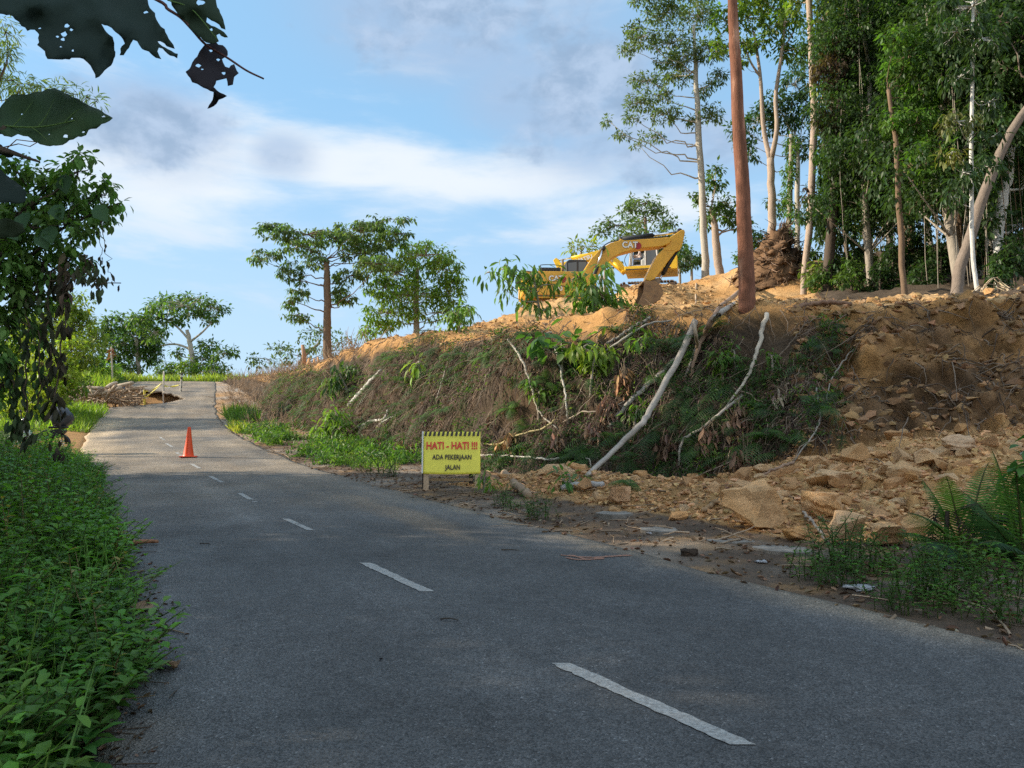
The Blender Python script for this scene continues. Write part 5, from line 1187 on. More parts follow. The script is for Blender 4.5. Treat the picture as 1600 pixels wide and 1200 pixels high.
# everything smaller
def stones(mb, pts, nrm, size, cols, sink=.15):
    pts = np.asarray(pts); N = len(pts); tm = [hull_rock(400 + k, 9, .7) for k in range(8)]; which = rng.integers(0, 8, N)
    for k in range(8):
        s = which == k; c = pts[s]; n_ = len(c)
        if not n_: continue
        V, F = tm[k]; q = rng.normal(size=(n_, 4)); q /= np.linalg.norm(q, axis=1, keepdims=True); a, b, cc, d = q.T
        Rm = np.stack([1-2*(cc*cc+d*d), 2*(b*cc-d*a), 2*(b*d+cc*a), 2*(b*cc+d*a), 1-2*(b*b+d*d), 2*(cc*d-b*a), 2*(b*d-cc*a), 2*(cc*d+b*a), 1-2*(b*b+cc*cc)], 1).reshape(-1, 3, 3)
        W = np.einsum('nij,kj->nki', Rm, V) * size[s][:, None, None] * np.stack([rng.uniform(.8, 1.5, n_), rng.uniform(.7, 1.1, n_), rng.uniform(.5, .9, n_)], 1)[:, None, :] + c[:, None] + nrm[s][:, None] * (size[s] * sink)[:, None, None]
        Fo = (F[None] + (np.arange(n_) * len(V))[:, None, None]).reshape(-1, 3)
        mb.add(W.reshape(-1, 3), t=Fo, col=np.repeat(cols[s], len(V), 0))
def surf(x, y):
    """points and normals on the finished ground under arrays x, y"""
    P_ = []; N_ = []
    for a, b in zip(x, y):
        loc, n, i, t = BVH.ray_cast(Vector((a, b, 60)), Vector((0, 0, -1)), 120)
        if loc is None: P_.append((a, b, float(H(a, b)))); N_.append((0, 0, 1))
        else: n = n if n.z > 0 else -n; P_.append(tuple(loc)); N_.append(tuple(n))
    return np.array(P_), np.array(N_)
def pick(mask_f, n, x0, x1, y0, y1, dist_pow=1.0, extra=4):
    """random places in the world where mask_f(x, y) holds, thicker close by"""
    xs = []; k = 0
    while k < n:
        y = y0 + (y1 - y0) * rng.random(n * extra) ** dist_pow; x = rng.uniform(x0, x1, n * extra)
        m = (x > -.74 * y - 1.5) & (x < .74 * y + 1.5); x, y = x[m], y[m]
        m = mask_f(x, y); xs.append(np.stack([x[m], y[m]], 1)); k += int(m.sum())
        if len(xs) > 60: break
    q = np.concatenate(xs)[:n]; return q[:, 0], q[:, 1]
U = lambda x, y: x - cx(y)
is_scree = lambda x, y: (SCREE(x, y) > H(x, y) - .08) & (U(x, y) > 4.2)
is_face = lambda x, y: (U(x, y) > u_toe(y) - .2) & (U(x, y) < u_rim(y) + .1) & ~is_scree(x, y)
is_scar = lambda x, y: is_face(x, y) & (x / np.maximum(y, 1) > .37)
is_veg = lambda x, y: is_face(x, y) & (U(x, y) < u_toe(y) + (.80 + .18 * np.sin(x * 2.3 + y)) * (u_rim(y) - u_toe(y))) & (x / np.maximum(y, 1) < .43)
is_top = lambda x, y: (U(x, y) >= u_rim(y) - .3)
is_open = lambda x, y: is_top(x, y) & ~((x > 11 + .02 * y) & (y > 21.5))
is_sh = lambda x, y: (U(x, y) > 3.1) & (U(x, y) < u_toe(y) + .2) & ~is_scree(x, y)
is_rid = lambda x, y: (np.abs(U(x, y) - u_rid(y)) < 1.15) & (y > 9) & (y < 16.4) & ~is_scree(x, y)
mb = MB()
x, y = pick(is_scree, 11000, 2, 15, 7.5, 18, .8); p, n = surf(x, y); s = .018 + .06 * rng.random(len(p)) ** 2.5; stones(mb, p, n, s, tint((.52, .31, .15), len(p), .35, .08))
x, y = pick(is_rid, 4800, -4, 8, 9, 17.6); p, n = surf(x, y); s = .018 + .055 * rng.random(len(p)) ** 2.5; stones(mb, p, n, s, tint((.50, .295, .14), len(p), .35, .08))
x, y = pick(is_scar, 1900, 3, 16, 12, 22); p, n = surf(x, y); s = .02 + .17 * rng.random(len(p)) ** 3.5; stones(mb, p, n, s, tint((.27, .16, .08), len(p), .4, .08), .05)
x, y = pick(is_open, 5200, -20, 26, 16, 56, 1.2); p, n = surf(x, y); s = (.02 + .07 * rng.random(len(p)) ** 3) * (1 + .02 * p[:, 1]); stones(mb, p, n, s, tint((.44, .28, .13), len(p), .35, .08))
x, y = pick(lambda x, y: is_open(x, y) & (x > 2) & (x < 11) & (y > 34) & (y < 46), 2200, 1, 12, 34, 46); p, n = surf(x, y); s = .04 + .10 * rng.random(len(p)) ** 2; stones(mb, p, n, s, tint((.5, .34, .17), len(p), .3, .06))
x, y = pick(is_sh, 1500, -25, 14, 5, 50, 1.3); p, n = surf(x, y); s = .008 + .025 * rng.random(len(p)) ** 3; stones(mb, p, n, s, tint((.26, .21, .16), len(p), .4, .08))
rub = mb.build('rubble', M_ROCK, smooth=False); tag(rub, kind='stuff')

# ------------------------------------------------------------------ cover of the bank
def frond(mb, base, d, L, droop, pin, npin=16, col=(.06, .12, .03), wid=.16, stem=None, rg=rng, curl=0., fan=1.0):
    """one feathered frond: an arching stalk with leaflets both sides"""
    d = unit(d); t = np.linspace(0, 1, npin + 2)[1:]; side0 = np.cross(d, (0, 0, 1.)); side0 = unit(side0) if np.linalg.norm(side0) > .1 else np.array((1., 0, 0))
    pos = base + d * L * t[:, None] + np.array((0, 0, -1.)) * (droop * L * t ** 2)[:, None]
    if stem is not None: tube(stem, np.concatenate([[base], pos]), np.linspace(.011, .003, npin + 2) * L, 4, stem.tc, cap=False)
    tan = unit(np.gradient(pos, axis=0)); side = unit(np.cross(tan, np.cross(side0, tan)) * 0 + np.cross(tan, unit(np.cross(side0, tan)))); up = np.cross(side, tan)
    prof = np.sin(np.pi * np.clip(.12 + .86 * t, 0, 1)) ** .8
    for sg in (-1, 1):
        dd = side * sg * fan + tan * .55 + np.array((0, 0, -.25 - curl)) ; LL = pin * prof * (.9 + .2 * rg.random(len(t)))
        leaves(mb, pos, dd, up, LL, LL * wid, T_BLADE, tint(col, len(t), .18, .08, rg))
face_dn = lambda n: unit(np.stack([n[:, 0] * .8, n[:, 1] * .8, np.full(len(n), -.75)], 1))
# hanging ferns
mb = MB()
x, y = pick(is_veg, 1200, -25, 9, 13, 48, 1.5); p, n = surf(x, y); clus = fbm(p * .7, 3, 71)
keep = clus > -.2; p, n = p[keep], n[keep]
for a, b in zip(p, n):
    o = np.array((b[0], b[1], 0)) + rng.normal(size=3) * .45; o[2] = rng.uniform(-.3, .7)
    L = rng.uniform(.35, .95); frond(mb, a + b * .03, o, L, rng.uniform(.3, .9), L * rng.uniform(.2, .3), 14, np.array((.055, .115, .034)) * rng.uniform(.6, 1.5), .10)
tag(mb.build('fern_undergrowth', M_LEAF), kind='stuff')
mb = MB()
x, y = pick(is_veg, 1300, -25, 9, 13, 48, 1.5); p, n = surf(x, y)
for a, b in zip(p, n):
    o = np.array((b[0], b[1], 0)) * .5 + rng.normal(size=3) * .3 + (0, 0, -.8); L = rng.uniform(.3, .9)
    frond(mb, a + b * .05, o, L, rng.uniform(.2, .6), L * rng.uniform(.14, .24), 12, np.array((.17, .115, .08)) * rng.uniform(.5, 1.4), .10)
tag(mb.build('dead_fern_litter', M_DRY), kind='stuff')
# grass and sedge hanging down the face, and a matted fringe over the rim
mb = MB()
x, y = pick(is_veg, 24000, -25, 9, 13, 50, 1.5); p, n = surf(x, y); cl = fbm(p * .6, 3, 73)
c = np.where((cl > .2)[:, None], tint((.06, .095, .03), len(p), .4, .15), np.where((rng.random(len(p)) < .35)[:, None], tint((.24, .185, .135), len(p), .35, .08), tint((.11, .082, .065), len(p), .45, .1)))
d = np.stack([n[:, 0], n[:, 1], rng.uniform(-2.2, -.1, len(p))], 1) + rng.normal(size=(len(p), 3)) * .35
leaves(mb, p, d, n, rng.uniform(.15, .6, len(p)), rng.uniform(.01, .026, len(p)), T_BLADE, c)
x, y = pick(lambda x, y: is_open(x, y) & (U(x, y) < u_rim(y) + 5), 5200, -22, 18, 15, 52, 1.2); p, n = surf(x, y)
d = rng.normal(size=(len(p), 3)) * (1, 1, .35) + (0, 0, .25); leaves(mb, p, d, n, rng.uniform(.1, .45, len(p)), rng.uniform(.008, .022, len(p)), T_BLADE, tint((.36, .25, .13), len(p), .4, .12))
x, y = pick(is_veg, 6500, -25, 9, 13, 46, 1.6); p, n = surf(x, y); p = p + n * rng.uniform(.02, .16, (len(p), 1))
leaves(mb, p, np.stack([n[:, 0] * .35, n[:, 1] * .35, np.full(len(p), -1.)], 1) + rng.normal(size=(len(p), 3)) * .12, n, rng.uniform(.35, 1.2, len(p)), rng.uniform(.007, .016, len(p)), T_BLADE, tint((.072, .054, .044), len(p), .5, .1))
tag(mb.build('dead_grass', M_DRY), kind='stuff')
# roots and thin twigs
mb = MB()
x, y = pick(is_face, 2400, -25, 14, 13, 48, 1.4); p, n = surf(x, y)
for a, b in zip(p, n):
    L = rng.uniform(.25, 1.3); k = 7; t = np.linspace(0, 1, k)[:, None]; side = np.cross(b, (0, 0, 1.)); sw = rng.normal() * .6
    q = a + b * (.03 + .10 * np.sin(np.pi * t) * rng.random()) + (np.cross(side, b) * -1 * np.sign(np.cross(side, b)[2] + 1e-6) + side * sw) * L * t + np.cumsum(rng.normal(size=(k, 3)) * .03, 0)
    sc_ = a[0] / a[1] > .4; tube(mb, q, np.linspace(.012, .004, k) * rng.uniform(.5, 1.4), 4, np.array((.26, .2, .15) if rng.random() < .45 else (.12, .085, .06)) * rng.uniform(.7, 1.3) * (.75 if sc_ else 1), cap=False)
x, y = pick(lambda x, y: is_open(x, y) | is_sh(x, y), 2100, -25, 18, 5, 52, 1.3); p, n = surf(x, y)
for a, b in zip(p, n):
    L = rng.uniform(.12, .7) * (1 + a[1] * .012); th = rng.uniform(0, 6.28); d = np.array((math.cos(th), math.sin(th), rng.normal() * .12)); k = 5; t = np.linspace(0, 1, k)[:, None]
    tube(mb, a + b * .015 + d * L * t + np.cumsum(rng.normal(size=(k, 3)) * .02, 0) * (1, 1, .5), np.linspace(.010, .004, k) * rng.uniform(.6, 1.6), 4, np.array((.30, .22, .15)) * rng.uniform(.5, 1.4), cap=False)
tag(mb.build('root_and_twig_litter', M_WOOD), kind='stuff')
# dry leaves
mb = MB()
x, y = pick(is_veg, 5200, -25, 9, 12, 46, 1.5); p, n = surf(x, y); cl = fbm(p * .8, 3, 75); k = cl > -.05; p, n = p[k], n[k]
leaves(mb, p + n * .02, rdir(len(p)) * .6 + face_dn(n), n + .6 * rdir(len(p)), rng.uniform(.06, .2, len(p)), rng.uniform(.03, .08, len(p)), T_CURL, tint((.20, .13, .085), len(p), .5, .12))
x, y = pick(is_sh, 5200, -25, 14, 4.5, 50, 1.4); p, n = surf(x, y)
leaves(mb, p + n * .01, rdir(len(p)) * (1, 1, .25), n + .4 * rdir(len(p)), rng.uniform(.03, .10, len(p)), rng.uniform(.02, .05, len(p)), T_CURL, tint((.19, .125, .08), len(p), .55, .12))
x, y = pick(lambda x, y: is_open(x, y) & (U(x, y) < u_rim(y) + 6), 2500, -22, 18, 15, 52, 1.2); p, n = surf(x, y)
leaves(mb, p + n * .02, rdir(len(p)) * (1, 1, .4), n + .5 * rdir(len(p)), rng.uniform(.05, .2, len(p)), rng.uniform(.03, .08, len(p)), T_CURL, tint((.34, .22, .12), len(p), .45, .1))
tag(mb.build('dry_leaf_litter', M_DRY), kind='stuff')
# small leaved creepers
mb = MB()
x, y = pick(is_veg, 720, -25, 9, 13, 48, 1.5); p, n = surf(x, y)
for a, b in zip(p, n):
    r = rng.uniform(.12, .4); k = int(30 * rng.uniform(.5, 1.4)); q = a + b * .06 + in_ball(k) * (r, r, r) ; c = [(.07, .14, .035), (.045, .09, .03), (.14, .22, .045)][int(rng.choice(3, p=[.5, .35, .15]))]
    leaves(mb, q, rdir(k) + b + (0, 0, -.4), rdir(k) + (0, 0, 1), rng.uniform(.05, .13, k), rng.uniform(.02, .05, k), T_OVAL, tint(c, k, .3, .1))
tag(mb.build('creeper_undergrowth', M_LEAF), kind='stuff')
# grass and low green on the verges
mb = MB()
def grass(mask, n, x0, x1, y0, y1, h, col, w=.012, pw=1.0):
    x, y = pick(mask, n, x0, x1, y0, y1, pw)
    if len(x) == 0: return
    p, nn = surf(x, y); d = rng.normal(size=(len(p), 3)) * .45 + (0, 0, 1)
    leaves(mb, p, d, rdir(len(p)), rng.uniform(.5, 1.3, len(p)) * h, w * (1 + p[:, 1] * .03), T_BLADE, tint(col, len(p), .35, .12))
grass(lambda x, y: (U(x, y) < -3.0) & (U(x, y) > -9) & (y > 33) & (y < 44.8), 5000, -36, -15, 33, 45, .5, (.2, .31, .045), .02)
grass(lambda x, y: (U(x, y) < -4.4) & (U(x, y) > -14) & (y > 54), 5000, -48, -25, 54, 63, .7, (.23, .32, .05), .03)
grass(lambda x, y: (U(x, y) > -7) & (y > 63.5) & (U(x, y) < 9), 5200, -42, -12, 63.5, 68, .8, (.26, .33, .06), .03)
grass(lambda x, y: (U(x, y) > 3.6) & (U(x, y) < 6.2) & (y > 25) & (y < 33) & (fbm(np.stack([x, y, y * 0], 1) * .5, 2, 3) > -.1), 1500, -14, -4, 24, 33, .3, (.12, .21, .04), .016)
grass(lambda x, y: (U(x, y) > 4.2) & (U(x, y) < 6.0) & (y > 19.5) & (y < 22.5) & (fbm(np.stack([x, y, y * 0], 1) * .9, 2, 3) > -.05), 450, -8, 0, 19, 23, .22, (.14, .24, .04), .014)
grass(lambda x, y: (U(x, y) > 3.6) & (U(x, y) < 5.2) & (y > 38) & (y < 42), 900, -20, -10, 38, 42, .7, (.11, .20, .04), .02)
grass(lambda x, y: (U(x, y) > 3.3) & (U(x, y) < 4.0) & (y > 33) & (y < 36), 300, -20, -10, 33, 36, .4, (.30, .34, .06), .02)
tag(mb.build('verge_grass', M_LEAF), kind='stuff')
mb = MB()
x, y = pick(lambda x, y: (U(x, y) > 3.5) & (U(x, y) < 6.6) & (y > 21) & (y < 35) & (fbm(np.stack([x, y, y * 0], 1) * .5, 2, 3) > -.1), 300, -15, -2, 21, 35); p, n = surf(x, y)
for a, b in zip(p, n):
    k = int(rng.integers(14, 34)); r = rng.uniform(.15, .4); q = a + (0, 0, r * .5) + in_ball(k) * (r, r, r * .9); leaves(mb, q, rdir(k) + (0, 0, .3), rdir(k) + (0, 0, 1), rng.uniform(.08, .22, k), rng.uniform(.03, .07, k), T_OVAL, tint([(.065, .14, .034), (.10, .2, .04), (.15, .22, .05)][int(rng.choice(3, p=[.5, .35, .15]))], k, .3, .1))
tag(mb.build('verge_foliage', M_LEAF), kind='stuff')
# dry brush on the far shoulder
mb = MB()
x, y = pick(lambda x, y: (U(x, y) > 4.2) & (U(x, y) < 9.5) & (y > 33) & (y < 62), 700, -30, -4, 33, 62); p, n = surf(x, y)
for a in p:
    for k in range(3):
        d = unit(rng.normal(size=3) * .8 + (0, 0, .7)); L = rng.uniform(.4, 1.2); t = np.linspace(0, 1, 4)[:, None]; tube(mb, a + d * L * t + np.cumsum(rng.normal(size=(4, 3)) * .05, 0), [.016, .012, .009, .005], 4, np.array((.33, .23, .15)) * rng.uniform(.5, 1.3), cap=False)
tag(mb.build('dry_brush_litter', M_WOOD), kind='stuff')

# ------------------------------------------------------------------ logs, branches and sticks on the bank
def branch(px, r, label, name='branch', cat='branch', col=(.42, .37, .30), off=.04, group=None, arch=0.0, n=22, wig=.012, lift=None):
    """a stick lying on the bank along picture points; r radii in metres"""
    pts = []; lastY = None
    for x, y in px:
        h, nn = hit(x, y)
        if h is None: h = P(x, y, lastY or 24); nn = np.array((0, -1., 0))
        lastY = h[1]; pts.append((h, nn))
    rr = np.interp(np.linspace(0, 1, len(px)), np.linspace(0, 1, len(r)), r)
    Y = np.array([h[1] for h, _ in pts]); t = np.linspace(0, 1, len(px))
    line = Y[0] + (Y[-1] - Y[0]) * t; Ys = np.minimum(Y, .5 * Y + .5 * line) - off - rr - arch * np.sin(np.pi * t)
    q = np.array([P(x, y, yy) for (x, y), yy in zip(px, Ys)]); sp = spline(q, n); sp[1:-1] += rng.normal(size=(n - 2, 3)) * wig
    m = MB(); tube(m, sp, np.interp(np.linspace(0, 1, n), np.linspace(0, 1, len(r)), r), 9, col, rough=.08)
    v = m.v[0]; f = fbm(v * 5, 3, int(px[0][0]))[:, None]; m.c[0] = np.clip(m.c[0] * (1 + .4 * f), .02, .7)
    return solo(m, name, M_WOOD, sp[0], label, cat, group)
PALEW = (.35, .31, .265); GREYW = (.30, .275, .24); REDW = (.30, .2, .14); DARKW = (.15, .115, .085)
branch([(1086, 503), (1062, 558), (1018, 636), (1000, 664), (960, 703), (918, 743)], [.08, .072, .06, .045], 'long pale bare log slanting right down the bank face', 'log', 'log', PALEW, arch=.15)
branch([(1062, 556), (1030, 588), (990, 622), (950, 668)], [.07, .06, .04], 'grey log running alongside the long pale log', 'log', 'log', GREYW)
branch([(1168, 444), (1130, 478), (1098, 528), (1078, 588)], [.08, .07, .055, .03], 'reddish split log leaning over the rim by the foot of the pole', 'log', 'log', REDW, arch=.1)
branch([(1180, 457), (1138, 480), (1112, 505), (1090, 540), (1070, 590)], [.06, .055, .045, .03], 'thinner pale log crossing below the reddish split log', 'log', 'log', PALEW, arch=.15)
branch([(1088, 443), (1087, 470), (1085, 500), (1091, 548)], [.045, .045, .035], 'short upright weathered stick on the rim above the long pale log', 'branch', 'branch', (.40, .31, .22), arch=.2)
branch([(1198, 490), (1188, 530), (1180, 560), (1166, 592), (1131, 640)], [.055, .045, .036, .02], 'pale broken trunk hanging from the rim into brown dead leaves', 'log', 'log', (.48, .42, .34), arch=.12)
branch([(1160, 618), (1132, 640), (1098, 668), (1066, 690), (1060, 728)], [.035, .03, .022], 'whitish crooked branch under the broken hanging trunk', col=PALEW, arch=.15)
branch([(1016, 496), (985, 514), (948, 538)], [.045, .04, .03], 'short grey branch poking from the upper bank beside the ferns', col=GREYW)
branch([(750, 711), (810, 713), (860, 717), (905, 712)], [.028, .026, .02], 'thin whitish branch stretched level behind the warning board', col=(.5, .47, .42), arch=.3)
branch([(905, 711), (920, 718), (926, 736)], [.02, .016, .012], 'short forked end of the level whitish branch', col=(.45, .42, .38), arch=.2)
branch([(793, 531), (812, 556), (824, 585), (836, 625), (846, 648), (872, 670)], [.032, .03, .026, .018], 'long thin pale stem bending down the middle of the bank', col=(.42, .38, .32), arch=.25)
branch([(866, 540), (876, 580), (884, 618), (888, 662)], [.026, .025, .022], 'thin straight pale stem under the broad leaved sapling', col=(.44, .41, .36), arch=.25)
branch([(880, 660), (910, 644), (945, 640), (976, 626)], [.022, .02, .014], 'slender arched twig joining the thin straight stem', col=(.33, .27, .21), arch=.3)
branch([(545, 633), (560, 618), (578, 598), (596, 578)], [.10, .12, .10, .05], 'grey weathered log low on the far bank', 'log', 'log', (.45, .43, .40))
branch([(560, 668), (580, 658), (600, 655), (607, 640)], [.06, .05, .04], 'grey forked wood at the bank foot below the weathered log', 'log', 'log', (.42, .40, .37))
branch([(588, 668), (600, 658), (620, 648)], [.04, .03, .02], 'small grey stick beside the forked wood', col=(.40, .38, .35))
branch([(788, 739), (806, 757), (826, 776)], [.085, .08, .07], 'stubby brown log end on the ground right of the warning board', 'log', 'log', (.33, .23, .15))
branch([(880, 763), (908, 758), (942, 757)], [.06, .06, .05], 'pale grey log lying on the debris ridge', 'log', 'log', (.42, .40, .38))
branch([(1276, 606), (1281, 640), (1278, 668), (1240, 722)], [.018, .018, .012], 'thin root hanging down the edge of the bare scar', 'root', 'root', GREYW, arch=.1)
branch([(1335, 545), (1300, 590), (1288, 640)], [.016, .015, .01], 'curved root trailing from the scar beside the hanging ferns', 'root', 'root', GREYW, arch=.1)
branch([(1240, 722), (1205, 735), (1180, 748)], [.03, .025, .02], 'brown root end at the foot of the bare scar', 'root', 'root', REDW)
branch([(870, 655), (850, 668), (810, 680), (778, 694), (752, 693)], [.022, .026, .03, .02], 'yellowish curved branch above the warning board', col=(.40, .33, .17), arch=.25)
branch([(1100, 800), (1120, 782), (1140, 774)], [.035, .03, .025], 'small brown stick leaning on the largest boulder', col=(.34, .22, .12))
branch([(1255, 800), (1275, 822), (1295, 848)], [.018, .018, .014], 'straight thin stick leaning below the blocky boulder', col=(.36, .30, .24), arch=.2)
branch([(1400, 742), (1370, 718), (1340, 706)], [.012, .012, .008], 'thin dark twig on the scree', col=DARKW)
branch([(930, 560), (965, 535), (1010, 508), (1050, 500)], [.03, .028, .02], 'grey branch slanting up to the rim left of the long pale log', col=GREYW, arch=.2)
branch([(700, 560), (690, 600), (680, 630)], [.02, .02, .014], 'thin bleached stick on the far half of the bank', col=(.4, .37, .33), arch=.1)
branch([(1215, 560), (1240, 530), (1262, 500)], [.02, .018, .012], 'dark bent root above the hanging ferns', 'root', 'root', DARKW, arch=.1)
branch([(1530, 450), (1548, 455), (1580, 440)], [.05, .05, .03], 'pale broken stump root at the foot of the white trunks', 'root', 'root', (.46, .36, .26))
branch([(1240, 480), (1290, 472), (1330, 474)], [.05, .05, .04], 'brown log lying along the rim below the forest', 'log', 'log', (.2, .12, .08))
# ring of pale roots by the white trunks
for k, (px, py, r, wd) in enumerate([(1555, 452, 16, 'larger curling pale root loop at the foot of the white trunks'), (1532, 458, 10, 'smaller curling pale root loop at the foot of the white trunks')]):
    c = P(px, py, 21.5); c[2] = max(c[2], gz(c[0], c[1]) + .1); m = MB()
    for j in range(7):
        a = np.linspace(0, rng.uniform(3, 6), 14) + rng.uniform(0, 6); rr = r * 21.5 / 1200 * rng.uniform(.6, 1.3)
        tube(m, c + np.stack([rr * np.cos(a), rng.normal() * .1 + .2 * np.sin(a * 2), rr * .9 * np.sin(a)], 1), .014, 5, np.array((.42, .33, .22)) * rng.uniform(.7, 1.2))
    solo(m, 'root_tangle', M_WOOD, c, wd, 'roots')

# bunches of dead brown leaves
def dead_bunch(px, py, wpx, hpx, label, col=(.27, .17, .115), n=60, Loff=.12, lf=1.0):
    h, nn = onground(px, py); k = h[1] / 1200; c = h + nn * Loff - np.array((0, .12, 0)); q = c + in_ball(n) * (wpx * k / 2, .15, hpx * k / 2); m = MB()
    leaves(m, q, rdir(n) * .5 + (0, -.1, -1), rdir(n) + (0, -1, 0), rng.uniform(.14, .34, n) * lf, rng.uniform(.04, .09, n) * lf, T_CURL, tint(col, n, .4, .1))
    for j in range(5): tube(m, spline([c + rng.normal(size=3) * .08 + (0, 0, hpx * k * .55), c + rng.normal(size=3) * .1, c + rng.normal(size=3) * .12 - (0, 0, hpx * k * .5)], 8), .008, 4, (.2, .15, .1))
    return solo(m, 'dead_leaf_bunch', M_DRY, c, label, 'dead leaves', 'dead leaf bunches on the bank')
for a in [(1108, 690, 40, 50, 'bunch of hanging brown dead leaves under the whitish crooked branch'), (1150, 668, 46, 60, 'large brown dead leaf mass below the broken hanging trunk'), (1168, 725, 40, 60, 'dead leaf bunch near the bank foot above the largest boulder'), (805, 690, 26, 30, 'tan dead leaf bunch nearest the warning board', (.42, .27, .14)), (785, 700, 22, 26, 'orange brown dead leaves hooked behind the warning board', (.38, .25, .11)),
          (930, 678, 22, 30, 'pinkish dead leaf bunch by the slender arched twig', (.34, .22, .17)), (975, 600, 26, 46, 'dry brown leaf bunch beside the grey log', (.25, .15, .08)), (955, 640, 30, 50, 'dull brown leaf bunch hanging mid bank under the yellow green sapling'), (870, 690, 24, 30, 'dead leaf bunch at the lower end of the long thin stem', (.33, .21, .15)), (1045, 700, 40, 40, 'dark brown leaf heap right of the long pale log', (.17, .11, .075)), (1215, 625, 14, 34, 'pale dead leaf hanging near the scar', (.5, .42, .34), 14),
          (640, 705, 40, 40, 'reddish dry shrub of dead leaves at the far foot of the bank', (.3, .18, .12)), (600, 695, 40, 30, 'low brown dead leaf heap by the green verge grass', (.28, .18, .12))]:
    dead_bunch(*a)
# ------------------------------------------------------------------ saplings, ferns and weeds on the bank
def bank_y(px, py, off=.25):
    h, n = hit(px, py); return (h[1] - off) if h is not None else 26.
def sapling(label, foot, pads, leaf, col, droop=.9, tm=T_LANCE, wr=.3, dens=.8, d=None, cat='sapling', lean=0, bark=BARK_GREY, w=(5, 4, 3), var=.28, name='sapling'):
    d = d or bank_y(*foot, .12); top = pads[0]
    return tree(name, label, cat, [foot, ((foot[0] + top[0]) / 2 + lean, (foot[1] + top[1]) / 2), (top[0], top[1])], d, list(w), pads, leaf=leaf, dens=dens, col=col, bark=bark, droop=droop, tm=tm, wr=wr, sub=9, sink=.25, limbw=.8, dzs=.7, var=var)
sapling('bushy sapling on the rim whose drooping leaves hide the ochre excavator flank', (888, 540), [(940, 462, 30, 24), (905, 435, 20, 16), (958, 470, 20, 16), (925, 500, 26, 14), (908, 470, 18, 16), (940, 430, 18, 14), (912, 520, 20, 10), (900, 515, 18, 10)], .36, (.12, .22, .05), 1.15, d=23.2, dens=.75)
sapling('tall thin sapling with airy drooping leaves reaching into the sky beside the ochre excavator', (850, 520), [(832, 425, 24, 15), (790, 420, 26, 11), (765, 425, 12, 8), (845, 448, 18, 10), (812, 440, 16, 8), (830, 472, 16, 10), (790, 452, 12, 5), (852, 485, 14, 8)], .34, (.11, .2, .05), 1.2, d=24.2, dens=.55)
sapling('young plant with yellow green drooping leaves in the middle of the bank', (922, 605), [(930, 552, 24, 14), (912, 542, 16, 10), (945, 565, 16, 12), (920, 570, 18, 10)], .26, (.22, .32, .05), 1.2, wr=.34)
sapling('broad leaved sapling with large flat leaves on the upper bank', (878, 590), [(878, 535, 22, 10), (852, 545, 16, 8), (840, 530, 12, 6), (888, 560, 18, 8), (898, 545, 14, 7), (862, 520, 10, 5)], .38, (.09, .19, .05), .3, T_OVAL, .6, .55)
sapling('small bright palm like sprout on the dark bank below the ferns', (1003, 548), [(1002, 528, 10, 8), (992, 535, 8, 6), (1012, 535, 8, 6)], .24, (.17, .3, .05), .9)
sapling('green seedling beside the short upright stick', (1128, 588), [(1128, 558, 11, 9), (1120, 568, 9, 7), (1140, 566, 9, 7)], .22, (.12, .22, .045), .9)
sapling('yellow green sprout alone on the far dark part of the bank', (656, 592), [(655, 565, 8, 9), (648, 573, 6, 6), (662, 575, 6, 7)], .4, (.24, .34, .06), .8)
sapling('leafy sapling on the rim between the far trees and the excavator', (718, 520), [(715, 492, 13, 9), (732, 485, 10, 6), (704, 500, 9, 7), (720, 505, 10, 6)], .3, (.14, .25, .05), 1.0)
sapling('small leafy sprig halfway up the long thin pale stem', (842, 640), [(842, 612, 14, 8), (826, 598, 9, 6), (852, 618, 9, 6)], .2, (.13, .23, .05), .8)
sapling('bright sprig growing between the long pale log and the grey log', (990, 660), [(996, 640, 11, 8), (985, 650, 8, 6)], .18, (.16, .28, .05), .7)
sapling('light green plant standing at the far foot of the bank near the verge grass', (520, 690), [(520, 655, 16, 12), (508, 668, 14, 8), (532, 668, 14, 8), (525, 645, 8, 8)], .34, (.15, .26, .05), 1.0)
sapling('dark leafy shrub on the far bank below the tall flat topped tree', (545, 610), [(530, 585, 16, 12), (548, 578, 14, 10), (522, 600, 14, 8)], .34, (.07, .13, .04), 1.1)
sapling('small fresh plant rooted behind the warning board leg', (756, 768), [(756, 745, 7, 9), (763, 755, 6, 6)], .16, (.14, .25, .05), .9)
sapling('small plant with upright leaves on the debris ridge', (890, 760), [(890, 742, 10, 8), (905, 748, 9, 6), (878, 750, 8, 6)], .2, (.10, .2, .05), .5)
sapling('leafy sprig hanging at the upper edge of the bare scar', (1208, 575), [(1205, 556, 7, 8), (1212, 566, 6, 6)], .14, (.13, .23, .05), .9)
sapling('small clump of green leaves on the rim right of the broken hanging trunk', (1150, 570), [(1146, 548, 10, 8), (1136, 556, 8, 6)], .2, (.10, .19, .045), .9)
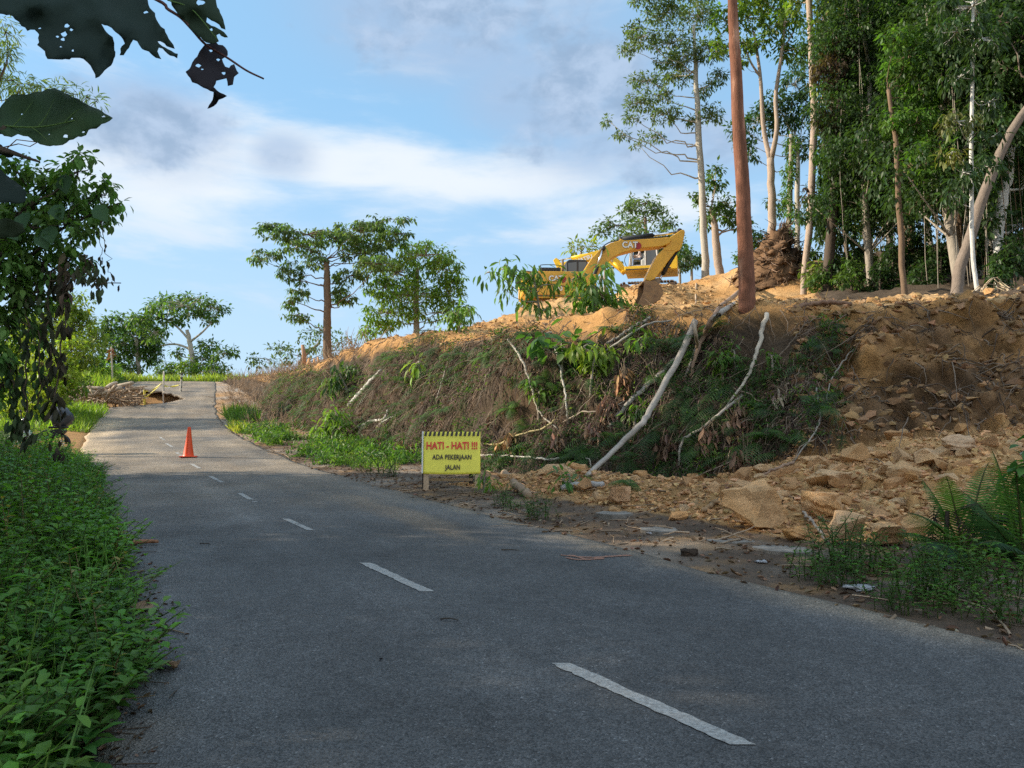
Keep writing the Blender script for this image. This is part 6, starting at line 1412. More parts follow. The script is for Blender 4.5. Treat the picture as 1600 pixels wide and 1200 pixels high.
# ferns, each a rosette of fronds
def fern_proto(seed, n, L, col):
    rg = np.random.default_rng(seed); root = empty('fern', (0, 0, 0))
    for k in range(n):
        a = k * 2.4 + rg.normal() * .2; m = MB(); st = m; m.tc = (.12, .12, .05)
        frond(m, np.zeros(3), (math.cos(a), math.sin(a), rg.uniform(.5, 1.2)), L * rg.uniform(.7, 1.15), rg.uniform(.5, .9), L * .24, 20, np.array(col) * rg.uniform(.75, 1.3), .095, st, rg)
        m.build('frond', M_LEAF, root)
    return root
fp = [fern_proto(1, 8, .8, (.07, .15, .035)), fern_proto(2, 7, .65, (.05, .115, .035)), fern_proto(3, 9, .9, (.085, .17, .035))]
fu = [0, 0, 0]
for i, (px, py, s, wd) in enumerate([(918, 706, 1.1, 'bright fern at the bank foot left of the long pale log'), (948, 690, .9, 'fern tucked beside the lower end of the long pale log'), (880, 712, .9, 'fern under the level whitish branch'), (860, 600, .9, 'dark fern on the mid bank under the broad leaved sapling'), (1078, 640, 1.0, 'fern between the long pale log and the whitish crooked branch'),
        (1095, 700, .9, 'fern behind the brown dead leaf bunch'), (1205, 690, 1.1, 'dark fern hanging beside the bare scar'), (1190, 640, .9, 'fern above the dark one beside the bare scar'), (800, 640, .9, 'dark fern left of the long thin pale stem'), (700, 640, 1.0, 'fern on the far bank above the warning board'), (640, 600, 1.1, 'dark fern on the far bank by the yellow green sprout'), (760, 560, .9, 'fern near the rim of the far bank'), (1060, 530, .8, 'fern near the rim beside the upright stick'), (960, 520, .9, 'fern on the rim behind the short grey branch'), (1110, 520, .8, 'fern by the reddish split log'), (985, 760, .7, 'small fern on the debris ridge'), (600, 560, 1.0, 'fern near the top of the far bank'), (1030, 590, .8, 'fern under the upper part of the long pale log')]):
    h, n = onground(px, py); k = i % 3; o = fp[k] if not fu[k] else copy_tree(fp[k]); fu[k] = 1
    o.location = tuple(h + n * .02); o.rotation_euler = (rng.normal() * .15 + .35 * n[1] * -1, .35 * n[0], rng.uniform(0, 6.28)); s *= .9 + .012 * h[1]; o.scale = (s, s, s)
    tag(o, wd, 'fern', 'ferns growing on the bank')

# leafy herbs
def herb(mb, base, h, lean, k, leaf, col, rg=rng, wr=.45, tc=(.09, .13, .04)):
    """upright stems with paired leaves, many at once: base (N,3), h (N,), lean (N,3)"""
    N = len(base); t = np.linspace(.22, 1, k)[None, :] + rg.normal(size=(N, k)) * .03
    pos = base[:, None] + (np.array((0, 0, 1.)) * h[:, None])[:, None] * t[..., None] + lean[:, None] * (t ** 2)[..., None]
    a = np.arange(k)[None, :] * 2.4 + rg.uniform(0, 6.28, (N, 1)); d = np.stack([np.cos(a), np.sin(a), .15 + .5 * t ** 2 - .3 * rg.random((N, k))], -1)
    L = leaf * (.65 + .6 * rg.random((N, k))) * (1.15 - .45 * t); c = np.repeat(tint(col, N, .28, .12, rg), k, 0) * (1 + .3 * (rg.random((N * k, 1)) - .5))
    c = c * (.8 + .35 * np.clip(t, 0, 1)).reshape(-1, 1)
    leaves(mb, pos.reshape(-1, 3), d.reshape(-1, 3), (0, 0, 1), L.ravel(), L.ravel() * wr, T_OVAL, np.clip(c, .003, 1))
    for i in range(N): tube(mb, [base[i], base[i] + (0, 0, h[i] * .5) + lean[i] * .25, base[i] + (0, 0, h[i]) + lean[i]], [.006, .005, .003], 4, tc, cap=False)
u_edge = herm([1, 3.5, 4.2, 5.2, 8, 14, 19, 22], [-3.5, -3.22, -3.02, -2.78, -2.62, -2.7, -2.8, -3.1])
mb = MB()
for hi, (n, wmax) in enumerate(((1900, 1.5), (2300, 5.0), (420, 3.5))):
    yy = 1.6 + 20.5 * rng.random(n) ** 1.35; uu = u_edge(yy) + fbm(np.stack([yy * 1.1, yy * 0, yy * 0], 1), 3, 19) * .35 - wmax * rng.random(n) ** (1.2 if hi == 0 else 1); xx = uu + cx(yy)
    m = (xx > -.72 * yy - 1.2); xx, yy, uu = xx[m], yy[m], uu[m]
    zz = H(xx, yy); inn = np.clip(u_edge(yy) - uu, 0, 5); base = np.stack([xx, yy, zz], 1)
    big = fbm(base * .8, 3, 66); hh = (.24 + .30 * np.minimum(inn, 2.2)) * rng.uniform(.55, 1.35, len(xx)) * (1 + .7 * big) + .06
    patch = fbm(base * 1.1, 3, 88); lean = rng.normal(size=(len(xx), 3)) * (.16, .16, .03) + np.stack([.07 * (inn < .6), -.02 * (inn < 9), 0 * inn], 1)
    if hi == 2:
        herb(mb, base, hh * (.8 + .4 * np.clip(inn, 0, 1)), lean, 9, .19, (.085, .19, .04), wr=.42); continue
    a, b, c = (patch > .12), (patch <= .12) & (patch > -.2), (patch <= -.2)
    herb(mb, base[a], hh[a], lean[a], 13, .14, (.115, .255, .036)); herb(mb, base[b], hh[b], lean[b], 15, .11, (.08, .19, .03), wr=.5); herb(mb, base[c], hh[c] * .85, lean[c], 11, .12, (.13, .24, .045), wr=.3)
    e = rng.random(len(xx)) < .05; herb(mb, base[e], hh[e] * 1.05, lean[e] + rng.normal(size=(int(e.sum()), 3)) * .08, 9, .10, (.27, .22, .07), wr=.4, tc=(.22, .16, .08))
n = 3600; yy = 1.8 + 18 * rng.random(n) ** 1.4; uu = u_edge(yy) + .1 - 3.2 * rng.random(n); xx = uu + cx(yy); base = np.stack([xx, yy, H(xx, yy)], 1)
leaves(mb, base, rng.normal(size=(n, 3)) * .35 + (0, 0, 1), rdir(n), rng.uniform(.2, .75, n), .011, T_BLADE, tint((.12, .22, .05), n, .4, .15))
for k in range(260):
    i = rng.integers(0, n); L = rng.uniform(.2, .7); d = unit(rng.normal(size=3) * .6 + (0, 0, .8)); tube(mb, [base[i], base[i] + d * L * .5 + rng.normal(size=3) * .03, base[i] + d * L], [.005, .004, .002], 4, (.26, .19, .11), cap=False)
tag(mb.build('verge_undergrowth', M_LEAF_GLOSS), kind='stuff')
def weed_proto(seed, n, h, leaf, col):
    rg = np.random.default_rng(seed); m = MB(); b = rg.normal(size=(n, 3)) * (.12, .12, 0); herb(m, b, h * rg.uniform(.6, 1.2, n), rg.normal(size=(n, 3)) * (.12, .12, .01), 11, leaf, col, rg)
    o = m.build('weed', M_LEAF_GLOSS); return o
wp = [weed_proto(21, 9, .34, .085, (.085, .19, .035)), weed_proto(22, 7, .25, .075, (.11, .22, .04)), weed_proto(23, 12, .42, .085, (.06, .14, .03))]
wu = [0, 0, 0]
def weed(px, py, s, label, group):
    global wi
    h, n = onground(px, py); k = int(rng.integers(0, 3)); o = wp[k] if not wu[k] else wp[k].copy()
    if wu[k]: COL.objects.link(o)
    wu[k] = 1; o.location = tuple(h - (0, 0, .01)); o.rotation_euler = (0, 0, rng.uniform(0, 6.28)); o.scale = (s, s, s); tag(o, label, 'weed', group)
for px, py, s in [(1262, 902, .8), (1290, 888, 1), (1318, 878, 1.1), (1345, 895, 1), (1368, 885, 1.1), (1330, 915, .8), (1290, 915, .7), (1388, 905, 1)]: weed(px, py, s, 'leafy green weed in the patch at the asphalt edge below the scree', 'weeds below the scree')
for px, py, s in [(1415, 940, 1), (1448, 932, 1.1), (1478, 938, 1), (1500, 920, 1.2), (1520, 945, .9), (1402, 958, .7), (1468, 962, .8), (1545, 965, .8), (1580, 975, .7), (1490, 895, 1.2), (1540, 915, 1.2), (1575, 930, 1.2), (1440, 905, 1)]: weed(px, py, s, 'leafy green weed in the patch in front of the fern palm', 'weeds in front of the fern palm')
for px, py, s in [(788, 790, .9), (830, 806, .8), (846, 812, .8), (800, 798, .7)]: weed(px, py, s, 'small weed on the littered shoulder right of the warning board', 'weeds near the warning board')
for px, py, s in [(560, 735, 1.2), (585, 740, 1.2), (612, 745, 1.1), (545, 728, 1.1)]: weed(px, py, s, 'bright low weed at the asphalt edge between the verge grass and the warning board', 'weeds beyond the warning board')

# ------------------------------------------------------------------ fern palms and dark growth at the near end of the scree
def palm(base, tips, label, cols, Lp, d, pin=.2, npin=26, wid=.16):
    root = empty('fern_palm', base, label, 'palm')
    for (tx, ty, dz), c in zip(tips, cols):
        tip = P(tx, ty, d + dz); v = tip - base; L = np.linalg.norm(v); m = MB(); m.tc = (.10, .11, .04)
        dr = .42; dirn = v + np.array((0, 0, dr * L)); dn = np.linalg.norm(dirn)
        frond(m, base, dirn, dn * .98, dr * L / dn, pin, npin, c, wid, m); part(m, 'frond', M_LEAF_GLOSS, root)
    return root
b1 = gpt(*P(1508, 880, 7.9)[:2])
GP = (.06, .14, .035); GP2 = (.095, .2, .04); GB = (.045, .095, .05)
palm(b1, [(1398, 832, -.1), (1416, 800, -.5), (1440, 748, .2), (1478, 742, -.1), (1425, 860, -.8), (1560, 760, .2), (1545, 720, .3), (1470, 880, -.9)], 'fern palm with drooping feathery fronds in front of the scree', [GP, GP, GP, GP2, GB, GP2, GP2, GB], 1, 7.9, .24, 34, .10)
b2 = gpt(*P(1600, 880, 7.6)[:2])
palm(b2, [(1550, 702, .1), (1585, 715, -.2), (1520, 800, -.3), (1500, 765, .4), (1620, 700, 0), (1530, 850, -.7), (1660, 760, -.3)], 'second fern palm at the picture edge with long bright upright fronds', [GP2, GP2, GB, GP, GP2, GB, GP], 1, 7.6, .26, 34, .10)
tree('dark_shrub', 'dark tangled shrub under the fern palms', 'shrub', [(1560, 925), (1555, 860)], 8.2, [8, 5], [(1555, 860, 44, 32), (1590, 830, 36, 36), (1520, 880, 34, 24), (1600, 890, 36, 30), (1490, 880, 24, 18), (1580, 780, 26, 22)], leaf=.09, dens=.75, col=(.035, .075, .025), bark=BARK_DARK, droop=.7, tm=T_OVAL, sub=10)
tree('broad_leaf_plant', 'plant with large paired oval leaves at the picture edge above the fern palms', 'plant', [(1640, 900), (1630, 800), (1600, 720)], 7.4, [6, 5, 3], [(1598, 708, 14, 8), (1588, 735, 20, 8), (1615, 740, 24, 10), (1625, 700, 20, 16)], leaf=.17, dens=.55, col=(.06, .16, .045), droop=.5, tm=T_OVAL, wr=.5, sub=6)
m = MB(); m.tc = (.05, .04, .03); c = gpt(*P(1480, 860, 7.9)[:2])
for k in range(7): frond(m, c + (rng.normal() * .1, rng.normal() * .08, .45 + rng.normal() * .04), rng.normal(size=3) * .5 + (0, 0, -.6), .5, .3, .14, 14, (.045, .034, .026), .12, m)
tube(m, [c - (0, 0, .1), c + (0, 0, .3), c + (.02, 0, .5)], [.03, .025, .02], 6, (.05, .04, .03)); solo(m, 'dead_palm', M_DRY, c, 'blackened dead palm stump with hanging dry fronds among the fern palms', 'dead palm')

# ------------------------------------------------------------------ flat broken slabs and bits on the shoulder
M_CONC = mat_simple('weathered concrete', (.20, .18, .155), .9, nscale=5, nvar=.45, bump=.4, bscale=30)
for px, py, w, dp, wd in [(1222, 860, 86, .32, 'pale concrete slab flush with the shoulder below the blocky boulder'), (1140, 846, 70, .22, 'narrow pale concrete strip on the shoulder in front of the largest boulder'), (1030, 830, 70, .3, 'pale concrete slab on the shoulder below the debris ridge'), (960, 806, 60, .3, 'pale concrete patch on the shoulder nearest the warning board')]:
    h, n = onground(px, py); k = h[1] / 1200; W = w * k / 2; rr = [(math.cos(a) * W * rng.uniform(.65, 1.1), math.sin(a) * dp * rng.uniform(.7, 1.2)) for a in np.linspace(0, 2 * np.pi, 18)[:-1]]
    z = max(gz(h[0] + a * .8, h[1] + b * .8) for a, b in rr) + .006 - h[2]
    m = MB(); N = len(rr); m.ngon([(a, b, z) for a, b in rr] + [(a, b, z - .09) for a, b in rr], [list(range(N)), [2 * N - 1 - i for i in range(N)]] + [[(i + 1) % N, i, N + i, N + (i + 1) % N] for i in range(N)])
    o = m.build('concrete_slab', M_CONC, None, False, loc=tuple(h)); tag(o, wd, 'slab')
M_SCRAP = mat_simple('pale plastic scrap', (.40, .41, .44), .5)
for px, py, s, wd in [(1021, 835, .07, 'small white plastic scrap on the shoulder below the debris ridge'), (1348, 922, .11, 'crumpled pale plastic bag among the weeds'), (1190, 880, .06, 'pale plastic scrap by the asphalt edge'), (1470, 888, .12, 'pale bluish plastic bag under the fern palm')]:
    h, n = onground(px, py); V, F = hull_rock(int(px), 22, .45, 1); V = V * (1 + .25 * rng.normal(size=(len(V), 1))); m = MB(); m.add(V * s * (1.4, 1, .5), t=F); o = m.build('plastic_scrap', M_SCRAP, None, True, loc=tuple(h + (0, 0, .02))); tag(o, wd, 'scrap')
m = MB(); h, n = onground(1076, 868); V, F = hull_rock(55, 20, .6, 2); m.add(V * .11 + fbm(V * 3, 3, 5)[:, None] * .03, t=F, col=(.05, .035, .025)); o = m.build('dirt_clod', M_SOIL, None, False, loc=tuple(h + (0, 0, .03))); tag(o, 'dark dirt clod by the asphalt edge right of the orange paint', 'clod')

# ------------------------------------------------------------------ heap of broken timber by the hole
TW = ['pale split log on top of the timber heap', 'thick bleached log slanting across the timber heap', 'long grey trunk lying level behind the timber heap', 'forked pale stick standing out of the timber heap', 'thin brown log at the near side of the timber heap', 'short thick log end at the heap side nearest the road', 'bleached branch leaning over the timber heap', 'brown trunk half buried under the timber heap', 'narrow pale log crossing the middle of the timber heap', 'pinkish bare log low on the timber heap', 'curved root sticking up from the timber heap', 'grey stick at the far end of the timber heap', 'rounded pale log beside the bright grass', 'thin bleached pole lying toward the hole', 'dark wet log under the pale ones of the timber heap', 'broken board like log at the top of the timber heap']
for k, ((x0, y0), (x1, y1), r) in enumerate([((178, 606), (208, 598), .14), ((140, 612), (190, 606), .17), ((84, 604), (162, 607), .13), ((166, 630), (182, 602), .12), ((110, 628), (150, 620), .11), ((190, 612), (214, 606), .17), ((150, 634), (176, 606), .09), ((100, 622), (160, 634), .13), ((124, 616), (186, 624), .1), ((108, 632), (140, 624), .12), ((146, 618), (140, 596), .06), ((90, 612), (120, 606), .08), ((122, 634), (152, 622), .12), ((196, 620), (222, 612), .07), ((140, 632), (190, 630), .12), ((160, 610), (182, 598), .12)]):
    d = 47.5 + rng.normal() * .7; a, b = P(x0, y0, d + rng.normal() * .5), P(x1, y1, d + rng.normal() * .5); m = MB(); q = spline([a, (a + b) / 2 + rng.normal(size=3) * .08, b], 10)
    tube(m, q, np.linspace(r, r * .75, 10), 9, np.array((.46, .36, .26)) * rng.uniform(.6, 1.15), rough=.08); solo(m, 'log', M_WOOD, a, TW[k], 'log', 'logs of the timber heap')
mb = MB()
for k in range(320):
    c = P(rng.uniform(92, 222), rng.uniform(606, 640), 47.5 + rng.normal() * 1.2); d = rdir(1)[0] * (1, 1, .5); L = rng.uniform(.2, 1.0); tube(mb, [c - d * L, c + rng.normal(size=3) * .06, c + d * L], [.025, .03, .015], 5, np.array((.34, .24, .16)) * rng.uniform(.4, 1.3), cap=False)
tag(mb.build('timber_litter', M_WOOD), kind='stuff')
for px, py, wd in [(200, 641, 'pale stone holding down the slanting tape'), (212, 640, 'second stone beside the one holding the slanting tape')]:
    h, n = onground(px, py); place_rock(rmesh[2], (h[0], h[1], road_z(h[0] - cx(h[1]), h[1])), (0, 0, 1), (.22, .18, .16), wd, None, .1)
h, n = onground(192, 638); m = MB(); V, F = hull_rock(77, 20, 1, 1); m.add(V * (.13, .13, .3) + (0, 0, .22), t=F); tag(m.build('wrapped_post_foot', mat_simple('dark blue plastic', (.04, .06, .10), .4), None, True, loc=(h[0], h[1], road_z(h[0] - cx(h[1]), h[1]))), 'dark blue wrapped bundle standing beside the tape stones', 'bundle')
for k, (px, py, wd) in enumerate([(490, 572, 'broken orange wood stump at the foot of the tall flat topped tree')]):
    c = gpt(*P(px, 590, 49)[:2]); m = MB()
    for j in range(9):
        a = rng.uniform(0, 6.28); tube(m, [c + (math.cos(a) * .5, math.sin(a) * .4, -.2), c + (math.cos(a) * .35, math.sin(a) * .3, rng.uniform(.3, .9))], [.16, .05], 6, np.array((.62, .33, .14)) * rng.uniform(.7, 1.2))
    tube(m, [c + (-.6, 0, 0), c + (-.65, 0, 1.0), c + (-.75, 0, 1.6)], [.16, .14, .1], 8, (.35, .2, .12)); solo(m, 'stump', M_WOOD, c, wd, 'stump')

# ------------------------------------------------------------------ root heap in front of the forest
mb = MB(); hc = gpt(15.3, 43.4); nt_, nr_ = 90, 40; V = []
for i in range(nr_):
    f = i / (nr_ - 1)
    for j in range(nt_):
        a = 2 * np.pi * j / nt_; r = 2.4 * (1 - f) ** .75 * (1 + .2 * math.sin(2 * a + 1)) * (.62 if math.cos(a) > .2 else 1.15); V.append((hc[0] + r * math.cos(a) + .35 * f, hc[1] + r * math.sin(a), hc[2] - 1.8 + 3.8 * f))
V = np.array(V); e1, e2, ci = worley(V * 2.6, 5); out = unit(V - hc - (0, 0, .6)); V = V + out * ((fbm(V * 1.8, 5, 4) * .8 + (ci - .5) * .7 * np.clip((e2 - e1) * 3, 0, 1))[:, None])
q4 = [(i * nt_ + j, i * nt_ + (j + 1) % nt_, (i + 1) * nt_ + (j + 1) % nt_, (i + 1) * nt_ + j) for i in range(nr_ - 1) for j in range(nt_)]
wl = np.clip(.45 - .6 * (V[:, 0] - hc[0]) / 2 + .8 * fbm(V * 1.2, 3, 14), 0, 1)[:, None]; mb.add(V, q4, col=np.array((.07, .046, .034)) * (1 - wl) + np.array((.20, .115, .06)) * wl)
for k in range(520):
    i = rng.integers(0, len(V)); d = unit(out[i] + rng.normal(size=3) * .8 - (0, 0, .3)); L = rng.uniform(.2, .9); c = V[i]
    tube(mb, [c - d * .25, c + d * L * .5 + rng.normal(size=3) * .1, c + d * L + rng.normal(size=3) * .12], [.035, .025, .008], 4, np.array((.12, .08, .055)) * rng.uniform(.6, 2.2), cap=False)
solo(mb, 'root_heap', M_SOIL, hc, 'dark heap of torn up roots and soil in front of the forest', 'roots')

# ------------------------------------------------------------------ vine hung tree over the near verge
VINE = [(25, 262, 36, 26), (70, 292, 48, 36), (122, 268, 34, 26), (150, 306, 34, 22), (40, 350, 48, 42), (105, 350, 40, 36), (20, 430, 40, 44), (72, 412, 40, 36), (118, 402, 26, 26), (15, 520, 24, 44), (45, 480, 34, 34), (185, 318, 16, 9), (100, 308, 40, 26), (135, 340, 28, 24), (-20, 330, 40, 60), (-20, 560, 36, 50), (5, 600, 24, 34), (60, 455, 40, 26), (160, 345, 16, 14), (125, 240, 16, 7), (0, 400, 50, 50)]
vt = tree('vine_tree', 'dark tree draped with hanging vines leaning in over the near verge', 'tree', [(-60, 860), (-50, 640), (-20, 430), (50, 320)], 7.4, [34, 30, 24, 14], VINE, leaf=.078, dens=.62, col=(.11, .205, .05), bark=BARK_DARK, droop=.9, tm=T_OVAL, wr=.5, sub=9, mat=M_LEAF_GLOSS, var=.4, surf=.4)
def hanging(px, n, col, leaf, label=None, r=.008):
    q = spline([P(x, y, 7.2) for x, y in px], 14) + rng.normal(size=(14, 3)) * .015; m = MB(); tube(m, q, r, 5, (.10, .075, .05), cap=False)
    t = rng.integers(0, 14, n); leaves(m, q[t] + rng.normal(size=(n, 3)) * .03, rdir(n) * .45 + (0, 0, -1), rdir(n), leaf * rng.uniform(.6, 1.3, n), leaf * .38, T_CURL, tint(col, n, .4, .1)); o = part(m, 'hanging_vine', M_DRY, vt)
    if label: o['label'] = label
hanging([(98, 440), (100, 500), (94, 560), (84, 640)], 60, (.055, .05, .03), .12, 'thick hanging vine of dark withered leaves')
hanging([(75, 430), (72, 500), (78, 570), (80, 630)], 46, (.05, .055, .03), .12); hanging([(40, 470), (42, 560), (38, 640), (44, 690)], 50, (.045, .06, .03), .11)
hanging([(105, 400), (104, 425), (106, 458)], 16, (.11, .085, .06), .13, 'hanging cluster of dry curled leaves'); hanging([(140, 400), (148, 430), (153, 462)], 16, (.08, .1, .05), .13); hanging([(130, 395), (133, 425), (131, 445)], 10, (.085, .1, .05), .12)
hanging([(160, 345), (166, 390), (170, 420), (176, 440)], 6, (.05, .05, .03), .07, r=.003); hanging([(155, 350), (158, 400), (159, 410)], 6, (.04, .05, .03), .07, r=.003)
hanging([(92, 640), (94, 690), (98, 720)], 10, (.05, .04, .03), .1, r=.004); hanging([(15, 560), (20, 620), (25, 680)], 50, (.045, .075, .03), .12); hanging([(20, 500), (60, 520), (64, 590), (56, 640)], 40, (.05, .09, .03), .11)
hanging([(78, 440), (110, 430), (150, 442), (187, 444)], 5, (.06, .05, .04), .06, r=.005)
for c in [(35, 333), (62, 360), (10, 350), (100, 272), (85, 320), (78, 352), (150, 320)]:
    q = P(*c, 7.0); m = MB(); leaves(m, q[None], np.array([[.3, -.3, -.9]]) + rng.normal(size=(1, 3)) * .3, np.array([[0, -1, .3]]), .2, .17, T_OVAL, np.array([(.07, .14, .07)]) * rng.uniform(.7, 1.2)); part(m, 'broad_leaf', M_LEAF_GLOSS, vt)

# ------------------------------------------------------------------ big insect eaten leaves hanging in the top corner
def big_leaf(root, outline, d, col, holes=(), tilt=(0, 0), mid=None, cutn=2):
    def resample(pts, st, jit):
        out = []
        for i in range(len(pts)):
            p, q = np.array(pts[i], float), np.array(pts[(i + 1) % len(pts)], float); n_ = max(1, int(np.linalg.norm(q - p) / st))
            for k in range(n_): out.append(p + (q - p) * k / n_ + (rng.normal(size=2) * jit if k else 0))
        return np.array(out)
    o2 = resample([(x, -y) for x, y in outline], 5, .9); hs = [np.array([(hx + hr * math.cos(a) * rng.uniform(.6, 1.4), -hy + hr * .7 * math.sin(a) * rng.uniform(.6, 1.4)) for a in np.linspace(0, 2 * np.pi, 10)[:-1]]) for hx, hy, hr in holes]
    lo, hi = o2.min(0), o2.max(0); gx, gy = np.meshgrid(np.arange(lo[0], hi[0], 9.), np.arange(lo[1], hi[1], 9.)); G = np.stack([gx.ravel(), gy.ravel()], 1) + rng.normal(size=(gx.size, 2)) * 1.5
    G = G[in_poly(G[:, 0], G[:, 1], o2)]; loops = [o2] + hs; pts = np.concatenate(loops + [G]); ed = []; k0 = 0
    for l in loops: ed += [(k0 + i, k0 + (i + 1) % len(l)) for i in range(len(l))]; k0 += len(l)
    from mathutils.geometry import delaunay_2d_cdt
    vv, _, ff, *_r = delaunay_2d_cdt([Vector(p) for p in pts], ed, [], 0, .01)
    V2 = np.array([(v[0], v[1], 0.) for v in vv]); F = np.array([f for f in ff if len(f) == 3]); ct = V2[F].mean(1); ok = in_poly(ct[:, 0], ct[:, 1], o2)
    for h_ in hs: ok &= ~in_poly(ct[:, 0], ct[:, 1], h_)
    F = F[ok]
    c = V2.mean(0); dx = (V2[:, 0] - c[0]) / 100; dy = (V2[:, 1] - c[1]) / 100
    dep = d + tilt[0] * dx + tilt[1] * dy + .05 * fbm(V2 / 45, 3, int(outline[0][0]) + 5) + .05 * dy ** 2
    V = np.array([P(x, -y, q) for (x, y, _), q in zip(V2, dep)])
    m = MB(); m.add(V, t=F, col=np.asarray(col)[None] * (1 + .25 * fbm(V2 / 30, 3, 3)[:, None])); o = part(m, 'leaf', M_LEAF_BIG, root)
    s = o.modifiers.new('thick', 'SOLIDIFY'); s.thickness = .0008
    if mid:
        m = MB(); dm = lambda x, y: d + tilt[0] * (x - c[0]) / 100 + tilt[1] * (-y - c[1]) / 100 + .05 * ((-y - c[1]) / 100) ** 2 - .012
        for line, r in mid: tube(m, spline([P(x, y, dm(x, y)) for x, y in line], 12), np.linspace(r, r * .4, 12), 5, (.10, .17, .05), cap=False)
        part(m, 'vein', M_LEAF_BIG, o) if False else None
        m.v = [v - np.array(root.location) for v in m.v]; m.build('vein', M_LEAF_BIG, o)
    return o
M_LEAF_BIG = mat_leaf('large leaf', trans=.12, rough=.75, spec=.08, tcol=(.9, 1.3, .5))
bt = empty('broadleaf_tree', (-2.9, .9, float(H(-2.9, .9))), 'tree with large insect eaten leaves reaching into the top corner of the view', 'tree')
m = MB(); D = 1.5; pa = P(-120, -150, D)
tube(m, spline([(-2.9, .9, float(H(-2.9, .9)) - .3), (-2.85, .95, 1.2), (-2.6, 1.1, 2.6), (-2.2, 1.3, 3.2)], 16), np.linspace(.12, .05, 16), 10, BARK_DARK, rough=.05)
tube(m, spline([(-2.7, 1.05, 2.2), (-1.9, 1.4, 2.75), P(60, -80, D), P(236, -5, D), P(262, 14, D), P(282, 27, D), P(300, 46, D), P(322, 70, D), P(355, 90, D), P(385, 110, D), P(412, 123, D)], 50), np.interp(np.arange(50), [0, 6, 14, 50], [.02, .012, .0035, .0018]), 7, (.13, .06, .055))
tube(m, spline([(-2.6, 1.1, 2.5), P(-160, 120, D), P(-10, 200, D), P(8, 197, D)], 16), np.linspace(.014, .004, 16), 6, BARK_DARK); tube(m, spline([P(-160, 130, D), P(-20, 222, D), P(18, 238, D), P(62, 253, D)], 14), np.linspace(.012, .002, 14), 6, BARK_DARK)
part(m, 'trunk', M_BARK, bt)
LA = [(-60, -70), (226, -70), (230, -5), (234, 12), (242, 20), (244, 30), (258, 50), (268, 66), (273, 76), (266, 74), (250, 64), (246, 64), (258, 74), (278, 84), (277, 91), (262, 84), (248, 74), (246, 80), (252, 92), (243, 90), (232, 80), (222, 76), (214, 64), (208, 62), (204, 68), (198, 78), (193, 86), (187, 86), (188, 76), (195, 68), (190, 58), (186, 54), (174, 43), (158, 37), (166, 50), (176, 58), (180, 88), (174, 102), (160, 114), (149, 122), (144, 108), (137, 98), (130, 92), (118, 90), (98, 93), (74, 92), (70, 80), (58, 70), (61, 54), (54, 46), (43, 48), (30, 34), (20, 25), (0, 21), (-60, 10)]
big_leaf(bt, LA, 1.45, (.022, .036, .03), [(104, 40, 4), (111, 46, 3), (101, 53, 5), (98, 61, 4), (90, 57, 2.5), (95, 73, 2), (114, 79, 2.5), (62, 44, 2), (228, 19, 3)], (.03, .12), None)
LB = [(262, -40), (318, -40), (334, -12), (338, 4), (344, 20), (350, 36), (352, 46), (342, 38), (330, 32), (323, 27), (322, 34), (330, 40), (340, 44), (350, 50), (356, 58), (346, 56), (338, 54), (342, 64), (334, 68), (322, 66), (306, 52), (290, 36), (280, 24), (268, 8)]
big_leaf(bt, LB, 1.5, (.026, .042, .026), [(313, 4, 6), (330, 46, 3), (342, 55, 3)], (.0, .1), [([(262, 0), (300, 15), (340, 62)], .0018)])
LC = [(322, 68), (338, 66), (352, 74), (356, 86), (347, 92), (352, 104), (358, 106), (366, 100), (373, 114), (366, 120), (364, 132), (356, 134), (354, 122), (346, 124), (338, 126), (334, 136), (340, 142), (355, 150), (342, 156), (334, 166), (324, 170), (332, 156), (334, 144), (318, 137), (300, 128), (294, 118), (290, 112), (298, 104), (304, 92), (312, 80)]
big_leaf(bt, LC, 1.5, (.03, .026, .03), [(310, 102, 4), (330, 79, 3), (341, 93, 3), (350, 114, 3.5), (316, 108, 2)], (.1, .05))
LD = [(-14, 190), (-6, 172), (8, 158), (20, 148), (45, 147), (60, 143), (75, 139), (90, 140), (102, 146), (122, 154), (142, 166), (160, 174), (176, 184), (164, 192), (150, 201), (138, 203), (134, 211), (122, 213), (108, 219), (98, 226), (78, 228), (62, 225), (48, 216), (36, 212), (28, 209), (18, 214), (6, 212), (-4, 202)]
big_leaf(bt, LD, 1.5, (.040, .075, .034), [(102, 213, 4), (162, 182, 3), (130, 206, 2), (34, 178, 1.5), (112, 185, 1.5), (77, 210, 1.5)], (-.05, .18), [([(-8, 196), (40, 199), (75, 197), (120, 188), (170, 183)], .0022), ([(20, 198), (36, 180), (52, 158)], .0011), ([(60, 198), (74, 178), (84, 155)], .0011), ([(50, 199), (62, 208), (75, 220)], .001), ([(100, 192), (116, 176), (128, 168)], .001)])
big_leaf(bt, [(-20, 224), (2, 226), (12, 236), (24, 238), (18, 246), (4, 242), (-20, 240)], 1.5, (.02, .03, .026)); big_leaf(bt, [(-30, 270), (0, 264), (14, 276), (32, 290), (42, 300), (40, 314), (26, 318), (8, 316), (-30, 320)], 1.48, (.022, .034, .028), [], (.05, .1)); big_leaf(bt, [(-20, 346), (10, 340), (36, 350), (38, 362), (26, 370), (4, 372), (-20, 370)], 1.5, (.045, .065, .04))

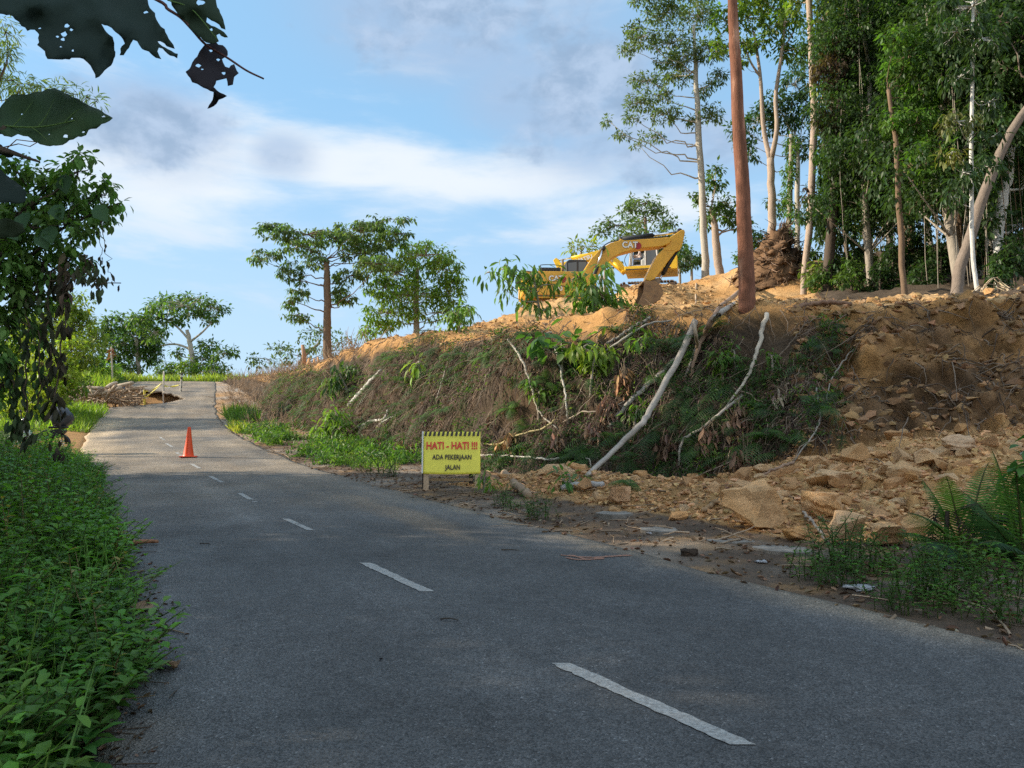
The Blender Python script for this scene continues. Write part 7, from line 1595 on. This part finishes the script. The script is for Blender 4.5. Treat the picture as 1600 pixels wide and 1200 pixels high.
# ------------------------------------------------------------------ fallen leaves and sticks at the near road edge
def fallen(px, py, L, label, col, rz=None):
    h, n = onground(px, py); u_ = h[0] - float(cx(h[1])); z = max(h[2], float(road_z(u_, h[1])) if u_ > -3.05 else -9) + .012
    V, F = T_CURL; m = MB(); N = 9; g = np.linspace(-1, 1, N); A, B = np.meshgrid(np.linspace(0, 1, 13), g, indexing='ij'); wv = np.sin(np.pi * np.clip(A, .02, .98)) ** .7 * .42
    X = A * L; Yv = B * wv * L * (1 + .15 * rng.normal(size=A.shape) * (abs(B) > .9)); Z = (.10 * B ** 2 + .06 * np.sin(A * 5 + B * 3) + .03 * rng.normal(size=A.shape)) * L + .01
    i, j = np.meshgrid(np.arange(12), np.arange(N - 1), indexing='ij'); q = np.stack([i * N + j, (i + 1) * N + j, (i + 1) * N + j + 1, i * N + j + 1], -1).reshape(-1, 4)
    c = np.asarray(col) * (1 + .3 * fbm(np.stack([X.ravel() * 20, Yv.ravel() * 20, X.ravel() * 0], 1), 3, int(px))[:, None]); m.add(np.stack([X.ravel() - L / 2, Yv.ravel(), Z.ravel()], 1), q, col=np.clip(c, .01, .8))
    o = m.build('fallen_leaf', M_DRY, None, True, loc=(h[0], h[1], z)); o.rotation_euler = (rng.normal() * .12, rng.normal() * .12, rng.uniform(0, 6.28) if rz is None else rz); tag(o, label, 'leaf', 'fallen leaves at the near road edge')
for a in [(262, 1084, .17, 'tan torn leaf lying out on the asphalt, nearest to the road of the fallen leaves', (.30, .20, .13)), (163, 1070, .2, 'big curled brown leaf at the herb edge', (.26, .15, .10)), (222, 984, .2, 'pale brown leaf under the herb stems higher up the verge', (.30, .2, .13)), (44, 1148, .2, 'yellow green fallen leaf in the bottom corner', (.16, .20, .07), .4), (35, 1175, .24, 'wide brown leaf in the bottom corner below the yellow green one', (.27, .16, .11)), (105, 1105, .16, 'yellowish brown leaf behind the brown ones', (.34, .22, .08)), (125, 1125, .18, 'brown leaf lying between the corner leaf and the herb edge', (.24, .14, .095)),
          (182, 1034, .15, 'greenish fallen leaf by the dead stems', (.17, .19, .09)), (232, 1042, .14, 'dark curled leaf at the tip of the dead stems', (.12, .075, .05)), (95, 1090, .14, 'rust brown leaf tucked under the herbs', (.25, .13, .08)), (200, 1080, .13, 'small dull brown leaf on the dirty asphalt edge', (.2, .13, .09)), (20, 1120, .18, 'dry brown leaf at the picture edge above the wide corner leaf', (.25, .16, .1))]: fallen(*a)
def road_stick(p0, p1, r, label, col, name='stick'):
    a, b = onground(*p0)[0], onground(*p1)[0]
    for v in (a, b):
        u_ = v[0] - float(cx(v[1])); v[2] = max(v[2], float(road_z(u_, v[1])) if u_ > -3.05 else -9) + r + .004
    m = MB(); q = spline([a, (a + b) / 2 + rng.normal(size=3) * (.02, .02, .004), b], 10); tube(m, q, np.linspace(r, r * .6, 10), 7, col, rough=.15); solo(m, name, M_WOOD, a, label, name)
road_stick((202, 873), (246, 872), .032, 'reddish brown chunk of bark at the road edge beside the herbs', (.30, .15, .085), 'bark')
road_stick((200, 996), (286, 1026), .008, 'thin dead stem lying from the herbs onto the asphalt', (.2, .15, .1)); road_stick((215, 978), (262, 1012), .006, 'second thin dead stem above the first one', (.12, .09, .06)); road_stick((688, 1006), (716, 1008), .006, 'small dark twig on the open asphalt', (.05, .04, .03)); road_stick((312, 872), (328, 874), .006, 'tiny dark twig on the asphalt left lane', (.05, .04, .03)); road_stick((783, 883), (811, 883), .006, 'tiny dark twig on the asphalt near the orange paint', (.06, .045, .03))
road_stick((180, 1060), (235, 1075), .007, 'dead stem between the fallen leaves', (.13, .09, .06))
h, n = onground(595, 1074); m = MB(); V, F = hull_rock(91, 14, .8); m.add(V * .014, t=F); tag(m.build('pebble', M_BLACK, None, False, loc=(h[0], h[1], float(road_z(h[0] - cx(h[1]), h[1])) + .01)), 'black pebble alone on the asphalt', 'pebble')
# leaf mould along the near edge of the asphalt
mb = MB(); n = 2600; yy = 2.2 + 9 * rng.random(n) ** 1.5; uu = u_edge(yy) + rng.normal(size=n) * .16 + .02; xx = uu + cx(yy); zz = np.maximum(H(xx, yy), np.where(uu > -3.0, road_z(uu, yy), -9)) + .004
leaves(mb, np.stack([xx, yy, zz], 1), rdir(n) * (1, 1, .2), rdir(n) * .4 + (0, 0, 1), rng.uniform(.012, .06, n), rng.uniform(.006, .026, n), T_CURL, tint((.13, .085, .055), n, .6, .12))
for k in range(160):
    i = rng.integers(0, n); d = rdir(1)[0] * (1, 1, .1); c = np.array((xx[i], yy[i], zz[i] + .008)); L = rng.uniform(.04, .2); tube(mb, [c - d * L, c, c + d * L + rng.normal(size=3) * .02 * (1, 1, .2)], .003, 4, (.09, .065, .045), cap=False)
tag(mb.build('leaf_litter', M_DRY), kind='stuff')
